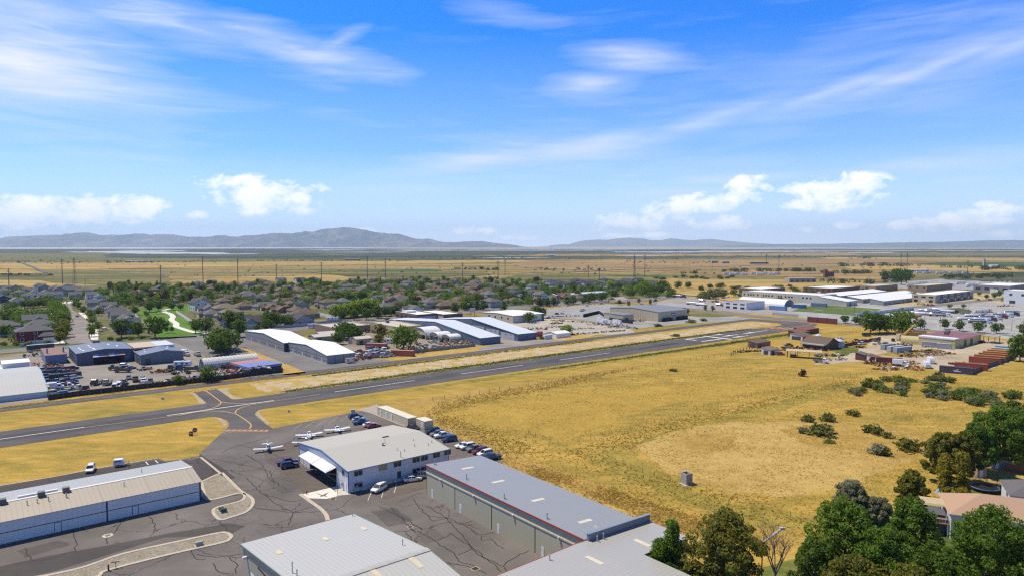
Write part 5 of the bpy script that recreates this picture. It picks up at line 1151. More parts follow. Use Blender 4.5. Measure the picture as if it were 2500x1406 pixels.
def ncar(k,p,rz,c,l):car(k,p,rz,c,l,CG,True,.06)
ncar('suv',(221,1150),-1.15,'white','white parked car on the strip behind the white hangar row')
ncar('suv',(707,1141),.55,'navy','near dark blue car parked in front of the open hangar door')
ncar('pickup',(702,1133),.55,'maroon','dark red pickup parked behind the dark blue car by the hangar')
ncar('suv',(868,1021),.62,'navy','dark blue car at the far end of the row beside the aircraft')
ncar('sedan',(876,1027),.62,'silver','silver car second from the far end beside the aircraft')
ncar('pickup',(882,1034),.55,'blue','bright blue pickup in the row beside the aircraft')
ncar('sedan',(903,1040),.62,'white','white car at the near end of the row, partly behind the hangar roof')
ncar('sedan',(913,1043),.62,'red','red car tucked behind the ridge of the grey hangar roof')
ncar('sedan',(1010,1047),-.6,'black','black car in the gap between the two cream storage units')
ncar('suv',(1056,1057),3.7,'black','black car nearest the short cream storage unit')
ncar('suv',(1068,1063),3.7,'grey','dark grey car beside the black one past the hangar corner')
ncar('pickup',(1081,1067),3.65,'white','white pickup behind the right corner of the grey hangar roof')
ncar('suv',(1097,1077),3.65,'navy','dark blue car at the end of the row behind the hangar')
ncar('sedan',(1129,1091),3.75,'white','white low car first in the row above the tan hangar roof')
ncar('suv',(1141,1095),3.75,'white','white tall car second in the row above the tan hangar roof')
ncar('pickup',(1160,1100),3.75,'grey','grey pickup in the middle of the row above the tan hangar roof')
ncar('suv',(1171,1106),3.75,'maroon','maroon car in the row above the tan hangar roof')
ncar('suv',(1184,1112),3.75,'white','white boxy car near the tan hangar roof edge')
ncar('pickup',(1200,1122),3.75,'black','black pickup half hidden behind the tan hangar roof')
ncar('suv',(925,1198),-2.0,'white','white car in shade under the pale blue hangar wall')
ncar('sedan',(1007,1174),.38,'white','white saloon parked along the pale blue hangar wall')
ncar('suv',(1038,1165),.4,'silver','silver car half hidden behind the corner of the tan hangar')
r = thing('utility_trailer','white covered trailer parked on the strip behind the hangar row','trailer',G(294,1137,.06),.35)
MB().prism([(-1.5,.55),(1.0,.55),(1.0,1.3),(.6,1.95),(-1.4,1.95),(-1.5,1.3)],-.85,.85).build('body',PAINTS['white'],r);MB().box(-1.2,.3,-.87,.87,1.35,1.75).build('window',M('smoked_glass',(.22,.24,.27),.2),r);add_wheels(r,[(-.7,s*.8) for s in (-1,1)]+[(.0,s*.8) for s in (-1,1)],.32,.2);b = MB();b.box(-1.5,2.3,-.08,.08,.42,.52);b.box(1.2,2.0,-.5,.5,.4,.55);b.tube((1.9,0,.5),(1.9,0,1.3),.04,None,5);b.build('drawbar',STEELP,r)
FW = M('fence_wood',(.13,.09,.06),.9)
postfence('field_fence','wire fence on wooden posts along the runway side of the field',[(1055,978),(1145,966),(1290,943),(1420,922),(1560,899),(1700,878),(1800,864)],4.6,1.6,FW,3,.09)
postfence('field_fence','wire fence with thin posts running down the near side of the field',[(1045,1046),(1140,1062),(1290,1058),(1382,1096),(1440,1118),(1540,1144),(1660,1182)],3.6,1.35,FW,3,.06)
postfence('field_fence','thin wire fence beyond the concrete tower, running behind the trees',[(1690,1188),(1800,1222),(1930,1262),(2010,1285)],3.6,1.3,FW,3,.06)
postfence('field_fence','wire fence crossing the middle of the dry field',[(1384,1090),(1470,1065),(1560,1041),(1700,1000),(1850,963),(1990,935),(2090,917),(2140,905)],4.0,1.35,FW,3,.065)
# ================= roads beyond the airfield =================
gsheet('town_ground',[(-60,905),(-60,699),(330,697),(700,693),(1000,684),(1240,681),(1300,683),(1620,688),(1680,712),(1700,722),(1400,744),(1000,775),(700,810),(480,832),(240,846),(-60,870)],.02,ground_mat('yard_ground',[(.04,.065,.018),(.085,.10,.033),(.17,.15,.07),(.27,.235,.15)],s=(.02,.1,.7),w=(.3,.4,.3)))
gsheet('highway',[(-60,867),(0,862),(240,845),(480,833),(700,811),(830,791),(1000,776.5),(1220,757.5),(1400,744),(1560,735),(1700,722.5),(1900,708),(1900,705),(1700,717.5),(1560,727.5),(1400,735),(1100,759),(840,780),(660,801),(480,822),(200,840),(-60,856)],.06,m_road)
gsheet('verge',[(-60,855),(120,843.5),(170,841.5),(170,839),(100,839),(-60,846)],.05,m_green)
gsheet('verge',[(225,838),(380,827),(480,821.8),(480,819),(390,822.5),(240,833)],.05,m_green)
gsheet('verge',[(660,800),(840,779),(1100,758.5),(1240,747),(1240,743),(1100,754),(920,765),(840,772),(640,797)],.05,m_olive)
gsheet('verge',[(1240,747),(1420,733.5),(1470,730),(1460,727),(1240,742)],.055,m_green)
gsheet('street',[(165,839),(159,821),(167.7,795),(175,767),(172.8,757),(162.6,746.6),(158.7,740),(171.5,740),(176.6,755.5),(192,767),(207.4,777.3),(217.6,788.8),(218.9,801.6),(215,820.8),(224,836)],.065,asphalt('street_asphalt',(.235,.21,.195),.1,.05,8))
for pts in ([(218,787),(232,786),(240,800),(240,828),(222,829),(219,815)],[(190,762),(206,764),(216,777),(208,777)],[(130,838),(141,820),(150,826),(160,838)],[(50,785),(64,770),(125,763),(128,765),(96,773),(62,787)],[(0,763),(40,757),(60,751),(0,755)],[(140,738),(196,735),(196,738),(140,742)]):gsheet('pavement',pts,.055,m_conc2)
for pts in ([(95,771),(112,768),(128,783),(134,792),(125,794)],[(85,764),(125,758),(124,764),(88,768)]):gsheet('lawn',pts,.058,m_green)
mlawn = ground_mat('lawn_grass',[(.06,.14,.012),(.09,.19,.018),(.13,.23,.03)],s=(.03,.2,1.5))
gsheet('lawn',[(341,772),(418,766),(450,778),(478,799),(500,812),(500,815),(392,824),(362,800)],.055,mlawn)
gsheet('lawn',[(325,756),(400,750),(460,744),(462,760),(430,764),(335,768)],.055,mlawn)
b = MB();ribbon(b,smooth([G(x,y) for x,y in ((414,753.4),(400,757),(402,761),(412,764),(420,768.5),(422,774),(418.5,780),(428,787),(431,791),(430,796),(444,801.5),(473,810),(503,814))],6),4.2,.075);struct(b.build('path',m_conc2))
gsheet('yard',[(-60,1000),(-60,880),(60,862),(170,850),(480,832),(560,828),(600,823),(600,860),(695,900),(690,912),(500,925),(330,942),(120,975)],.035,asphalt('yard_surface',(.26,.235,.205),.15,.05,3,.1))
gsheet('grass',[(490,845),(560,830),(590,838),(600,860),(540,862)],.045,m_straw,None,2,.8)
gsheet('hangar_pavement',[('u',98,-312),('u',98,-500),('u',138,-500),('u',153,-318),('u',166,-312),('u',168,VT0),('u',92,VT0)],.05,asphalt('long_hangar_pavement',(.18,.17,.165),.3,.05,21))
gsheet('grass',[(640,880),(600,858),(583,848),(596,848),(690,885),(742,905),(745,910),(730,914),(690,915),(690,895)],.06,m_straw,None,2,.5)
gsheet('yard',[(760,830),(860,812),(1000,808),(1060,800),(1215,840),(1150,843),(1060,852),(990,862),(940,868),(900,882),(870,880)],.045,ground_mat('scrap_yard',[(.16,.13,.10),(.26,.22,.17),(.34,.30,.24)],s=(.03,.2,1.2)))
gsheet('hangar_pavement',ul((249,-322),(249,-440),(263,-440),(263,-322),(284,-318),(287,VT0),(222,VT0),(226,-312)),.05,asphalt('pale_pavement',(.27,.245,.22),.2,.05,23))
gsheet('gravel_yard',[(1240,780),(1330,775),(1420,783),(1540,803),(1555,812),(1450,817),(1400,814),(1300,812),(1262,805)],.05,m_gravel,None,4,1)
gsheet('lot',[(1240,776),(1230,766),(1390,748),(1480,742),(1700,764),(1850,778),(1640,792),(1540,802),(1420,780),(1330,774)],.045,m_lot)
gsheet('lot',[(1590,741),(1700,752),(1885,768),(1960,775),(2110,795),(1950,770),(1960,762),(1870,752),(1900,730),(1800,716),(1640,728)],.045,asphalt('lot_pale',(.30,.27,.235),.15,.05,6,.1))
gsheet('road',[(1640,745),(1700,759),(1850,775.5),(2000,788),(2110,797),(2300,810),(2420,820),(2560,834),(2560,825),(2420,814),(2250,803),(2110,792),(1960,779),(1850,769.5),(1700,754.5)],.06,m_road)
gsheet('verge',[(1640,766),(1690,758),(1790,771),(1750,774),(1700,772)],.06,m_olive)
# ================= houses =================
ROOF = {k:ribbed('shingle_'+k,c,1,.45,.88,.9,0,.1,None,.2) for k,c in dict(brown=(.145,.105,.078),grey=(.125,.125,.13),dark=(.065,.066,.075),red=(.19,.095,.065),tan=(.2,.16,.115),bluegrey=(.09,.10,.125)).items()}
WALL = {k:M('siding_'+k,c,.8,0,.06,.4) for k,c in dict(tan=(.40,.33,.24),white=(.62,.63,.64),grey=(.32,.335,.35),blue=(.17,.21,.27),navy=(.05,.065,.11),stone=(.45,.39,.30),brick=(.28,.14,.09),red=(.17,.025,.03)).items()}
GD = M('garage_white',(.66,.66,.65),.5)
def hip(mb,x0,x1,y0,y1,z,rise,o=.45,m=0):
 x0,x1,y0,y1 = x0-o,x1+o,y0-o,y1+o;k = min(x1-x0,y1-y0)/2;z1 = z+rise
 if x1-x0>=y1-y0:a,c = (x0+k,(y0+y1)/2,z1),(x1-k,(y0+y1)/2,z1);mb.add([(x0,y0,z),(x1,y0,z),(x1,y1,z),(x0,y1,z),a,c],[(0,1,5,4),(1,2,5),(2,3,4,5),(3,0,4),(3,2,1,0)],m)
 else :a,c = ((x0+x1)/2,y0+k,z1),((x0+x1)/2,y1-k,z1);mb.add([(x0,y0,z),(x1,y0,z),(x1,y1,z),(x0,y1,z),a,c],[(0,1,4),(1,2,5,4),(2,3,5),(3,0,4,5),(3,2,1,0)],m)
def gable(mb,x0,x1,y0,y1,z,rise,axis,o=.4,th=.2):
 if axis=='x':s0,s1,t0,t1 = y0,y1,x0,x1
 else :s0,s1,t0,t1 = x0,x1,y0,y1
 mid = (s0+s1)/2;k = rise/(mid-s0)
 slab(mb,(s0-o,z-o*k+.1),(mid,z+rise+.1),t0-o,t1+o,th,0,axis);slab(mb,(mid,z+rise+.1),(s1+o,z-o*k+.1),t0-o,t1+o,th,0,axis)
HS = {}
def hproto(nm,L,W,eave,rise,kind,wing=None):
 r = bpy.data.objects.new('house',None);C.objects.link(r);r.location = ZP;r['category'] = 'house';w_,f = MB(),MB();x0,y0 = -L/2,-W/2
 if kind=='hip':w_.box(x0,-x0,y0,-y0,-.3,eave);hip(f,x0,-x0,y0,-y0,eave+.02,rise)
 else :
  ax = 'x' if kind=='gx' else 'y';S = W if ax=='x' else L;h = S/2
  w_.prism([(-h,-.3),(h,-.3),(h,eave),(0,eave+rise-.05),(-h,eave)],*((x0,-x0) if ax=='x' else (y0,-y0)),0,ax if ax=='x' else 'y');gable(f,x0,-x0,y0,-y0,eave,rise,ax)
 if wing:
  a,b_,c,d,e,q,kd = wing
  if kd=='hip':w_.box(a,b_,c,d,-.3,e);hip(f,a,b_,c,d,e+.03,q)
  else :h = (b_-a)/2;w_.prism([(a,-.3),(b_,-.3),(b_,e),((a+b_)/2,e+q-.05),(a,e)],c,d,0,'y');gable(f,a,b_,c,d,e,q,'y')
  MB().box((a+b_)/2-2.1,(a+b_)/2+2.1,c-.06,c-.003,0,2.2).build('garage_door',GD,r)
 w_.build('wall',WALL['tan'],r);f.build('roof',ROOF['brown'],r)
 def win(x,y,z,ax):
  b = MB();
  if ax:b.box(x-.75,x+.75,y-.05,y+.05,z,z+1.25,0);b.box(x-.62,x+.62,y-.07,y+.07,z+.12,z+1.13,1)
  else :b.box(x-.05,x+.05,y-.75,y+.75,z,z+1.25,0);b.box(x-.07,x+.07,y-.62,y+.62,z+.12,z+1.13,1)
  b.build('window',[WF,GL],r)
 for k in range(1 if eave<4 else 2):
  for x in (x0+2,-x0-2.2,0.3):win(x,y0,1.0+k*2.7,1);win(x,-y0,1.0+k*2.7,1)
  for y in (y0+2.5,-y0-2.5):win(x0,y,1.0+k*2.7,0);win(-x0,y,1.0+k*2.7,0)
 HS[nm] = r
hproto('hip',16,11.5,2.9,3.0,'hip',(-7.5,-.8,-8.4,-4,2.9,1.9,'hip'))
hproto('hip2',13.5,10.5,5.4,2.6,'hip',(1.2,8.2,-8,-3,2.9,2.1,'hip'))
hproto('gab',15,10,3.0,3.0,'gx',(-7,-.5,-8,-2,2.9,2.3,'g'))
hproto('gab2',12,10,5.5,2.8,'gx',(-1.5,5.2,-7,-2,5.0,2.2,'g'))
hproto('tall',9,13,5.6,2.7,'gy',(-4.2,1.8,-8.5,-5,2.9,1.7,'g'))
def hplace(x,y,nm,rf,wl,label,s=1.0,rz=None,z=4.0,group='houses of the subdivision'):
 p = G(x,y,z);p.z = 0
 return place(HS[nm],p,rz if rz is not None else AA+math.pi/2*RND.randrange(4)+RND.uniform(-.12,.12),label,group,'house',{ROOF['brown'].name:ROOF[rf],WALL['tan'].name:WALL[wl]},(s,s,s*.95))
RN = dict(b='brown',g='grey',d='dark',r='red',t='tan',e='bluegrey');HN = dict(h='hipped',H='two storey hipped',g='gabled',G='two storey gabled',t='tall narrow');HK = dict(h='hip',H='hip2',g='gab',G='gab2',t='tall')
WP = dict(b=['tan','stone','tan','brick','stone'],g=['grey','tan','white','stone'],d=['white','grey','tan','stone'],r=['brick','tan'],t=['tan','stone'],e=['blue','white','navy'])
def where(x,y):
 if x<330:return ('in the tight grey rows, far end' if y<706 else 'in the tight grey rows' if y<738 else 'beside the curving street')
 col = 'behind the small park' if x<520 else 'behind the white hangar row' if x<760 else 'behind the bright willows' if x<910 else 'behind the brown office' if x<1120 else 'behind the blue grey hangars' if x<1320 else 'past the highway bend'
 return ('far row ' if y<698 else 'second row ' if y<709 else 'middle row ' if y<724 else 'nearer row ' if y<742 else 'front row ')+col
def hlist(x0,y0,k,txt,kinds='hHhGg',s=1.0):
 for it in txt.split():
  a = it.split(',');x,y = x0+float(a[0])/k,y0+float(a[1])/k;c = a[2][0];kd = a[2][1] if len(a[2])>1 else RND.choice(kinds)
  hplace(x,y,HK[kd],RN[c],a[3] if len(a)>3 else RND.choice(WP[c]),f"{RN[c] if c != 'e' else 'blue grey'} roofed {HN[kd]} house, {where(x, y)}",s*RND.uniform(1.0,1.2)*(float(a[4]) if len(a)>4 else 1))
hlist(640,670,6.944,'320,105,gG 270,185,bh,tan,1.2 640,115,dG,white 620,160,bh 870,115,bH,tan,1.2 900,185,bh 1530,115,gH 1480,180,gh 1230,205,gh 1030,275,gg 1130,262,gh 610,275,bh,tan,1.35 640,360,bg 900,335,bH 960,390,bh 310,425,bh 1130,495,bH 1230,525,gh 1780,215,gg 1640,310,bh 1910,355,bg 1780,435,bh 1960,415,gG 1370,435,gh 2330,425,bH,tan,1.3 1930,490,bh 2100,580,gH,stone 150,530,bg,brick 320,560,bg,brick 580,575,bh 700,650,bh,tan,1.3 640,745,dg,grey,1.35 60,340,gh 70,500,gg 2440,190,gg 2180,190,bh 1940,155,bh 2290,90,bg 2310,255,bh 1330,170,gh 40,110,bh 150,150,bh 1850,95,bH 2100,110,gH 450,215,tg 760,230,bh')
hlist(960,670,6.944,'430,100,bh 530,95,bG 700,90,bh 1010,120,gG 860,180,bH,tan,1.2 560,220,bh 690,210,bh 380,255,bh 430,310,bh 640,310,bH,brick,1.1 920,270,gg 820,340,gh 1380,150,gH 1340,215,bH,tan,1.2 1350,300,bh 1540,295,bH 1620,375,gH,stone,1.2 460,420,bh,tan,1.2 600,495,gH,stone,1.15 60,505,bg 350,560,gg,white,1.1 150,470,gG,blue 750,400,gh 790,450,bh 1170,410,bh,tan,1.2 1050,480,bh 1190,360,bh 1400,490,gh 1330,390,gh 1430,390,bg 1650,480,gH 1720,450,gh 1740,190,gh 1640,175,gg 1760,240,gG 540,170,gh 110,260,bh 240,160,gH 330,140,gh 1260,260,bh 980,460,bh 870,500,bh 560,420,gh 1500,440,bh')
hlist(1300,670,6.25,'280,130,dH,white 460,150,dg,stone 560,160,dG 660,95,dH 760,115,dh 870,115,dh 990,135,dh 1090,95,dH 1130,150,dh 1270,125,dg,white 1370,115,dh 1500,120,dH 1610,100,dG 1760,115,dh 1850,130,dh 820,170,dt,white 180,280,gh 460,315,bg 660,335,bh 240,375,eh 60,260,bh 940,110,dh 1200,95,dh 1430,100,dG,white 600,120,dh 400,110,dh')
hlist(300,680,6.944,'60,125,bh 630,170,eG,navy 1010,105,bg 1060,165,rh 1270,95,gH 1510,75,eG,navy 1010,220,gh 1030,275,bh 300,225,bg 150,250,bh 390,370,bh,tan,1.15 1540,230,bh 1650,290,bh 2110,280,gH,white 2330,60,bH 2290,140,bh 1830,250,gh 1290,450,dG,white,1.25 1470,480,gg,grey,1.1 1500,560,gh,tan 1730,540,tH,stone,1.15 1830,600,tH,stone,1.1 1930,700,dg,navy,1.2 2200,710,dg,grey,1.2 2380,440,gh 2440,280,gh 760,350,gh 1200,160,gh 1880,80,bh 2080,90,bh')
hlist(0,680,7.8125,'60,155,gg 60,240,gH 200,170,gH 300,185,gG 380,265,gH 570,205,gg 470,190,gh 740,155,gG,white 850,175,gG,grey 1040,195,gH 1270,175,gG 1420,195,gG 660,290,gt,white 870,290,gt,white,1.1 1130,260,bG,grey,1.2 1350,250,gG,grey,1.2 1530,250,gH 60,380,eG,navy 300,430,tG,white 740,410,bG,tan 560,330,gH 1040,330,gt,white 1430,320,gG 1750,315,gG 1640,250,gH 1900,360,gt 1960,470,gt 2060,520,gt 2130,600,gt 2220,640,gt 2300,720,gt 2380,780,gt 1820,480,gt 1880,560,gg','tGg',.95)
hplace(306,797,'gab2','bluegrey','grey','big grey house with a dark gable at the street corner by the highway',1.25,AA+1.57);hplace(312,789,'gab2','grey','stone','grey house with a pale gable edge second from the street corner',1.15,AA+1.57)
hplace(82,812,'hip2','grey','red','dark red two storey house with white windows behind a white fence',1.35,AA-.32+.35,5);hplace(98,795,'hip2','grey','white','white two storey house right behind the dark red house',1.25,AA,5);hplace(84,782,'gab2','grey','grey','grey house behind the white house and the dark red house',1.2,AA,5);hplace(8,799,'hip2','grey','white','white two storey house at the edge of the picture by the dark red house',1.3,AA,5)
hplace(112,724,'gab2','grey','white','white gabled house facing the end of the tree row',1.2,AA,4)
rf_ = random.Random(21);hq = [o.location.copy() for o,l in THINGS if o.get('category')=='house'];n_ = 0
for _ in range(2500):
 if n_>=88:break
 x,y = rf_.uniform(335,1320),rf_.uniform(695,745);p = G(x,y,4);p.z = 0
 if y>770-abs(x-830)*.03-20 or (x<480 and y>742) or (790<x<960 and y>738) or (x>1200 and y>735) or min((p-q).length for q in hq)<17:continue
 kd = rf_.choice('hHhGg');c = rf_.choice('bbbgbgd');hq.append(p);n_+=1;hplace(x,y,HK[kd],RN[c],rf_.choice(WP[c]),f"{RN[c]} roofed {HN[kd]} house, {where(x, y)}",rf_.uniform(.95,1.15))
 # ================= trees of the town =================
TG = 'trees of the subdivision';FN = dict(dark='dark green',mid='green',bright='bright green',olive='olive green',yellow='yellow green',purple='dark purple',silver='silvery',sage='grey green');KN = dict(round='rounded tree',broad='broad tree',oval='oval tree',column='slim columnar tree',cone='conifer',young='young tree',bush='shrub')
hpos = [o.location.copy() for o,l in THINGS if o.get('category')=='house']
def scatter(n,poly,kinds,fols,hr,seed,clear=4.8,group=TG,lab=None):
 r = random.Random(seed);k = 0;tries = 0;xs_ = [p[0] for p in poly];ys_ = [p[1] for p in poly]
 while k<n and tries<n*30:
  tries+=1;x,y = r.uniform(min(xs_),max(xs_)),r.uniform(min(ys_),max(ys_));ins = False
  for i in range(len(poly)):
   (xa,ya),(xb,yb) = poly[i],poly[i-1]
   if (ya>y)!=(yb>y) and x<(xb-xa)*(y-ya)/(yb-ya)+xa:ins = not ins
  if not ins:continue
  p = G(x,y)
  if any((p-q).length<clear for q in hpos):continue
  kd,fo = r.choice(kinds),r.choice(fols);h = r.uniform(*hr)*(1.25 if kd in ('column','cone') else 1);R = h*TR_[kd]/TH_[kd]*r.uniform(.85,1.15)
  tree(kd,p,h,R,fo,(lab or '{f} {k}, {w}').format(f=FN[fo],k=KN[kd],w=where(x,y)),group);k+=1
KD,FO = ['round','round','broad','oval','round','cone','column'],['dark','dark','mid','mid','dark','olive','bright','mid','purple']
scatter(50,[(330,700),(520,697),(520,745),(460,742),(330,752)],KD,FO,(6.5,11),1)
scatter(52,[(520,697),(760,690),(760,742),(700,750),(520,750)],KD,FO,(6.5,11),2)
scatter(41,[(760,692),(920,690),(920,738),(760,742)],KD,FO,(6.5,11),3)
scatter(48,[(920,687),(1120,684),(1120,755),(960,752),(920,745)],KD,FO,(6.5,11),4)
scatter(39,[(1120,684),(1320,684),(1320,742),(1120,752)],KD,FO,(6.5,11),5)
scatter(29,[(1320,692),(1480,706),(1480,722),(1320,735)],KD,FO,(6,9),6)
scatter(18,[(255,705),(335,700),(345,745),(300,748)],KD,FO,(6.5,11),7)
def trow(pts,kind,fol,h,label,R=None,group=None):
 for q in pts:x,y = q[0],q[1];tree(kind,(x,y),h*(q[2] if len(q)>2 else 1),(R or h*TR_[kind]/TH_[kind])*(q[2] if len(q)>2 else 1),fol,label,group)
trow([(820,777,.9),(838,776),(856,774),(872,772,1.1),(888,771,1.2),(904,771,1.2)],'broad','bright',12,'bright green willow in the clump beside the highway',7.5,'willows beside the highway')
trow([(835,782),(866,780),(922,776,1.2),(940,772),(895,780,1.1),(956,770),(966,769)],'round','dark',8,'dark green tree along the foot of the willows',4.2,'trees at the foot of the willows')
trow([(120,744),(126,752),(134,758),(138,765),(145,770),(150,778),(152,786),(156,792)],'broad','mid',10,'green tree in the dense row along the curving street',6,'street trees in the dense row');
trow([(157,805,.9),(155,815),(150,826,.9),(146,838,.8)],'round','olive',8.5,'olive tree in the verge along the curving street',4.2,'street trees along the kerb')
trow([(183,751),(192,754),(203,766),(219,774),(223,781),(226,793),(224,812),(224,821),(240,770),(238,808)],'round','mid',6.5,'small street tree in front of the grey houses',3.0,'street trees along the kerb')
trow([(296,824,1.1),(337,822,.9),(379,824,1.2),(478,812,.8),(503,815),(563,800,1.1),(578,800),(628,812,.5),(585,822,1.0)],'round','dark',11,'dark green tree standing beside the highway',5.5,'trees beside the highway')
trow([(365,762),(388,758),(420,756,.7),(330,768,.7),(441,756,.6)],'round','dark',9,'dark green tree at the top of the park lawn',5,'trees on the park lawn');trow([(354,771),(359,774),(366,784),(395,793),(401,806),(408,812),(420,812),(408,800)],'young','dark',4.5,'small young tree planted on the park lawn',1.6,'trees on the park lawn')
trow([(20,757),(32,757),(60,752),(75,752),(90,750),(105,749)],'broad','dark',7.5,'dark green tree along the lane before the grey houses',5,'trees along the lane')
trow([(8,776),(25,778),(14,789),(32,775),(48,784),(110,812),(30,810),(12,822),(160,822),(126,810)],'round','mid',8,'green garden tree among the white and red houses',4,'garden trees');trow([(22,812),(40,842),(55,842),(10,842),(70,842),(115,838),(290,832),(320,829),(270,829),(345,826)],'bush','olive',2.2,'low shrub in the verge beside the highway',2.0,'verge shrubs')
trow([(660,797,1.15),(675,798),(705,797,.8),(652,808,.8)],'broad','dark',10,'dark broad tree by the highway behind the long white roof',6,'trees behind the long white roof')
trow([(545,852,1.1),(528,858,1.0),(556,858,1.0),(540,866,.9)],'broad','dark',11,'dark spreading tree beside the ribbed round roofed shed',7,'trees beside the round roofed shed')
trow([(506,931,1),(435,938,.62)],'round','mid',6.4,'round green bush against the dark yard fence',4.2)
trow([(985,856,1.0)],'broad','mid',14,'tall leafy green tree rising from the scrap yard',8)
trow([(838,826),(852,830,1.05),(868,834,.9),(825,840,.7)],'broad','dark',10.5,'dark green tree at the back of the scrap yard',6,'trees behind the scrap yard');trow([(930,832),(925,845,.7)],'oval','olive',11,'thin olive tree beside the tan flat roofed building',4.4,'thin trees by the tan building')
trow([(1386,816)],'round','bright',6.5,'bright green tree at the edge of the gravel yard',4);trow([(1292,787),(1312,776,1.2),(1325,776)],'round','dark',8,'dark tree beside the cream building with garage doors',4.5,'trees by the cream building')
trow([(1230,757),(1316,747),(1336,748),(1352,746),(1384,744),(1400,742),(1428,739),(1110,762),(1135,758),(1150,757),(1165,755),(1180,756)],'cone','dark',9,'dark conifer in the belt along the far side of the highway',4.2,'conifers along the highway')
trow([(1445,738),(1470,736),(1500,729),(1540,727),(1580,724),(1592,722,1.2),(1612,719,1.2),(1640,724,.9),(1618,708,1.3),(1655,705),(1680,704,.9),(1565,706,1.3),(1545,708),(1510,708)],'broad','dark',10,'big dark tree near the highway junction',6,'trees near the highway junction');trow([(1575,712,1.2),(1490,705),(1560,717)],'broad','bright',11,'bright green tree behind the long low building',7,'bright trees at the junction')
trow([(1437,742),(1423,743),(1560,741),(1600,742),(1588,743),(1722,758),(1740,760),(1678,768),(1535,748),(1513,744)],'oval','dark',5.5,'small dark ornamental tree by the car park road',1.8,'ornamental trees along the road')
# ================= across the taxiway: hangars and yards =================
def gb(name,label,u0,u1,v0,v1,prof,wall,roof,cat='building',axis='x',over=.25,group=None):
 L,W = u1-u0,v1-v0;r = thing(name,label,cat,U(u0,v1),AA,group);shell(r,L,W,prof,wall,roof,over,.14,axis);return r,L,W
WR = ribbed('white_roof',(.80,.80,.78),0,1.2,.96,.45,0,.03);BW = ribbed('slate_blue_wall',(.115,.15,.205),0,.6,.88,.5,0,.08);GW = ribbed('grey_panel_wall',(.27,.28,.29),0,.9,.9,.5,0,.06)
DB = ribbed('navy_wall',(.085,.105,.155),0,.9,.88,.6,0,.1);SB = ribbed('steel_blue_roof',(.21,.235,.29),0,1.0,.86,.45,.1,.12)
SKY_ = M('skylight_white',(.62,.65,.68),.4)
r,L,W = gb('storage_shed','big pale grey shed with a rounded roof at the end of the junk yard',-45,23.3,-370,-314.5,[(0,2.4),(10,4.6),(28,6.5),(46,5.6),(55.5,4.4)],ribbed('shed_wall',(.42,.47,.54),0,.9,.93,.5,0,.05),ribbed('shed_roof',(.47,.475,.455),0,1.2,.95,.5,0,.05));panel(r,L,W,'r',20,24,.1,3,GD,'door')
b = MB();[slab(b,(a,z0+.06),(c,z1+.06),L+.1,L+.45,.3) for a,z0,c,z1 in ((0,2.4,10,4.6),(10,4.6,28,6.5),(28,6.5,46,5.6))];b.build('trim',M('trim_pale_blue',(.25,.42,.52),.5),r)
r,L,W = gb('long_hangar','long grey hangar with a bright white roof, section nearest the taxiway',138,152.8,-368.3,-317,[(0,4.3),(25.5,6.9),(51.3,5.35)],GW,WR,'hangar')
for s in (13,26,39):panel(r,L,W,'l',s,s+.2,0,4.2,tr_,'door_seam',.05)
for s in (6,18,31,44):panel(r,L,W,'l',s,s+.9,.05,2.2,M('door_white'),'door',.07)
for s in (4.2,8.6,12.4):panel(r,L,W,'f',s,s+.15,0,4,tr_,'door_seam',.05)
for z in (1.5,3.0):panel(r,L,W,'l',.3,W-.3,z,z+.07,tr_,'wall_seam',.06)
panel(r,L,W,'l',.1,W-.1,0,.2,M('plinth_pale'),'plinth',.08)
r,L,W = gb('long_hangar','long grey hangar with a bright white roof, section nearest the highway',135.6,151,-434,-368.3,[(0,5.0),(32,7.3),(65.7,5.4)],GW,WR,'hangar')
for s in (12,26,40,54):panel(r,L,W,'l',s,s+.9,.05,2.2,M('door_white'),'door',.07)
for z in (1.6,3.3):panel(r,L,W,'l',.3,W-.3,z,z+.07,tr_,'wall_seam',.06)
MB().box(.02,2.4,-.06,-.003,0,4.9).build('end_door',tr_,r)
for nm,lab,u0,u1,vb,rz in (('steel_hangar','slate blue hangar with a white roof beside the white domes',234.5,249.5,-432,9.8),('steel_hangar','slate blue hangar with grey doors, farther along the taxiway',263,278,-412,9.8)):
 r,L,W = gb(nm,lab,u0,u1,vb,-321.3,[(0,4.3),(49,rz),(-321.3-vb,6.2)],BW,ribbed('blue_white_roof',(.62,.665,.70),0,1.2,.96,.45,0,.03),'hangar')
 b = MB();slab(b,(-.2,4.3),(49,rz),-.4,-.255,.3);b.build('trim',M('trim_slate',(.16,.2,.26),.5),r)
 panel(r,L,W,'f',L/2-.1,L/2+.1,.1,4.1,tr_,'door_seam',.05)
 if u0>250:
  for k in range(4):
   s = 3.5+k*15.5;h = 4.0+min(s,40)*.045;d = panel(r,L,W,'l',s,s+13.5,.1,h,M('hangar_door_grey',(.42,.45,.49),.5),'hangar_door',.08);MB().box(-.14,-.081,s+11.4,s+12.3,.1,2.2).build('door_leaf',M('door_white'),d);MB().box(-.14,-.081,s+3,s+4,h-1.2,h-.9).box(-.14,-.081,s+8,s+9,h-1.2,h-.9).build('window',GL,d)
r,L,W = gb('lean_to','low slate blue lean to with a white roof between the two hangars',252,260.5,-392,-372,[(0,5.6),(20,6.4)],BW,WR);panel(r,L,W,'l',6,14,.1,4.2,M('hangar_door_grey'),'door')
TB = M('tan_block',(.42,.335,.21),.85,0,.08,.4);FR_ = M('flat_roof_tan',(.50,.45,.37),.9,0,.1,.3);FW_ = M('flat_roof_white',(.72,.72,.70),.8,0,.05,.3)
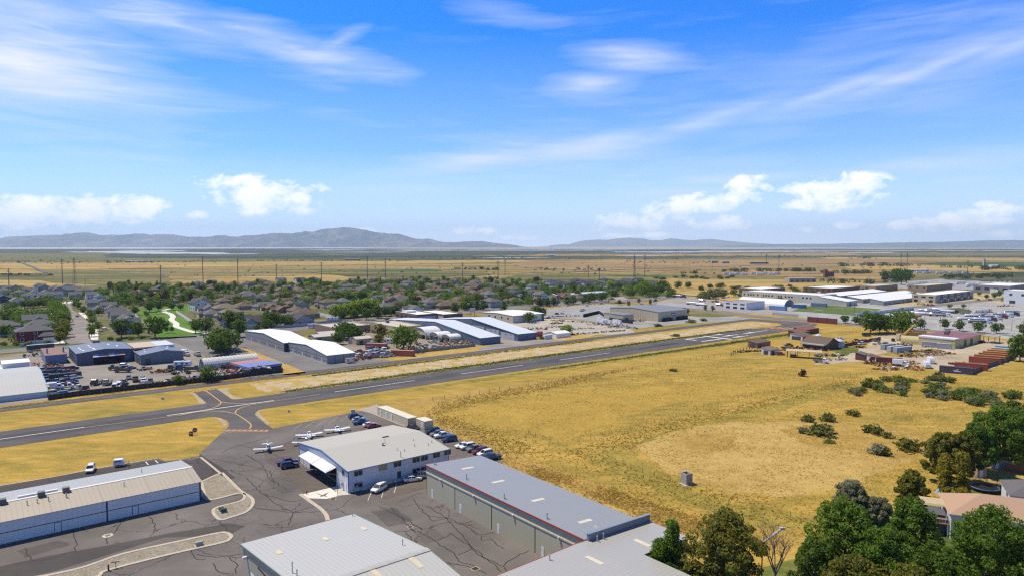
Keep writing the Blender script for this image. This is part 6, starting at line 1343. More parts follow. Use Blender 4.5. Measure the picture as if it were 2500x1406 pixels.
r,L,W = flat_building('office','tan flat roofed building between the scrap yard trees and blue hangar',ufr(215.5,233.8,-424,-385),6.2,TB,FR_);roof_unit(r,9,30,5.7,2,1.5);panel(r,L,W,'l',3,W-3,3.8,4.3,M('band_pale',(.62,.55,.42),.7),'band');winrow(r,L,W,'f',3,4,14,1.2,1.6,1.5,WD)
r,L,W = flat_building('office','long low tan building with a white roof edge behind the dark trees',ufr(186,213,-446,-418),5,M('brown_block',(.25,.18,.135),.85),FR_);winrow(r,L,W,'f',4,4,23,1.2,1.6,1.4,WD);panel(r,L,W,'f',12,14,.1,2.3,WD,'door')
BRK = M('brown_brick',(.155,.10,.075),.85,0,.12,.6)
r,L,W = flat_building('office','brown brick office with a white flat roof and big windows by the highway',ufr(257,274,-462,-430),8,BRK,FW_,.6);winrow(r,L,W,'l',5,3,29,1.0,3,1.5,WD);winrow(r,L,W,'l',5,3,29,4.4,3,1.6,WD);panel(r,L,W,'f',.5,L-.5,3.4,6.4,M('panel_grey',(.5,.51,.52),.5),'cladding');panel(r,L,W,'l',.2,W-.2,3.2,3.6,M('band_pale'),'band');MB().box(3,11,20,27,7.4,9.0).build('roof_screen',FW_,r)
r,L,W = flat_building('office','brown brick wing of the white roofed office, dark end toward the runway',ufr(274.3,291,-458,-421),7.8,BRK,FW_,.6);panel(r,L,W,'l',1,W-8,3.2,6.2,M('panel_grey'),'cladding');winrow(r,L,W,'f',2,5,12,3.2,1.8,1.6,WD);panel(r,L,W,'f',7.5,8.8,.1,2.4,WD,'door')
r,L,W = gb('garage_block','cream garage block with a white roof behind the gravel yard',321,352,-437,-398,[(0,5.6),(19,6.4),(39,5.6)],M('cream_block',(.50,.46,.36),.8),WR);winrow(r,L,W,'l',4,6,30,2.6,1.6,1.4,WD)
for k in range(3):panel(r,L,W,'f',2+k*9.5,9+k*9.5,.1,4.6,M('panel_grey'),'garage_door')
panel(r,L,W,'f',L-2.4,L-.1,.1,5.2,M('deep_blue',(.05,.06,.1),.6),'door')  # tall dark blue panel at the end of the front
def dome(u0,u1,v0,v1,h,label):
 L,W = u1-u0,v1-v0;r = thing('dome_shelter',label,'shelter',U(u0,v1),AA);pr = [(W/2-W/2*math.cos(math.pi*i/10),2.6+(h-2.6)*math.sin(math.pi*i/10)**.8) for i in range(11)];b = MB()
 for a,c in zip(pr,pr[1:]):slab(b,a,c,0,L,.1)
 b.build('canopy',M('dome_fabric',(.72,.73,.72),.6),r);e = MB();e.prism([(.2,2.6)]+[(y,z-.15) for y,z in pr[1:-1]]+[(W-.2,2.6)],.6,.75,0,'x');e.build('end_panel',M('dome_end',(.5,.43,.3),.7),r)
 q = MB();q.box(0,L,-.6,.3,0,2.6);q.box(0,L,W-.3,W+.6,0,2.6);q.build('container_wall',M('container_cream',(.42,.38,.27),.7),r)
 MB().box(.2,.58,W*.25,W*.75,0,2.55).build('opening',VDARK,r)
dome(222,234,-378,-362,7,'largest white fabric dome against the slate blue hangar');dome(224,234,-360.5,-350.5,5.2,'middle white fabric dome beside the slate blue hangar');dome(225.5,234,-349,-340,4.8,'smallest white fabric dome beside the slate blue hangar')
r,L,W = gb('workshop','navy workshop with a striped awning over its wide open doorway',41.2,65.3,-419,-387.6,[(0,6.0),(12,7.4),(24.1,6.4)],DB,SB,'workshop','y')
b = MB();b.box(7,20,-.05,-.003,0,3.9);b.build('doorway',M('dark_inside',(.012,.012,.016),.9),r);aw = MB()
for k in range(6):aw.loft([[(6.6+k*2.3,-.06,5.0),(8.9+k*2.3,-.06,5.0),(8.9+k*2.3,-.06,4.8),(6.6+k*2.3,-.06,4.8)],[(6.6+k*2.3,-2.2,3.9),(8.9+k*2.3,-2.2,3.9),(8.9+k*2.3,-2.2,3.7),(6.6+k*2.3,-2.2,3.7)]],k%3)
aw.build('awning',[M('awning_pale',(.55,.56,.6),.7),M('awning_blue',(.2,.26,.42),.7),M('awning_red',(.42,.2,.2),.7)],r);roof_unit(r,12,29,7,3,1.3)
mur = MB();rm_ = random.Random(4)
for k in range(14):mur.box(20.3+rm_.uniform(0,3),20.6+rm_.uniform(.3,3.4),-.06-k*.001,-.003,1+rm_.uniform(0,2.5),1.5+rm_.uniform(.5,3))
mur.build('mural',M('mural_blue',(.12,.17,.28),.7),r)
for x,y in ((3,18),(3,12),(3.5,6),(7.5,20),(7.5,14),(8,8),(8,4),(16,18),(19,12)):z = (6+x*.117 if x<12 else 7.4-(x-12)*.083)+.06;MB().loft([[(x-.4,y-2,z-.05),(x+.4,y-2,z+.05),(x+.4,y+2,z+.05),(x-.4,y+2,z-.05)],[(x-.4,y-2,z),(x+.4,y-2,z+.09),(x+.4,y+2,z+.09),(x-.4,y+2,z)]]).build('skylight',SKY_,r)
r,L,W = gb('workshop','lighter blue workshop joined to the navy one, tan roof behind',65.6,85,-408,-370.3,[(0,5.0),(11,6.6),(19.4,5.2)],ribbed('blue_grey_wall',(.13,.155,.2),0,1.2,.9,.6,0,.1),SB,'workshop','y');MB().box(.3,11.0,16,37,6.0,6.75).build('roof_patch',M('tan_roof_patch',(.5,.42,.3),.7),r);MB().box(11.2,19.3,18,37,5.7,6.7).build('roof_patch',M('skylight_white'),r)
panel(r,L,W,'f',2,4.5,.1,3,WD,'door');panel(r,L,W,'l',2,5,.1,3.4,VDARK,'door');panel(r,L,W,'l',7,10,.1,3.4,VDARK,'door')
for x,y in ((3,4),(4,11),(13,5),(15,12)):MB().box(x,x+.6,y,y+4,5.2,5.25+(x*.145 if x<11 else 1.6-(x-11)*.16)).build('skylight',SKY_,r)
r,L,W = gb('machine_shed','small blue shed with a rusty red roof and two pipes',29.7,38.5,-424,-401,[(0,4.6),(23,5.4)],M('shed_blue',(.16,.21,.33),.7,0,.15),ribbed('rust_roof',(.27,.145,.115),0,.9,.85,.7,0,.2,(.40,.30,.27)),'shed')
for s in (2.5,5.2):panel(r,L,W,'f',s,s+2.4,.1,3.4,M('door_blue',(.15,.2,.36),.6),'door')
for x in (1.2,8):MB().tube((x,6,4.4),(x,6,7.4),.35,None,8).build('pipe',M('pipe_grey',(.22,.23,.25),.6),r)
q = U(95.5,-341.5);r = thing('quonset_hut','white ribbed round roofed shed with a teal end in the junk yard','shed',U(86.5,-338.5),AA);b = MB();n = 30
for k in range(n):
 rr_ = 4.6+(.16 if k%2 else 0);b.loft([[(k*.85,4.6-rr_*math.cos(math.pi*i/12),rr_*1.02*math.sin(math.pi*i/12)) for i in range(13)],[(k*.85+.85,4.6-rr_*math.cos(math.pi*i/12),rr_*1.02*math.sin(math.pi*i/12)) for i in range(13)]],0,False)
b.build('arched_shell',M('quonset_white',(.62,.62,.57),.6,0,.12),r);MB().prism([(4.6-4.5*math.cos(math.pi*i/12),4.5*math.sin(math.pi*i/12)) for i in range(13)],.3,.42,0,'x').build('end_wall',M('teal_end',(.11,.21,.22),.7),r);MB().box(.2,.298,2.6,6.4,0,3.2).build('doorway',VDARK,r)
r = thing('tarp_stack','flat stack covered by a big blue tarpaulin, pinkish at its back','covered stack',G(606,913),AA+.1);b = MB();L,W = 16,20
b.box(0,L,0,W,0,2.2);b.build('stack',M('stack_dark',(.05,.05,.07),.8),r);MB().box(-.2,L+.2,-.2,W*.62,2.2,3.2).build('tarpaulin',M('tarp_blue',(.17,.22,.46),.6,0,.25,.4),r);MB().box(0,L-.5,W*.625,W,2.2,3.1).build('tarpaulin',M('tarp_pink',(.46,.19,.17),.7),r)
scrap(G(618,899,3.2),AA+.1,12,9,1.0,'loose pale parts lying on top of the blue tarpaulin',(3,1,2),22)
wallfence('yard_fence','dark board fence along the front of the junk yard',[(118,976),(190,966),(330,950),(420,940),(520,930),(606,918),(690,908)],2.0,M('fence_dark',(.03,.03,.032),.8),.15,FW,3.5)
wallfence('garden_wall','long white wall in front of the houses by the highway',[(50,846),(75,838),(140,835)],1.8,M('vinyl_white',(.66,.66,.66),.6),.15,None,3)
wallfence('garden_wall','pale wall around the gardens across from the long white roof',[(545,800),(600,796),(690,800),(735,797),(835,783)],2.0,M('wall_grey',(.36,.37,.38),.8),.2,None,3);wallfence('garden_fence','white fence running down the edge of the park lawn',[(430,763),(452,777),(474,793)],2.2,M('vinyl_white'),.15,None);wallfence('garden_fence','white fence between the grey houses and the park lawn',[(330,770),(345,785),(360,806)],2,M('vinyl_white'),.15,None);wallfence('garden_fence','white fence beside the willows by the highway',[(778,768),(800,773),(818,777)],2.2,M('vinyl_white'),.15,None)
r = thing('bus','blue and white bus parked on the highway shoulder by the rusty roofed shed','bus',U(32,-461,.07),AA+.05);MB().loft([ring(-6.4,1.25,.5,3.1,.9,.7),ring(6.2,1.28,.5,3.1,.9,.7),ring(6.45,1.15,.6,2.9,.9,.7)]).build('body',PAINTS['navy'],r);MB().box(-6.2,6.1,-1.2,1.2,3.1,3.2).build('roof',M('bus_roof',(.35,.48,.62),.5),r);MB().box(-6,5.8,-1.3,1.3,1.7,2.6).build('window_glass',GL,r);add_wheels(r,[(x,s*1.1) for x in (-4,4) for s in (-1,1)],.5,.3)
JG = 'vehicles packed in the junk yard';rj = random.Random(3);cols = ['black','faded_red','grey','black','maroon','silver','navy','red','brown','black'];CNM = dict(faded_red='faded red',sky_blue='pale blue')
for row in range(6):
 for k in range(7 if row<4 else 6):
  x,y = 106+k*12.0+row*2.5+rj.uniform(-2,2),905+row*7.4-k*.6+rj.uniform(-1,1);c = rj.choice(cols) if k<4 else rj.choice(cols+['white','silver']);kd = rj.choice(['sedan','sedan','pickup','suv'])
  car(kd,(x,y),AA-.1+rj.uniform(-.15,.15),c,f"{CNM.get(c, c)} {'pickup' if kd == 'pickup' else 'car'} in {('the farthest', 'the second', 'the third', 'a middle', 'a nearer', 'the nearest')[row]} row of the junk yard cars",JG)
for p,rz,c,ld,lb in (((133,952),AA,'white','box','white box lorry by the big pale shed'),((158,950),AA,'white',None,'white cab lorry in the second row of the junk yard'),((182,955),AA+.3,'cream',None,'cream cab lorry standing behind the yard fence'),((207,958),AA+1.2,'maroon','bed','dark red tipper lorry by the yard fence'),((236,938),-1.5,'black','bed','black lorry seen end on behind the yard fence'),((262,938),-1.3,'grey','bed','grey old lorry beside the black one at the fence'),((302,938),-1.2,'olive','bed','olive army lorry right of the white vans'),((350,935),-1.0,'white','bed','white cab lorry near the middle of the yard fence'),((330,930),-1.0,'brown','bed','brown flatbed lorry in the middle of the yard'),((300,908),AA+2.6,'olive','bed','olive army lorry standing alone in the open yard'),((285,902),AA+2.9,'green','bed','dark green army lorry beside the olive one in the yard'),((415,905),1.9,'green','bed','green army lorry in front of the blue workshop'),((432,902),-.5,'blue','bed','blue lorry by the army vehicles near the workshop'),((470,905),.3,'olive','bed','olive army lorry near the ribbed white shed'),((482,868),-.9,'silver','bed','silver lorry on the lane beside the spreading trees'),((452,868),-.6,'white','box','white box lorry behind the blue workshop'),((378,865),.2,'white','box','white box lorry beside the tan roof of the workshop')):lorry(p,rz,lb,c,'old lorries in the junk yard',ld)
for k,p,rz,c,lb in (('van',(128,964),.6,'cream','cream van at the yard fence by the pale shed'),('suv',(159,963),.6,'sky_blue','pale blue old car at the yard fence'),('van',(289,945),-1.2,'white','white van with its nose to the yard fence'),('van',(280,949),-1.2,'white','white camper van at the yard fence'),('suv',(314,925),-1.1,'grey','grey jeep behind the white vans'),('suv',(305,894),.1,'white','white car standing in the open yard'),('sedan',(320,900),1,'grey','grey car by the workshop wall'),('suv',(350,928),-1,'olive','olive jeep in the fence line'),('suv',(368,933),-1,'green','green jeep in the fence line'),('sedan',(206,889),.4,'silver','silver car at the corner of the navy workshop'),('sedan',(596,848),-1.0,'silver','silver car parked on the long hangar pavement'),('sedan',(189,773),1.9,'black','black car driving along the curving street'),('pickup',(948,781),.6,'black','black pickup driving on the highway by the brown office'),('suv',(258,805),0,'white','white car on a drive beside the curving street'),('sedan',(1385,747),.7,'white','white car on the highway near the car park'),('sedan',(1360,767),.5,'blue','blue car at the gravel yard entrance'),('sedan',(1372,766),.5,'white','white car beside the blue one at the gravel yard entrance'),('sedan',(1420,760),.5,'silver','silver car beside the kerbed planting bed'),('suv',(1424,758),.5,'white','white car just behind the silver one at the planting bed'),('sedan',(1433,747),.7,'white','white car behind the small dark tree on the lot'),('pickup',(1565,744),.5,'white','white pickup at the corner of the white wall'),('sedan',(1468,742),.6,'silver','silver car at the highway junction')):car(k,p,rz,c,lb)
rv((447,896),.15,'white camper body against the blue workshop wall',8);
for p,rz,L,W,h,lb,mx,n in (((420,934),AA-.3,16,9,2.2,'heap of car parts at the yard fence, left of the round bush',(0,1,2,3,2),70),((462,926),AA-.3,16,9,2.2,'heap of dark car frames just behind the round bush',(2,1,0,2),60),((540,918),AA-.3,22,7,2.4,'heap of drums and coloured scrap at the yard fence',(2,4,0,5,1),80),((580,908),AA,16,9,3,'heap of red and grey machinery beside the blue tarpaulin',(2,0,5,1),60),((540,900),AA,22,5,3,'stacked engines along the front of the ribbed white shed',(2,2,0,2),70),((395,908),AA,9,5,2,'orange machinery in front of the blue workshop',(6,5,2),30),((352,902),AA,6,4,2,'small heap of dark parts at the workshop corner',(2,0,1),22),((380,938),AA-.3,12,6,1.6,'low heap of mixed parts along the yard fence',(1,2,3,0),45),((165,872),AA,10,5,2.5,'blue skips and scrap beside the blue shed',(4,2,3),28),((80,893),AA,22,9,2.6,'heap of orange, red and pale panels behind the pale shed',(6,5,3,7),50),((112,898),AA,14,6,2.2,'dark machinery behind the rows of junk cars',(2,0,4),40),((88,868),AA,12,8,3,'heap of green and dark machinery beside the bus',(2,4,2),30),((440,912),AA,8,5,2.5,'dark army parts between the lorries',(2,2,1),26)):scrap(p,rz,L,W,h,lb,mx,n)
for u0,u1,v0,v1,lb in ((-20,11,-378,-371.5,'white flat roofed shed just behind the big pale shed'),(12,22,-392,-380,'small white and red roofed shed behind the big pale shed')):r,L,W = gb('cream_shed',lb,u0,u1,v0,v1,[(0,5.2),((v1-v0)/2,5.8),(v1-v0,5.2)],M('vinyl_white',(.66,.66,.66),.6),WR,'shed');panel(r,L,W,'f',2,4,.1,2.4,VDARK,'door')
r,L,W = gb('cream_shed','white flat roofed shed at the back of the junk yard',3,14,-385,-372,[(0,3),(13,3.2)],M('vinyl_white'),WR,'shed');panel(r,L,W,'f',3,6,.1,2.4,VDARK,'door')
container(U(24.6,-319.0),AA+1.57,6,(.46,.36,.10),'yellow container standing at the corner of the pale shed',2.4,3.2)
container(U(27,-352),AA,12,(.05,.055,.07),'black container behind the rows of junk cars')
SC_ = [(892,850,12,(.36,.15,.10),'faded orange container with a pinkish roof in the scrap yard'),(955,868,12,(.36,.10,.075),'rusty red container beside the tall leafy tree'),(851,839,9,(.60,.59,.56),'pale container behind the faded orange one')]
for x,y,L,c,lb in SC_:container((x,y),AA-.9,L,c,lb,3.4 if x!=851 else 3,3.0,None,roofm=ribbed('roof_salmon',(.50,.24,.17),0,.5,.85,.6,0,.2))
rv((922,844),AA-.8,'white camper in the middle of the scrap yard',8);rv((958,838),AA-.8,'white camper under the tall leafy tree',7);rv((812,783),.3,'white camper parked behind the wall by the willows',9);rv((838,796),.2,'white camper behind the dark trees of the scrap yard',8);rv((766,800),.3,'white camper on the highway side of the long white roof',8)
rj = random.Random(9)
for i,(x,y) in enumerate([(868,862),(878,858),(888,862),(898,856),(908,853),(918,852),(880,868),(896,868),(905,863),(915,860),(925,858),(936,856),(921,868),(932,866),(946,862),(958,869),(900,875),(938,872),(910,870),(870,870),(928,851),(942,850)]):c = rj.choice(['white','silver','black','grey','red','white','navy']);kd = rj.choice(['sedan','suv','sedan','van']);car(kd,(x,y),AA+rj.choice([0,1.57])+rj.uniform(-.3,.3),c,f"{c} {'van' if kd == 'van' else 'car'} in the scrap yard by the orange container",'cars in the scrap yard')
for p,rz,L,W,h,lb,mx,n in (((1075,835),AA-.3,14,8,3,'heap of blue and white machine parts before the domes',(4,3,1,4),50),((1100,838),AA-.3,16,8,2.6,'heap of red and cream scrap before the domes',(5,3,0,7),55),((1150,836),AA-.3,18,9,2.8,'heap of brown and grey scrap at the hangar corner',(7,1,0,3),55),((1040,850),AA-.3,30,6,1.8,'long low heap of dark wrecks at the scrap yard edge',(2,1,2,3),75),((1000,850),AA,8,6,2.6,'dark tyres and parts at the foot of the leafy tree',(2,2,1),30),((1110,846),AA-.3,24,5,1.4,'long low heap of pale scrap along the yard edge',(3,1,0,2),55),((905,832),AA,12,6,2.4,'heap of pale sheets behind the containers',(3,7,1),30),((886,812),AA,16,8,2.4,'heap of pink and grey scrap before the brown building',(0,3,5),36),((1030,842),AA,6,5,2.5,'grey engine parts on the dark yard floor',(1,2),20),((884,876),AA,8,4,1.8,'white and orange junk behind the yard gate',(3,5,6),24)):scrap(p,rz,L,W,h,lb,mx,n)
lorry((1065,827),AA+.8,'blue lorry beside the largest white dome','blue',None,'bed');lorry((1085,832),AA+.2,'red lorry among the scrap before the domes','red',None,'bed')
wallfence('yard_gate','patchy grey fence along the taxiway edge of the scrap yard',[(872,877),(900,875),(925,872),(960,868),(1000,862),(1060,856),(1160,845)],1.8,M('fence_grey',(.26,.24,.21),.9,0,.3),.12,FW,4)
r = thing('box_trailer','small pale trailer at the end of the long hangar','trailer',G(855,885,.06),AA);MB().box(-2.2,2.2,-1.1,1.1,.5,2.5).build('cargo_box',PAINTS['tan'],r);add_wheels(r,[(0,s) for s in (-1,1)],.35,.2);MB().box(-1.1,1.1,-1.13,-1.1,.6,2.3).build('door',GD,r)
for u0,v0,L,W,h,m_,lb in ((163,-402,16,10,3.4,'tan','low tan roofed shed behind the scrap yard trees'),(172,-414,22,9,3.2,'white','low white roofed shed behind the long white roof'),(178,-375,10,8,3.6,'tan','small tan shed among the scrap yard containers')):r,L,W = gb('yard_shed',lb,u0,u0+L,v0,v0+W,[(0,h),(W/2,h+1),(W,h)],WALL[m_],M('shed_roof_pale',(.52,.49,.43),.6),'shed');panel(r,L,W,'f',2,4.4,.1,2.5,VDARK,'door');window(r,L,W,'f',6.5,1,1.4,1.1)
for p,rz,L,W,h,lb,mx,n in (((1357,790),.3,10,5,2,'rusty orange machine in the gravel yard',(0,6,2),28),((1355,798),.3,16,6,1.6,'grey parts laid out in the gravel yard',(1,3,2),40),((1420,802),.2,18,5,.9,'low pile of pale sheets in the gravel yard',(3,1),26),((1484,793),-.4,30,9,2.2,'heap of grey stone blocks at the gravel yard corner',(1,1,3,2),80),((1520,800),-.4,22,8,2.2,'grey crates at the far end of the gravel yard',(1,2,3),60),((1400,785),-.4,40,6,1.4,'line of grey oddments along the back of the gravel yard',(1,0,3,2),70),((1452,812),.5,50,3,1.0,'line of low rusty scrap along the taxiway edge',(0,2,1),70),((1300,803),AA-.8,22,8,1.8,'row of wrecks beside the slate blue hangar',(2,1,3,5),60),((1306,783),.2,8,5,2,'small red machine behind the slate blue hangar',(5,0,2),20),((1380,772),.3,24,4,1.5,'line of stones and timber by the car park',(1,0,7),40),((1345,776),.3,8,3,2.4,'white and blue booths beside the cream garages',(3,4),14),((1552,783),-.5,14,5,1.5,'timber stack by the tan building corner',(7,2),26),((1640,775),.4,20,4,1.4,'timber laid out by the dark netting',(7,3,2),30),((1575,781),.4,8,3,2,'yellow timber bundle before the tan building',(6,7),16)):scrap(p,rz,L,W,h,lb,mx,n)
r,L,W = gb('carport','white open ended carport at the edge of the gravel yard',290,302,-326,-316,[(0,2.8),(5,3.8),(10,2.8)],PAINTS['white'],WR,'carport','x');panel(r,L,W,'r',1,9,0,2.7,VDARK,'opening');container(U(280.5,-316),AA,6,(.66,.66,.66),'white container beside the slate blue hangar');r = thing('red_tank','red tarpaulin load behind the white container','load',U(288,-331,.05),AA);MB().loft([ring(-2.5,1.4,.2,2.8),ring(2.5,1.4,.2,3.0)]).build('load',PAINTS['red'],r);MB().box(-2.6,2.6,-1,1,0,.19).build('pallet',SCRAP[7],r)
TNW = ribbed('tan_merchant_wall',(.50,.42,.29),0,1.2,.93,.6,0,.05)
r,L,W = gb('merchant_warehouse','large tan warehouse with a grey roof and dark netting along its foot',414,450,-386,-336,[(0,7.5),(26,9.2),(50,7.5)],TNW,ribbed('grey_merchant_roof',(.225,.235,.25),0,1.2,.92,.5,0,.05));panel(r,L,W,'f',16,21,3.6,5.8,M('sign_navy',(.06,.08,.16),.5),'sign');panel(r,L,W,'f',16.6,20.4,4.3,5.1,W_L,'lettering_panel',.08)
for a,c in ((5,15),(22,34)):panel(r,L,W,'f',a,c,0,2.6,M('netting_black',(.02,.02,.025),.9),'netting',2.2)
for s in (6,18,30,42):panel(r,L,W,'l',s,s+.3,0,7.2,M('band_pale'),'downpipe',.1)
r,L,W = gb('merchant_warehouse','tan end wing of the large warehouse, beyond its sign',450.3,470,-378,-352,[(0,6.6),(26,6.9)],TNW,ribbed('grey_merchant_roof',(.2,.2,.2),0,1));panel(r,L,W,'f',1,18,0,2.4,M('netting_black'),'netting',2)
r,L,W = gb('store_room','small tan store with a grey roof before the large warehouse',392,404,-372,-352,[(0,5.4),(20,5.8)],TNW,ribbed('grey_merchant_roof',(.2,.2,.2),0,1));panel(r,L,W,'f',2,6,.1,3,VDARK,'door')
wallfence('netting_fence','black netting fence around the warehouse yard',[(1424,774),(1462,765),(1490,783),(1545,790)],2.6,M('netting_black'),.2,None)
rj = random.Random(8)
for i in range(14):x = 1462+i*3.4+(7 if i>8 else 0);t = thing('wrapped_pallet','white wrapped pallet stacked beside the small tan store','pallet',G(x,784.5+i*.45+rj.uniform(-.6,.6),.05),AA,'wrapped pallets by the store');MB().box(-1,1,-1,1,.15,rj.uniform(1.8,3.2)).build('wrapped_load',PAINTS['white'],t);MB().box(-1.05,1.05,-1,1,0,.147).build('pallet_base',SCRAP[7],t)
wallfence('boundary_wall','long white wall along the road past the large warehouse',[(1592,741.5),(1700,752.5),(1800,761),(1886,768)],2.6,M('wall_white',(.60,.61,.62),.8),.3,None)
wallfence('boundary_wall','grey wall continuing the long white wall along the road',[(1887,768),(1950,773.5)],2.2,M('wall_grey'),.3,None);wallfence('boundary_wall','second white wall near the end of the runway',[(1950,773.5),(2042,782)],2.6,M('wall_white'),.3,None)
wallfence('board_fence','dark red board fence at the end of the runway',[(1972,785.5),(2043,791.5)],4.2,M('red_boards',(.17,.045,.045),.8,0,.12,1.5),.3,M('red_post',(.12,.03,.03),.8),6)
r,L,W = gb('long_low_building','long low pale building with a blue white roof behind the junction trees',500,580,-560,-545,[(0,4.4),(7.5,5.6),(15,4.4)],WALL['tan'],M('pale_blue_roof',(.45,.52,.58),.5));winrow(r,L,W,'f',8,5,75,1.4,3,1.5)
r = thing('monument_sign','white sign on two posts beside the highway','sign',G(1154,770),AA);MB().box(-2.6,2.6,-.15,.15,3,6.6).build('sign_panel',W_L,r);MB().box(-2,-1.7,-.1,.1,0,2.997).box(1.7,2,-.1,.1,0,2.997).build('posts',WOODP,r)
r = thing('roof_canopy','low canopy with a pale pitched roof behind the large warehouse','canopy',G(1508,741),AA);b = MB();slab(b,(0,3),(7,6),0,16,.2);slab(b,(7,6),(14,3),0,16,.2);b.build('roof',M('canopy_pink',(.42,.35,.32),.7),r);b = MB();[b.box(x,x+.4,y,y+.4,0,3) for x in (.5,15) for y in (.5,13)];b.build('posts',WOODP,r)
# ================= right: works, lorry park, farm yard =================
gsheet('lot',[(1900,741),(1960,738),(2180,728),(2450,725),(2700,745),(2700,840),(2420,815),(2250,803),(2110,792),(1960,775),(1900,768)],.05,asphalt('lorry_park',(.33,.325,.31),.15,.04,12,.1))
gsheet('lot',[(2090,703),(2170,690),(2320,680),(2600,690),(2600,712),(2300,706)],.05,m_lot);gsheet('bare_ground',[(2100,725),(2290,716),(2440,715),(2600,722),(2600,745),(2420,738),(2260,746),(2140,744)],.055,m_dirt,None,6,2)
gsheet('road',[(2240,752),(2330,744),(2460,731),(2600,722),(2600,718),(2440,727),(2300,741),(2200,750)],.06,m_road);gsheet('dirt_mound',[(2300,757),(2340,750),(2375,758),(2370,768),(2330,766)],.06,m_olive,None,3,1)
gsheet('sports_field',[(1930,759),(1967,747.5),(2010,744),(2150,754),(2146,757),(2094,771),(2060,768),(1985,762)],.06,ground_mat('pitch_grass',[(.07,.11,.025),(.095,.14,.03),(.13,.165,.045)],s=(.02,.2,1.2)))
gsheet('farm_yard',[(1985,890),(2060,868),(2120,842),(2130,822),(2160,815),(2440,830),(2560,842),(2560,865),(2480,878),(2400,905),(2360,915),(2250,895),(2150,880),(2060,885)],.05,ground_mat('farm_dirt',[(.27,.215,.14),(.37,.30,.21),(.45,.385,.28),(.50,.44,.34)],s=(.03,.2,1.2)),None,4,1.2)
gsheet('corral',[(1840,852),(1870,846),(1930,848),(1990,850),(1985,862),(1925,868),(1880,862)],.05,m_tan,None,3,.8);gsheet('farm_grass',[(2025,850),(2070,846),(2100,842),(2095,858),(2060,868),(2040,862)],.056,m_weed,None,3,.8);gsheet('farm_grass',[(2140,866),(2170,858),(2280,850),(2290,858),(2240,862),(2200,872)],.056,m_grass2,None,3,.8)
CW = ribbed('concrete_panel_wall',(.46,.44,.38),1,7,.95,.8,0,.05)
r,L,W = flat_building('factory','long cream factory with rows of round dark windows behind the sports field',ufr(666,700,-425,-337),8.5,CW,FW_,.6,None,'factory')
for k,s in enumerate([3,8,11,14,19,26,29,32,36,43,46,51,55,58,70,74,78]):
 fbox(MB(),L,W,'l',W-s-.9,W-s+.9,4.4,6.0,-.02,.06).build('window',GL,r)
for s in (6,23,40,65):panel(r,L,W,'l',W-s-.2,W-s+.2,0,8.4,M('band_pale'),'pilaster',.15)
r,L,W = gb('factory','lower cream end of the factory beside the sports field goal',660,682,-336,-308,[(0,4.8),(28,8)],CW,WR,'factory');panel(r,L,W,'f',6,9,.3,3.6,VDARK,'door');panel(r,L,W,'f',14,16,1,3.2,W_L,'window')
for u0,u1,v0,v1,h,lb in ((700,824,-304,-291,4.2,'long low storage block with a white roof, nearest the lorry park'),(708,850,-330,-314,4.4,'long low storage block with a white roof, second row'),(735,850,-366,-350,4.4,'long low storage block with a white roof, farthest row')):
 r,L,W = gb('storage_block',lb,u0,u1,v0,v1,[(0,h),(v1-v0,h+1.9)],ribbed('storage_grey',(.33,.335,.33),0,6,.6,.6,0,.05),WR,'storage block','x',.25,'storage blocks')
 for k in range(12):s = 3+k*(L-8)/11;panel(r,L,W,'f',s,s+3,.1,3,M('door_slate',(.13,.16,.21),.5),'roller_door',.06)
r,L,W = flat_building('trade_units','two storey tan and navy trade units with a white roof by the lorry park',ufr(764,872,-290,-268),8.4,M('tan_panel',(.43,.38,.28),.8),FW_)
for s in (4,11,18):window(r,L,W,'l',s,5.2,4,1.6,WD);window(r,L,W,'l',s,.6,3.4,2.6,WD) if s!=11 else panel(r,L,W,'l',9,13,.1,3.4,W_L,'door')
for k in range(5):s = 12+k*19;panel(r,L,W,'f',s,s+8.5,0,8.2,M('panel_navy',(.06,.085,.15),.6),'cladding',.12);panel(r,L,W,'f',s+2,s+6,.1,3,W_L,'door',.2);window(r,L,W,'f',s+11.5,5,2.4,1.6,WD);window(r,L,W,'f',s+15.5,5,2.4,1.6,WD);panel(r,L,W,'f',s+10,s+17,.1,3.2,WD,'shopfront')
r,L,W = flat_building('trade_units','brown trade units with small square windows beyond the storage blocks',ufr(935,1020,-360,-338),8.4,M('tan_brown',(.31,.24,.165),.85),FR_);winrow(r,L,W,'l',3,3,19,5,2,1.6,WD);winrow(r,L,W,'f',10,5,80,5,2,1.6,WD);winrow(r,L,W,'f',10,5,80,.5,4,3,WD)
r,L,W = flat_building('trade_units','tan trade units with dark shopfronts behind the white roofs',ufr(890,955,-405,-380),7.5,M('tan_brown'),FR_);winrow(r,L,W,'l',4,3,22,.5,3.4,3,WD);winrow(r,L,W,'f',8,4,60,.5,4,3,WD)
r,L,W = flat_building('brick_works','dark brown works with a white flat roof beyond the factory',ufr(795,865,-424,-388),8,BRK,FW_);winrow(r,L,W,'l',5,4,32,4.6,3,1.4,WD);panel(r,L,W,'l',14,18,.1,3.6,W_L,'door');winrow(r,L,W,'f',6,6,62,4.6,3,1.4,WD)
r,L,W = flat_building('brick_works','low dark works with a white roof behind the left end of the factory',ufr(745,800,-480,-450),6,BRK,FW_);panel(r,L,W,'l',6,12,.1,3.4,WD,'door');winrow(r,L,W,'f',4,6,48,1.5,3,1.4,WD)
r,L,W = flat_building('office','big dark glazed office with a white roof at the right edge of the town',ufr(975,1060,-300,-262),10,M('grey_panel',(.20,.215,.25),.7),FW_);winrow(r,L,W,'l',4,5,33,4,5,3,WD);winrow(r,L,W,'f',8,6,78,4,5,3,WD);panel(r,L,W,'l',12,20,.1,5.5,W_L,'porch',1.2)
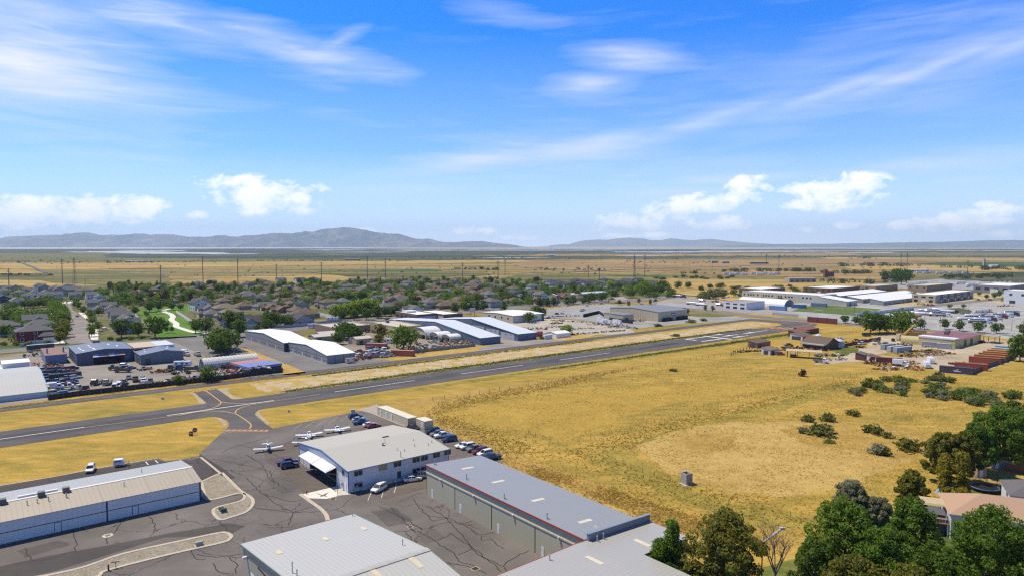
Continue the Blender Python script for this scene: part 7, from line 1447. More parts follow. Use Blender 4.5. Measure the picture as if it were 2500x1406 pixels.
r,L,W = flat_building('office','tall pale tower fronted office before the big dark glazed office',ufr(822,850,-226,-205),13,M('vinyl_white'),FW_);winrow(r,L,W,'l',2,5,15,8,2.4,2,WD);panel(r,L,W,'l',11,16,.1,3.2,WD,'door')
r,L,W = flat_building('depot','white two storey depot with garage doors inside the long white wall',ufr(548,578,-368,-345),7,M('vinyl_white'),M('depot_roof',(.33,.28,.23),.9));winrow(r,L,W,'l',3,4,19,4.6,4.4,1.1,WD);winrow(r,L,W,'l',3,4,19,.5,4.2,2.2,WD)
for k in range(4):panel(r,L,W,'f',6+k*6,10.5+k*6,.1,5,M('door_pale'),'garage_door')
r = thing('tent_hall','white round roofed tent hall in front of the long factory','tent',U(618,-343),AA+math.pi/2);b = MB();b.loft([[(x,-9*math.cos(math.pi*i/10),6.5*math.sin(math.pi*i/10)) for i in range(11)] for x in (0,50)],0,False);b.build('canopy',M('tent_white',(.66,.67,.68),.6),r);MB().prism([(-8.9*math.cos(math.pi*i/10),6.4*math.sin(math.pi*i/10)) for i in range(11)],.2,.4,0,'x').build('end_panel',M('tent_end',(.16,.17,.2),.7),r)
container(U(572,-337),AA-1.57,16,(.13,.24,.50),'bright blue container under the lean canopy by the tent hall',3,3.6);container(U(602,-332),AA-1.1,13,(.12,.2,.38),'blue patterned container beside the sports field',3,3.4);container(U(634,-330),AA-1.4,14,(.16,.22,.36),'blue and white container at the factory wall',3,3.4)
for x,y,lb in ((1998,763,'white goal frame on the near side of the sports field'),(2046,757.5,'white goal frame on the far side of the sports field'),(2118,762.5,'white goal frame at the right end of the sports field')):
 t = thing('goal_frame',lb,'goal',G(x,y,.06),AA-1.2);MB().tube((-3.6,0,0),(-3.6,0,2.4),.12,None,6).tube((3.6,0,0),(3.6,0,2.4),.12,None,6).tube((-3.6,0,2.4),(3.6,0,2.4),.12,None,6).build('frame',W_L,t);MB().tube((-3.6,0,2.3),(-3.6,1.8,0),.05,None,5).tube((3.6,0,2.3),(3.6,1.8,0),.05,None,5).build('stay',W_L,t)
wallfence('boundary_wall','pale panel wall between the sports field and the lorry park',[(2092,771.5),(2150,765),(2180,761),(2230,756)],2.6,M('wall_pale_blue',(.48,.52,.56),.7),.3,M('wall_grey'),8)
TW3 = paint('tank_white',(.72,.73,.74));TGRP = 'tankers in the lorry park'
TB_ = paint('tank_pale_blue',(.42,.58,.66));TGR = paint('tank_grey',(.40,.41,.43));TRD = paint('tank_red',(.5,.2,.16))
for i,(x,y,k,col) in enumerate([(2241,768,TB_,None),(2254,770,TW3,'blue'),(2288,772,CHROME,'white'),(2262,762,TB_,None),(2275,763.5,CHROME,None),(2310,764,TW3,'black'),(2296,760,TW3,None),(2180,779,TW3,None),(2196,776,TW3,'red'),(2228,775,TRD,None),(2210,772,CHROME,None)]):tanker((x,y),AA-1.25,('pale blue' if k is TB_ else 'red' if k is TRD else 'white' if k is TW3 else 'steel')+' tanker in the slanted group in the lorry park',TGRP,k,col,12)
for i,(x,y,k,col) in enumerate([(2358,783,TW3,None),(2385,788,CHROME,'white'),(2398,784,TW3,'maroon'),(2410,780,CHROME,'white'),(2425,777,TGR,'red'),(2440,774,CHROME,'white'),(2455,771,TW3,'navy'),(2375,775,TW3,None),(2390,772,TGR,None),(2470,768,CHROME,None)]):tanker((x,y),AA-.75,('grey' if k is TGR else 'white' if k is TW3 else 'steel')+' tanker in the long row behind the small dark trees',TGRP,k,col,12)
for i,(x,y) in enumerate([(2386,765),(2394,763.5),(2402,764),(2410,762.5),(2418,761.5)]):lorry((x,y),AA+.4,'white and red lorry in the tight group in the lorry park','white' if i%2 else 'red','red and white lorries','tank')
for k,p,rz,c,lb in (('pickup',(2348,766),AA-.6,'white','white pickup by the grassy mound in the lorry park'),('suv',(2203,758),.2,'navy','dark blue car beyond the pale panel wall'),('sedan',(2225,758),.2,'grey','grey car beyond the pale panel wall'),('suv',(2417,733),.3,'grey','grey car on the road by the dark glazed office'),('pickup',(2388,733),.3,'silver','silver pickup outside the trade units'),('sedan',(1775,716),.2,'black','black car on the far road beyond the bushes'),('sedan',(1786,717),.2,'grey','grey car on the far road beyond the bushes'),('suv',(2180,832),1.2,'black','black car by the yellow crane in the farm yard'),('suv',(2468,833),1,'navy','dark blue car beside the low concrete wall'),('pickup',(2050,829),.3,'white','white pickup beside the dark red barns'),('pickup',(2105,840),.3,'white','white pickup by the red plank fence'),('suv',(2140,833),.2,'grey','grey car by the red plank fence'),('suv',(1905,866),.1,'faded_red','faded red old car beside the corral'),('pickup',(1925,844),.3,'brown','brown pickup by the corral shed'),('pickup',(2090,833),.3,'red','red pickup behind the round roofed tank'),('van',(2116,820),.2,'navy','dark blue van under the big dark trees')):car(k,p,rz,c,lb)
for x,y,lb,c,ld in ((1715,736,'silver tank lorry parked at the end of the white wall','silver','tank'),(1745,738,'brown flatbed lorry in the walled yard','brown','bed'),(1770,730,'white lorry cab in the middle of the walled yard','white','bed'),(1795,726,'tall white lorry at the back of the walled yard','white',None),(1757,747,'dark red lorry in front of the white depot','maroon','tank'),(2005,885,'white old lorry beside the open carport','white','bed'),(2200,893,'white lorry at the edge of the farm yard','white','box')):lorry((x,y),AA-1.4,lb,c,None,ld)
for x,y,lb in ((1690,744,'white topped tank trailer behind the white wall, left one'),(1713,747.5,'white topped tank trailer behind the white wall, right one'),(1654,726,'dark grey tanker on the road by the junction trees')):tanker((x,y),AA-1.45,lb,None,TW3 if x>1660 else TGR,None if x>1660 else 'black',12)
for k in range(15):x = 2225+k*14.2+(8 if k>7 else 0);boxtrailer((x,700.5-(k%3)*3.2+(2 if k>9 else 0)),AA+(.4 if k%2 else -.9),13,'white box trailer in the trailer park beyond the trade units','box trailers beyond the trade units','blue' if k==1 else 'white')
for k in range(9):boxtrailer((1775+k*14+(k>3)*10,671.5+(k%2)*1.5),.2,14,'white trailer in the far yard by the tree line','far trailers','white',5)
for k in range(8):boxtrailer((2245+k*16,668+(k%2)*1.2),.1,14,'white trailer beyond the dark farm trees','trailers beyond the farm trees','white',5)
for k in range(14):car(RND.choice(['sedan','suv','pickup']),(2418+(k%7)*12,689+(k//7)*2.5),RND.uniform(0,3),c_:=RND.choice(['white','red','silver','white']),f'{c_} car on the far lot by the trailers','cars on the far lot')
for p,rz,L,W,h,lb,mx,n in (((2178,741),.3,12,6,3,'dark blue skip row before the storage blocks',(4,2),20),((2252,744),.2,10,5,4,'red hoist machinery by the trade units',(5,6),26),((2270,746),.2,10,5,3,'dark red machine beside the red hoist',(5,0,2),24),((1790,741),AA,26,5,1.6,'brown pallets in a line in the walled yard',(7,0),50),((2455,748),.2,14,5,3,'rusty machines beyond the lorry park',(0,5,2),30),((2110,768),.2,30,8,2.2,'white and grey oddments behind the sports field fence',(3,1),40),((1990,671),.2,60,18,5,'far red brick heap near the tree line',(0,5,7),70),((1940,679),.2,60,12,5,'far brown timber heap near the tree line',(0,7,3),70),((1860,667),.2,50,14,5,'far rusty heap beside the white trailers',(0,5),50),((2060,668),.1,50,14,3,'far pale heaps by the silos',(3,7,1),40),((2270,866),AA-.3,30,7,2.6,'heap of logs and rusty iron in the farm yard',(7,0,2,7),90),((2212,868),AA,12,6,3,'yellow digger parts among the logs',(6,6,2),36),((2216,888),AA,14,6,3,'yellow loader parts beside the white vans',(6,6,1),40),((2130,886),AA,10,5,3.5,'rusty yellow machine beside the dark red container',(6,0,2),34),((2195,899),AA-.3,26,6,1.8,'heap of broken timber at the edge of the farm yard',(7,0,3),70),((2240,902),0,5,3,2,'small orange machine beside the white van',(6,5),18),((2205,843),.4,9,4,2.4,'black coiled hose and iron by the yellow tank',(2,0),24),((2270,847),.4,9,4,1.8,'white boxes at the foot of the yellow workshop',(3,3),12),((2100,848),.4,6,4,3,'rusty triangular plough on the farm track',(0,0,2),20),((2395,836),.4,6,4,2,'dark machine under the open sided canopy',(2,0),18),((2040,838),.4,10,5,2.6,'straw coloured and red heap by the grain tank',(7,5,0),30)):scrap(p,rz,L,W,h,lb,mx,n)
for p,rz,L,W,h,lb,mx,n in (((1880,855),.2,26,5,1.6,'scattered timber and iron at the left end of the corral',(7,0,2),44),((1935,850),.2,12,6,2.6,'dark farm machinery beside the low corral shed',(2,0,2,1),34),((1985,855),.2,16,6,1.8,'hay and timber behind the corral posts',(7,6,2),40),((2025,868),.2,20,6,1.8,'grey and rusty parts before the gabled barn',(1,0,2,3),46),((2040,878),.2,14,5,1.6,'pale farm scrap beside the open carport',(3,1,7),36),((2070,836),.2,14,6,2.4,'red and straw coloured machinery behind the plank fence',(5,6,0),36),((2110,832),.2,12,5,2,'grey oddments under the big dark trees',(1,2,3),30),((2150,840),.2,12,5,2,'dark wrecks along the plank fence',(2,1,0),30),((2165,892),.2,14,5,1.8,'rusty iron behind the small red hut',(0,6,2),40),((2340,890),.2,10,4,1.5,'red scrap between the brick red containers',(5,0),24),((2240,858),.2,30,4,1.2,'low line of rusty parts along the grassy island',(0,2,7),50),((1820,858),.2,14,5,1.3,'broken timber in the grass left of the corral',(7,2),26)):scrap(p,rz,L,W,h,lb,mx,n)
def crane(p,rz,label,col):
 r = thing('mobile_crane',label,'crane',G(*p),rz);b = MB();b.loft([ring(-5,1.3,.8,2.0),ring(4,1.3,.8,2.0),ring(4.6,1.1,.9,1.8)]);b.box(-4.6,-1.0,-1.3,1.3,2.0,4.2);b.build('body',M('crane_cream',(.5,.42,.26),.5),r);MB().tube((-1,0,2.6),(9.5,0,9.5),.7,.45,6).build('boom',PAINTS[col],r);MB().box(4.0,4.7,-.9,.9,1.85,2.7).build('cab_glass',GL,r);add_wheels(r,[(x,s*1.1) for x in (-3.5,0,3) for s in (-1,1)],.6,.4)
crane((2205,830),.35,'yellow mobile crane with its boom raised in the farm yard','yellow')
YW = ribbed('yellow_wall',(.50,.43,.19),0,.6,.92,.6,0,.06)
r,L,W = gb('farm_workshop','pale yellow workshop with a striped dark red and white roof',436,478,-161,-142,[(0,4.7),(19,5.6)],YW,ribbed('red_strip_roof',(.27,.10,.10),0,5.2,.55,.5,0,.15,(.36,.22,.22)),'workshop');panel(r,L,W,'l',.2,W-.1,4.55,4.9,M('ridge_white'),'trim',.1);MB().box(-.25,6,-.2,W+.2,4.9,5.66).build('roof_sheet',M('ridge_white'),r)
panel(r,L,W,'f',14,18,.1,3.8,VDARK,'doorway');panel(r,L,W,'f',24,28,.1,3.6,VDARK,'doorway');roof_unit(r,22,12,5.3,2,1.6);roof_unit(r,30,14,5.3,2.2,1.8,M('cooler_tan'))
r = thing('open_canopy','small open sided canopy on posts beside the yellow workshop','canopy',U(476,-134),AA);b = MB();slab(b,(0,4.0),(7,4.6),0,10,.2);b.build('roof',M('canopy_grey',(.35,.3,.28),.7),r);b = MB();[b.box(x,x+.3,y,y+.3,0,4.0) for x in (.5,9) for y in (.3,6)];b.build('posts',WOODP,r)
r = thing('storage_tank','yellow round topped tank shed beside the pale yellow workshop','tank',G(2228,838),AA-1.3);b = MB();b.loft([[(x,-3*math.cos(math.pi*i/8),1.6+3*math.sin(math.pi*i/8)) for i in range(9)]+[(x,3,0),(x,-3,0)] for x in (-6,6)]);b.build('shell',YW,r);MB().box(-6.1,-6.003,-1,1,0,2.4).build('hatch',VDARK,r)
for x,y,rz,L,c,lb in ((2251,846,AA-1.15,9,(.42,.43,.43),'grey container trailer along the yellow workshop wall, left one'),(2288,850,AA-1.15,7,(.45,.45,.44),'grey container trailer along the yellow workshop wall, right one'),(2160,854,AA-.2,10,(.28,.3,.33),'dark grey container trailer, back one of three'),(2175,859,AA-.2,12,(.38,.41,.45),'pale blue grey container trailer, middle one of three'),(2190,862,AA-.2,13,(.34,.37,.43),'blue grey container trailer, front one of three'),(2125,885,AA-1.15,14,(.20,.055,.045),'dark red container at the back of the farm yard'),(2330,899,AA-1.25,13,(.33,.075,.045),'brick red container above the dark violet one'),(2293,908,AA-1.25,13,(.085,.072,.10),'dark violet container with a white eagle mark, nearest the field'),(2365,884,AA-1.25,13,(.36,.09,.04),'red orange container in the row, nearest one'),(2378,879,AA-1.25,13,(.42,.19,.055),'ochre container in the slanted row'),(2389,874.5,AA-1.25,13,(.42,.13,.04),'deep orange container in the slanted row'),(2399,870,AA-1.25,13,(.50,.21,.05),'pale orange container in the slanted row'),(2410,866,AA-1.25,13,(.52,.24,.05),'yellow orange container in the slanted row'),(2420,861,AA-1.25,13,(.55,.52,.46),'cream container near the end of the slanted row'),(2430,857,AA-1.25,13,(.2,.38,.52),'pale blue container at the end of the slanted row'),(2190,819,AA-1.2,9,(.46,.12,.06),'orange container behind the yellow crane'),(2218,822,AA-1.2,12,(.30,.17,.08),'brown container behind the yellow crane')):
 r = container((x,y),rz,L,c,lb,2.5,3.0)
 if 'eagle' in lb:
  w_ = MB();w_.add([(5.0,-.06,1.5),(6.3,-.06,1.75),(7.8,-.06,2.35),(7.0,-.06,1.75),(7.6,-.06,1.4),(6.0,-.06,1.3)],[(0,1,5),(1,2,3),(1,3,4,5)]);w_.box(5.6,8.4,-.06,-.04,.85,1.25);w_.build('emblem',W_L,r)
for x,y,rz,lb in ((2272,886,-1.9,'white box van standing behind the front one'),(2262,897,-1.9,'white box van at the front edge of the farm yard')):
 r = thing('box_van',lb,'van',G(x,y),rz);MB().loft([ring(-3,1.15,.5,3.1,.94,.8),ring(2.4,1.15,.5,3.1,.94,.8),ring(2.9,1.05,.5,2.0,.94,.8)]).build('body',PAINTS['white'],r);MB().box(2.42,2.72,-.95,.95,1.7,2.5).build('windscreen',GL,r);add_wheels(r,[(x_,s) for x_ in (-1.8,1.9) for s in (-1,1)],.42,.28)
r,L,W = gb('barn','brown gabled barn with a lean to porch in the farm yard',374,388,-199,-185,[(0,3.4),(7,6.4),(14,3.4)],M('barn_brown',(.13,.065,.045),.85,0,.2),ROOF['brown'],'barn','y',.6);panel(r,L,W,'l',.2,W-.2,2.5,3.1,M('porch_grey',(.4,.4,.38),.7),'porch_roof',3);[MB().box(-2.9,-2.7,y,y+.2,0,2.5).build('porch_post',WOODP,r) for y in (.4,6.8,13.2)]
for u0,v0,L_,W_,h,wl,rf,lb in ((400,-221,12,8,3.0,'white','brown','white open fronted stable with a brown roof'),(412,-229,12,8,3.2,'barn','barn','dark red shed beside the open fronted stable'),(428,-234,18,8,3.2,'barn','barn','long dark red shed at the back of the farm'),(350,-219,14,6,3,'brick','brown','low brown shed along the corral rails'),(333,-200,9,5,2.8,'white','tan','small white shed beside the tan carport'),(354,-160,6,4.5,3,'red','grey','small dark red hut with a grey roof by the container'),(351,-153,5,4.5,3,'white','red','small hut with a white framed front by the dark red container')):
 r,L,W = gb('farm_shed',lb,u0,u0+L_,v0,v0+W_,[(0,h),(W_,h+.9)],M('barn_brown') if wl=='barn' else WALL[wl],M('rusty_sheet',(.2,.085,.06),.8,0,.25) if rf=='barn' else ROOF[rf],'shed');panel(r,L,W,'l',1,W-1.2,.1,2.3,VDARK,'opening');panel(r,L,W,'f',1.2,min(L-1,4.5),.1,2.3,VDARK,'opening')
r = thing('open_carport','tan roofed open carport at the edge of the farm field','carport',U(333,-186),AA-1.1);b = MB();slab(b,(0,3.6),(6,3.9),0,17,.18);b.build('roof',M('carport_tan',(.5,.4,.24),.7),r);b = MB();[b.box(x,x+.25,y,y+.25,0,3.6) for x in (.5,5.5,11,16) for y in (.3,5.4)];b.build('posts',WOODP,r);MB().box(2,5,1,4,0,1.4).build('stored_load',VDARK,r)
for x,y,R_,h,lb in ((1998,836,2.0,4.4,'white round water tank beside the stable'),(2049,846,2.8,3.6,'grey round grain tank with a conical lid by the barn')):t = thing('round_tank',lb,'tank',G(x,y));MB().tube((0,0,0),(0,0,h),R_,None,14).build('shell',M('tank_galv',(.46,.48,.5),.5),t);MB().tube((0,0,h+.003),(0,0,h+1.2),R_*1.05,.3,14).build('lid',M('tank_galv'),t)
postfence('corral_fence','dark wooden rails around the corral',[(1785,868),(1800,860),(1830,852),(1872,838)],3.4,1.9,FW,2,.2);postfence('corral_fence','row of dark posts along the front of the corral',[(1838,851),(1862,857),(1888,861),(1930,868),(1975,858),(2000,853)],4.4,1.7,FW,1,.18)
wallfence('plank_fence','dark red plank fence between the farm track and the barns',[(2060,846),(2100,838),(2150,828)],1.8,M('red_boards'),.15,None);wallfence('board_fence','dark board fence beside the containers and the dry field',[(2372,914),(2410,898),(2475,876)],2.2,M('fence_grey_brown',(.11,.10,.09),.9,0,.2),.15,FW,4);wallfence('barrier_wall','low pale concrete wall beside the farm yard entrance',[(2460,826),(2425,822),(2520,834)],1.6,M('wall_white'),.3,None);postfence('link_fence','grey link fence between the farm and the runway end',[(2048,817),(2090,811),(2150,805)],4,1.8,STEELP,3,.07)
wallfence('boundary_wall','brown block wall along the road behind the crane',[(2228,812),(2262,815)],2.2,M('brown_block'),.3,None)
trow([(2125,814,1.1),(2148,812,1.0),(2165,812,.9)],'broad','dark',13,'big dark tree beside the farm entrance',7.5,'big trees by the farm');trow([(2205,816,1.15),(2196,818,.9)],'broad','mid',14,'tallest dark tree between the farm and the lorry park',7,'big trees by the farm')
trow([(2247,802),(2307,803),(2342,807),(2388,811),(2432,813),(2497,818)],'round','dark',7,'small dark tree in the row along the lorry park road',3.6,'trees along the lorry park road');trow([(2063,789),(2090,791)],'round','dark',6,'small dark tree by the pale wall past the runway end',3.2)
trow([(2490,882,1.1),(2498,872,1.0),(2470,880,.5)],'round','mid',12,'green tree at the end of the slanted container row',5,'trees at the container row');trow([(2200,695,1.3),(2213,692,1.1),(2160,690),(2185,688,1.1)],'round','dark',18,'tall dark farm tree beyond the trade units',9,'tall farm trees')
trow([(2330,724),(2345,722),(2360,721),(2390,722,.7),(2408,730,.8),(2428,728),(2440,724),(2460,734),(2450,738,.8),(2300,728),(2352,752,.6),(2318,752,.6),(1862,742),(1905,741),(2230,726),(2120,712)],'round','mid',6.5,'small green tree around the trade units',3.6,'small trees around the trade units')
# ================= near trees, gardens, shrubs, poles, far woods =================
gsheet('lawn',[(2290,1210),(2330,1185),(2460,1175),(2600,1185),(2700,1500),(1850,1500),(1860,1385),(1990,1350)],.035,ground_mat('garden_lawn',[(.05,.075,.018),(.09,.12,.025),(.17,.17,.04),(.3,.24,.07)],s=(.05,.3,1.5)));gsheet('dry_lawn',[(2395,1150),(2440,1140),(2600,1140),(2600,1190),(2420,1185)],.04,m_straw)
def bigtree(p,h,R,base,fol,label,n=8000,leaf=.30,k=34,cs=.32,top=.6,seed=1,name='leafy_tree',r0=.3,group=None):
 t = thing(name,label,'tree',pt(p),0,group);link('crown',leaf_mesh('crown',crown_clumps(h,R,base,seed,k,cs,top),n,leaf,FOL[fol],seed),t);link('trunk',trunk_mesh(h,R,base,seed,9,r0),t)
FOL['forest'] = foliage('leaf_forest',(.07,.13,.010),(.13,.225,.018),(.215,.30,.032));FOL['honey'] = foliage('leaf_honey',(.10,.115,.013),(.185,.19,.022),(.29,.265,.04))
for p,h,R,b,f,lb,n,k,cs,top in (((1768,1462),15.5,6.4,2,'honey','big olive yellow tree in front of the silver hangar roof',11000,44,.30,.6),((2058,1440),16.5,5.8,1,'forest','tall dark green tree right of the bare tree',10000,40,.30,.7),((2222,1420),15.5,5.4,1,'forest','tall dark green tree left of the orange roofed house',9500,38,.30,.7),((2150,1490),14,5.2,1,'forest','dark green tree at the bottom edge between the two tall ones',8500,34,.32,.8),((2410,1500),18.0,6.8,1,'forest','broad dark green tree covering the orange roofed house',12000,44,.30,.75),((1990,1480),11.5,4.2,.5,'dark','dark green tree beside the bare tree',6500,28,.34,.8),((2290,1520),13,5.2,.5,'mid','green tree at the bottom edge below the deck',8000,32,.32,.85),((2500,1515),15,5.5,.5,'mid','green tree in the bottom right corner',8000,32,.32,.8),((2085,1525),11,5,.5,'honey','yellowish green tree low at the bottom edge',7000,30,.32,.85),((2215,1535),10.5,5,.5,'honey','yellow green tree low at the bottom edge, below the tall one',7000,30,.32,.85),((2445,1142),17,7.6,2,'forest','large spreading dark tree above the dry back lawn',11000,44,.28,.8),((2385,1155),13.5,5.2,1,'forest','dark tree between the large spreading one and the poplars',8000,32,.3,.7),((2295,1175),13.0,4.6,1,'honey','olive tree at the field corner behind the poplars',8000,34,.3,.75),((2352,1178),13.0,4.4,1,'olive','dense olive tree right behind the two poplars',8000,32,.3,.75),((2520,1120),16,7,1,'forest','dark tree at the right edge above the dry lawn',9000,36,.3,.8),((2225,1255),10.0,3.6,.5,'olive','olive tree at the field edge left of the poplars',6000,26,.34,.7),((2076,1262),8.0,4.3,.3,'silver','silvery willow at the field edge behind the tall dark tree',6500,30,.32,.8),((2140,1275),5.6,3.2,.2,'silver','smaller silvery willow beside the larger one',4000,24,.34,.8),((1622,1470),6.5,2.8,.2,'dark','low dark tree at the foot of the poplar spire',4500,22,.36,.9),((1690,1475),7.0,2.6,.3,'honey','low olive tree at the bottom edge beside the silver roof',4000,20,.36,.9)):bigtree(p,h,R,b,f,lb,int(n*1.5),.22 if p[1]>1300 else .27,int(k*2.2),cs*.64,top,int(p[0])%97)
for p,h,R,f,lb in (((1640,1440),12.6,1.35,'forest','tall poplar spire at the edge of the silver hangar roof'),((1613,1448),10.0,1.5,'forest','shorter poplar spire left of the tall one'),((2305,1206),9.8,1.25,'yellow','slim yellow green poplar, left of the garden pair'),((2347,1214),10.8,1.5,'yellow','slim yellow green poplar, right of the garden pair')):bigtree(p,h,R,.3,f,lb,4200,.24,26,.8,.45,int(p[0])%89,'poplar_tree',.16)
for p,h,R,f,lb in (((2347,1226),3.4,1.9,'yellow','bright yellow green bush at the foot of the right poplar'),((2310,1216),2.6,1.1,'yellow','small yellow green bush at the foot of the left poplar'),((2170,1420),3.5,2.4,'yellow','yellow green bush between the tall dark trees'),((2495,1125),2.6,3.2,'bright','green bush on the board fence above the dry lawn')):bigtree(p,h,R,-.2,f,lb,2200,.2,14,.5,.9,int(p[0])%71,'shrub',.06)
t = thing('bare_tree','leafless grey brown tree between the olive tree and the dark green trees','tree',G(1891,1445));rb = random.Random(6);b = MB()
def limb(p,d,L,r,n):
 q = p+d*L;b.tube(p,q,r,r*.66,5,caps=False)
 if n:
  for k in range(3 if n>1 else 4):e = (d+Vector((rb.uniform(-.75,.75),rb.uniform(-.75,.75),rb.uniform(-.1,.5)))).normalized();limb(p+d*L*rb.uniform(.55,1),e,L*rb.uniform(.55,.8),r*.55,n-1)
limb(Vector((0,0,-.2)),Vector((0,0,1)),3.8,.26,0)
for k in range(5):a = k*1.26;limb(Vector((0,0,2.8+k*.2)),Vector((math.cos(a)*.42,math.sin(a)*.42,.9)).normalized(),3.6,.13,4)
b.build('branches',M('bare_bark',(.17,.14,.12),.9),t)
t = thing('street_lamp','pale street lamp arm reaching past the bare tree','street lamp',G(1858,1436),0);q = G(1862,1324,8.4)-t.location;q2 = G(1909,1290,9.8)-t.location
MB().tube((0,0,0),(q.x,q.y,8.4),.12,.09,7).build('pole',STEELP,t);MB().tube((q.x,q.y,8.4),(q2.x,q2.y,9.8),.14,.2,7).build('lamp_arm',M('lamp_arm_pale',(.45,.45,.46),.5),t);MB().box(q2.x-.4,q2.x+.45,q2.y-.25,q2.y+.25,9.75,10.05).build('lamp_head',M('lamp_head'),t)
o = G(2323,1252,5.4);o.z = 0;r = thing('house','pale sided house with an orange brown hip roof behind the broad tree','house',o,-.4);L,W = 19,12
MB().box(0,L,0,W,-.3,5.3).build('wall',ribbed('lap_siding',(.55,.57,.58),2,.2,.86,.6,0,.04),r);b = MB();hip(b,0,L,0,W,5.3,2.9,.5);b.build('roof',ribbed('orange_shingle',(.42,.275,.185),1,.35,.88,.9,0,.1,None,.2),r);MB().box(-.52,L+.52,-.56,-.503,5.2,5.42).build('fascia',W_L,r)
for s in (9,13):window(r,L,W,'f',s,3.4,1.6,1.3)
d = MB().box(-5,-.01,1,9,2.5,2.7).build('deck',M('deck_wood',(.33,.17,.10),.8),r);b = MB();b.box(-5,-4.9,1,9,3.55,3.65);b.box(-4.9,-.01,1,1.1,3.55,3.65);[b.box(-5,-4.92,1+k*.5,1.06+k*.5,2.703,3.547) for k in range(16)];[b.box(-4.8+k*.5,-4.74+k*.5,1,1.08,2.703,3.547) for k in range(10)];b.build('railing',W_L,d);b = MB();[b.box(x,x+.2,y,y+.2,0,2.497) for x in (-4.9,-.4) for y in (1.2,8.6)];b.build('posts',W_L,d);MB().box(-4,-.5,2,4.5,0,2.2).build('under_store',M('under_dark',(.06,.07,.09),.7),d)
t = thing('gazebo','tan arched fabric gazebo standing on the deck of the orange roofed house','gazebo',o+Matrix.Rotation(-.4,3,'Z')@Vector((-4.6,4.6,2.7)),-.4);b = MB();b.loft([[(x,2-2.2*math.cos(math.pi*i/6),2.3+.7*math.sin(math.pi*i/6)) for i in range(7)] for x in (0,4.4)],0,False);b.build('canopy',M('canopy_tan',(.48,.38,.24),.7),t);b = MB();[b.box(x,x+.1,y,y+.1,0,2.3) for x in (.1,4.2) for y in (0,3.9)];b.build('posts',VDARK,t)
t = thing('awning','dark grey awning below the tan gazebo on the deck','awning',o+Matrix.Rotation(-.4,3,'Z')@Vector((-5,1.4,2.7)),-.4);MB().loft([[(0,0,1.5),(0,2.6,1.9),(0,2.6,2.0),(0,0,1.6)],[(4.4,0,1.5),(4.4,2.6,1.9),(4.4,2.6,2.0),(4.4,0,1.6)]]).build('canopy',M('awning_dark',(.10,.11,.13),.7),t);b = MB();[b.box(x,x+.08,0,.08,0,1.5) for x in (.1,4.2)];b.build('posts',W_L,t)
o = G(2470,1206,5);o.z = 0;r = thing('house','grey roofed pale house at the right edge beyond the orange roof','house',o,-.45);MB().box(0,14,0,10,-.3,4.9).build('wall',WALL['white'],r);b = MB();hip(b,0,14,0,10,4.9,2.6,.5);b.build('roof',ROOF['grey'],r);window(r,14,10,'f',2.4,3.0,1.6,1.2);window(r,14,10,'l',4,3.0,1.6,1.2)
t = thing('trampoline','round dark trampoline with a safety net on the lawn','trampoline',G(2403,1196));b = MB();n = 20;R_ = 3.0;[b.tube((math.cos(a)*R_,math.sin(a)*R_,.9),(math.cos(a+.315)*R_,math.sin(a+.315)*R_,.9),.12,None,5) for a in [i*2*math.pi/n for i in range(n)]];b.build('rim',M('tramp_blue',(.16,.2,.33),.5),t);MB().tube((0,0,.86),(0,0,.9),R_-.1,None,24).build('mat',M('tramp_mat',(.015,.017,.025),.6),t);b = MB();[b.tube((math.cos(a)*R_,math.sin(a)*R_,0),(math.cos(a)*R_,math.sin(a)*R_,2.7),.05,None,5) for a in [i*math.pi/4 for i in range(8)]];b.build('net_pole',VDARK,t);b = MB();[b.tube((math.cos(a)*R_,math.sin(a)*R_,z),(math.cos(a+.315)*R_,math.sin(a+.315)*R_,z),.02,None,3) for a in [i*2*math.pi/n for i in range(n)] for z in (1.2,1.5,1.8,2.1,2.4,2.65)];b.build('net',VDARK,t)
for x,y,L,W,h,lb in ((2425,1144,5.5,3.2,2.4,'pinkish garden shed under the large spreading tree'),(2386,1166,2.6,2.6,3.0,'narrow pinkish shed between the poplars and the trampoline')):r = thing('garden_shed',lb,'shed',G(x,y),.12);shell(r,L,W,[(0,h),(W/2,h+.8),(W,h)],M('shed_pink',(.36,.25,.19),.8),ROOF['brown'],.2,.1);panel(r,L,W,'f',.5,1.5,.05,1.9,W_L,'door')
wallfence('board_fence','brown board fence behind the dry back lawn',[(2455,1148),(2500,1156),(2600,1168)],1.9,M('cedar_boards',(.24,.10,.05),.8,0,.2,2),.1,FW,2.5);t = thing('play_slide','small bright blue plastic play slide on the lawn','slide',G(2289,1202));MB().loft([[(-.5,-.3,0),(-.3,-.3,0),(-.3,.3,0),(-.5,.3,0)],[(.6,-.3,1.3),(.8,-.3,1.3),(.8,.3,1.3),(.6,.3,1.3)]]).build('chute',PAINTS['sky_blue'],t);MB().box(.6,.7,-.3,.3,0,1.28).build('ladder',PAINTS['sky_blue'],t)
t = thing('swing_frame','white metal frame on the lawn left of the gazebo','frame',G(2288,1240),.2);MB().tube((0,0,0),(0,0,2.6),.06,None,6).tube((3,0,0),(3,0,2.6),.06,None,6).build('posts',W_L,t);MB().tube((0,0,2.6),(3,0,2.6),.06,None,6).build('top_bar',W_L,t)
rs = random.Random(12)
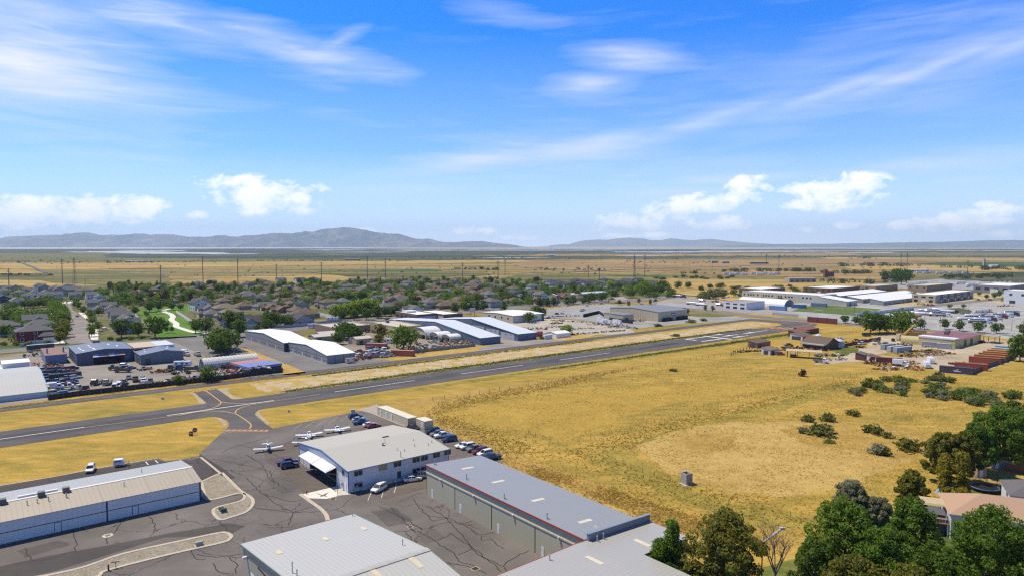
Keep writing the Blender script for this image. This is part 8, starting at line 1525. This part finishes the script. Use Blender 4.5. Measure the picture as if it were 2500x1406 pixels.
for x,y,h,R,f,lb in ((1972,1028,2.3,2.2,'sage','round grey green shrub left of the tall pair in the dry field'),(2021,1027,2.8,2.4,'sage','upright grey green shrub in the dry field'),(2003,1060,3.2,4.6,'sage','largest spreading shrub in the middle of the dry field'),(1962,1056,2.0,2.0,'silver','greyish thin shrub at the left of the largest one'),(2083,1013,2.0,2.6,'sage','low shrub right of the tall pair in the dry field'),(2132,1056,2.6,3.4,'sage','wide shrub in the right part of the dry field'),(2167,1068,1.8,1.8,'sage','small shrub at the right of the wide one'),(2142,1108,3.0,2.2,'silver','grey twiggy shrub before the olive trees'),(2158,1110,2.4,2.0,'sage','pale green shrub touching the grey twiggy one'),(2218,1098,3.2,3.8,'olive','dense olive shrub beside the field corner trees'),(2024,1080,1.0,1.8,'mid','low bright green patch of shrub below the largest one'),(1644,905,1.2,2.2,'sage','small lone shrub far out in the dry field'),(1650,820,1.6,3,'sage','dark shrub in the verge beside the far taxiway'),(1688,787,2.4,4,'sage','wide dark shrub by the far taxiway end'),(1717,783,2.2,3,'sage','dark shrub right of the wide one by the taxiway end'),(1606,796,2,3.4,'sage','dark shrub left of the wide one beside the taxiway'),(1324,827,1.8,2.6,'sage','grey shrub at the corner of the second slate blue hangar'),(1960,918,3.2,1.6,'purple','dark reddish leafless shrub on the field fence')):tree('bush',(x,y),h,R,f,lb,None,'shrub')
for i in range(62):
 a,c = (rs.uniform(2080,2205),rs.uniform(925,965)) if i<22 else (rs.uniform(2200,2330),rs.uniform(918,945)) if i<30 else (rs.uniform(2265,2480),945+rs.uniform(0,45))
 if i>=30:c = 940+(a-2265)*.12+rs.uniform(0,38)
 tree('bush',(a,c),rs.uniform(1.4,2.8),rs.uniform(1.8,3.4),rs.choice(['sage','sage','mid','silver']),'grey green shrub in the thicket below the containers' if i<30 else 'grey green shrub in the long thicket beyond the field','shrubs in the field thicket')
for i in range(58):
 y = rs.choice([rs.uniform(676,690),rs.uniform(700,712),rs.uniform(715,730)]);x = rs.uniform(1600,1790) if y<695 else rs.uniform(1690,2010);tree(rs.choice(['bush','round']),(x,y),rs.uniform(3,7),rs.uniform(4,7),'sage','grey green bush in the golden field beyond the factory yard','bushes in the golden field')
cl = []
for x0,x1,y,dy,n,h in ((1760,1990,663,1.5,60,8),(1990,2130,668,1.5,30,8),(2050,2250,650,2,34,11),(2070,2130,632,1,14,10),(1250,1480,660,1.5,22,6),(1100,1220,659,1.5,26,7),(1000,1300,632,1.5,30,7),(600,1000,638,1,36,6),(0,480,641,2.5,40,6),(0,130,673,1.5,26,5),(2300,2500,655,2,16,9),(2400,2500,659,2,20,11),(2300,2470,678,5,44,7),(2000,2200,690,4,40,6),(1500,1760,642,3,26,5),(1800,2300,628,2,40,7),(600,1100,660,8,26,3.5),(960,1240,683,2,26,4.5),(1660,1700,668,1,10,6),(0,1250,655,22,110,3.4),(1250,2500,655,18,120,4),(0,2500,628,6,120,5),(0,600,640,3,40,5)):
 for k in range(n):q = G(rs.uniform(x0,x1),y+rs.uniform(-dy,dy));s = h*rs.uniform(.5,1.1);cl.append((q.x,q.y,s*.45,s*.75,s*.75,s*.55))
o = link('far_trees',leaf_mesh('far_trees',cl,26000,1.15,foliage('leaf_far',(.04,.062,.024),(.065,.09,.034),(.10,.12,.05)),4));o['kind'] = 'stuff'
cl = []
for x0,x1,y0,y1,n in ((330,520,699,748,70),(520,770,696,752,120),(760,930,692,742,80),(920,1130,688,756,110),(1120,1320,688,746,90),(1320,1640,696,728,70),(0,330,712,745,30),(240,340,700,760,26),(0,150,760,835,34)):
 for k in range(int(n*1.5)):
  q = G(rs.uniform(x0,x1),rs.uniform(y0,y1))
  if min((q-h_).length for h_ in hpos)>5:s = rs.uniform(.7,1.5);[cl.append((q.x+rs.uniform(-2,2)*s,q.y+rs.uniform(-2,2)*s,2.6*s+rs.uniform(-.5,1.6),2.7*s,2.7*s,2.5*s)) for _ in range(3)]
o = link('garden_greenery',leaf_mesh('garden_greenery',cl,130000,.64,FOL['mid'],14));o['kind'] = 'stuff'
for x,y,L,W,h,lb in ((1745,643,20,10,8,'far concrete ruin tower on the brown field, left one'),(1772,644,24,10,7,'far concrete ruin tower on the brown field, right one'),(1855,645,60,8,5,'far dark overpass on the brown field'),(2018,678,6,6,13,'dark red silo tower by the far tree line'),(2029,677,12,8,9.5,'pale paired silo block by the far tree line'),(1960,690,46,14,7,'low grey shed with pillars by the far yard'),(2404,654,5,5,22,'thin pale silo far out on the right'),(2430,656,24,12,8,'far white farm buildings on the right'),(860,636,60,16,5,'far pale buildings at the edge of the gold field'),(1345,626,40,14,6,'far white sheds in the marsh'),(340,639.6,90,10,4,'far white row of sheds beyond the gold field'),(2178,681,18,10,7,'small bright blue shed by the tall farm trees'),(2240,664,60,14,5,'far long white shed beyond the farm trees')):
 cc = (.09,.26,.52) if 'blue' in lb else (.62,.63,.62) if 'white' in lb else (.17,.06,.05) if 'red' in lb else (.08,.08,.09) if 'dark' in lb else (.36,.32,.25);r = thing('far_building',lb,'building',G(x,y),.15);m_ = M('far_'+lb[:22].replace(' ','_'),cc,.8);b = MB();b.prism([(0,-.5),(W,-.5),(W,h),(W/2,h*1.15),(0,h)],-L/2,L/2,0,'x');b.build('wall',m_,r);b = MB();[b.box(-L/2+L*(i+.3)/5,-L/2+L*(i+.7)/5,-.2,-.01,.5,h*.6) for i in range(5)];b.build('opening',VDARK,r)
for x,y,tp,kd in ((22,699,655,'s'),(153,694,632,'s'),(183,697,629,'l'),(393,696,647,'s'),(496,692,625,'s'),(581,690,631,'s'),(675,684,645,'s'),(785,686,640,'s'),(897,685,625,'s'),(941,685,632,'s'),(1129,683,641,'s'),(1216,681,637,'s'),(1233,673,632,'s'),(1549,679,622,'l'),(1574,677,622,'s'),(1871,647,621,'s'),(1901,673,621,'s'),(2199,662,619,'s'),(2214,663,618,'s'),(2362,672,636,'s'),(1436,679,648,'s'),(1463,682,655,'s')):pole(x,y,tp,('tall lattice pylon' if kd=='l' else 'tall slim power pole')+' in the far golden fields','lattice' if kd=='l' else 'steel','tall poles in the far fields',.7 if kd=='s' else None)
for x,y,tp,lb in ((477,812,764,'dark wooden power pole at the foot of the park path'),(513,838,790,'wooden power pole beside the highway near the spreading trees'),(581,851,815,'thin pole with a red banner by the long hangar pavement'),(87,849,812,'wooden pole in front of the dark red house'),(1204,766,735,'wooden pole by the white sign on the highway'),(1452,746,712,'wooden pole beside the kerbed planting bed'),(1470,740,700,'thin pole behind the large tan warehouse'),(1585,742,700,'tall wooden pole at the corner of the white wall'),(1733,726,702,'wooden pole at the back of the walled yard'),(1754,742,718,'wooden pole inside the walled yard'),(1810,733,708,'wooden pole near the white depot'),(2257,808,762,'tall lamp pole behind the big farm trees'),(2295,800,768,'lamp pole beside the small dark trees'),(2365,765,742,'lamp pole by the grassy mound'),(2447,786,762,'lamp pole in the middle of the tanker row'),(2470,808,782,'lamp pole at the end of the small dark trees'),(2496,832,782,'wooden pole at the right edge by the road'),(208,699,681,'short wooden pole beyond the grey houses'),(391,690,678,'short dark pole beyond the brown houses'),(2086,765,744,'thin pole by the pale panel wall')):pole(x,y,tp,lb,'lamp' if 'lamp' in lb else 'wood')
def tufts(name,polys,n,h,mat,seed):
 r = np.random.default_rng(seed);out = []
 for poly,share in polys:
  Q = [pt(p) for p in poly];X = np.array([q.x for q in Q]);Y = np.array([q.y for q in Q]);m = int(n*share);p = np.empty((0,2))
  while len(p)<m:
   c = np.stack([r.uniform(X.min(),X.max(),m*2),r.uniform(Y.min(),Y.max(),m*2)],1);ins = np.zeros(len(c),bool)
   for i in range(len(X)):a,b_ = i,i-1;cond = (Y[a]>c[:,1])!=(Y[b_]>c[:,1]);xi = (X[b_]-X[a])*(c[:,1]-Y[a])/(Y[b_]-Y[a]+1e-12)+X[a];ins^=cond&(c[:,0]<xi)
   ins&=np.sin(c[:,0]*.21+2*np.sin(c[:,1]*.13))+np.sin(c[:,1]*.34+1.7*np.sin(c[:,0]*.17))+np.sin(c[:,0]*.9+c[:,1]*.7)*.8+r.normal(size=len(c))*1.6>(.1 if name=='dry_grass' else -9);p = np.concatenate([p,c[ins]])
  out.append(p[:m])
 p = np.concatenate(out);n = len(p);p = p+r.normal(size=(n,2))*np.where(r.random(n)<.45,2.6,.4)[:,None];V = []
 for k in range(3):
  a = r.uniform(0,6.28,n);s = r.uniform(.16,.42,n)*h*1.6;hh = r.uniform(.35,1.1,n)*h;dx,dy = np.cos(a)*s,np.sin(a)*s;lx,ly = r.normal(size=n)*h*1.1,r.normal(size=n)*h*1.1;z0 = np.full(n,.0)
  V.append(np.stack([np.stack([p[:,0]-dx,p[:,1]-dy,z0],1),np.stack([p[:,0]+dx,p[:,1]+dy,z0],1),np.stack([p[:,0]+lx,p[:,1]+ly,hh],1)],1))
 V = np.concatenate(V).reshape(-1,3);T = len(V)//3;me = bpy.data.meshes.new(name);me.vertices.add(3*T);me.vertices.foreach_set('co',V.ravel());me.loops.add(3*T);me.loops.foreach_set('vertex_index',np.arange(3*T,dtype=np.int32));me.polygons.add(T);me.polygons.foreach_set('loop_start',np.arange(0,3*T,3,dtype=np.int32));me.polygons.foreach_set('loop_total',np.full(T,3,np.int32));me.materials.append(mat);me.update(calc_edges=True);o = link(name,me);o['kind'] = 'stuff'
m_tuft = blades(ground_mat('tuft_grass',[(.26,.18,.04),(.36,.24,.05),(.44,.295,.07),(.52,.37,.11)],s=(.05,.5,2.2),w=(.25,.35,.4)));m_tuft2 = blades(ground_mat('tuft_brown',[(.22,.17,.04),(.30,.225,.052),(.38,.275,.068)],s=(.05,.5,2.2),w=(.25,.35,.4)))
FLD = [(1070,988),(1430,925),(1800,872),(1990,905),(2200,912),(2400,922),(2560,890),(2560,1180),(2260,1250),(2000,1330),(1880,1345),(1650,1300),(1230,1130),(1050,1045)]
tufts('dry_grass',[(FLD,.78),([(1060,1045),(1230,1110),(1480,1190),(1700,1262),(1860,1320),(1640,1300),(1250,1165)],.16),([(0,995),(120,978),(500,934),(690,915),(690,922),(300,952),(0,1000)],.06)],36000,.24,m_tuft,2)
tufts('dry_weeds',[([(1040,1020),(1060,985),(1420,915),(1560,895),(1420,932),(1120,992),(1080,1012),(1230,1060),(1330,1105),(1240,1110)],.45),([(1385,1100),(1560,1045),(2090,922),(2095,935),(1640,1052),(1480,1110),(1560,1150),(1860,1235),(1990,1270),(1970,1300),(1700,1235),(1480,1150)],.35)],6000,.34,m_tuft2,3)
tufts('green_weeds',[(ul((98,-265.6),(98,-268),(160,-270.5),(300,-270.5),(420,-268.5),(432,-265.6)),.5),(ul((120,-291.5),(220,-292.4),(300,-293),(300,-294.5),(120,-294)),.2),(ul((190,-239.5),(270,-235.5),(380,-232),(440,-232),(440,-236)),.3)],7000,.4,blades(ground_mat('weed_blades',[(.045,.07,.014),(.085,.115,.022),(.17,.17,.04)],s=(.05,.35,1.6))),5)
# ================= clear away the patterns, tell look-alikes apart =================
for src in list(CF.values())+list(CS.values())+[t for l in TP.values() for t in l]+list(HS.values()):
 for c in list(src.children_recursive)+[src]:bpy.data.objects.remove(c)
def words_(n):
 a = 'zeroth first second third fourth fifth sixth seventh eighth ninth tenth eleventh twelfth thirteenth fourteenth fifteenth sixteenth seventeenth eighteenth nineteenth'.split();t = 'x x twenty thirty forty fifty'.split()
 return a[n] if n<20 else (t[n//10]+'-'+a[n%10] if n%10 else {20:'twentieth',30:'thirtieth',40:'fortieth',50:'fiftieth'}[n])
bpy.context.view_layer.update();cl_ = {}
for o,l in THINGS:cl_.setdefault(l.lower(),[]).append((o,l))
for l,g in cl_.items():
 if len(g)<2:continue
 g.sort(key=lambda t:PX(t[0].matrix_world.translation)[0])
 for i,(o,lb) in enumerate(g):o['label'] = lb+(', leftmost' if i==0 else ', rightmost' if i==len(g)-1 else f', {words_(i + 1)} from left')
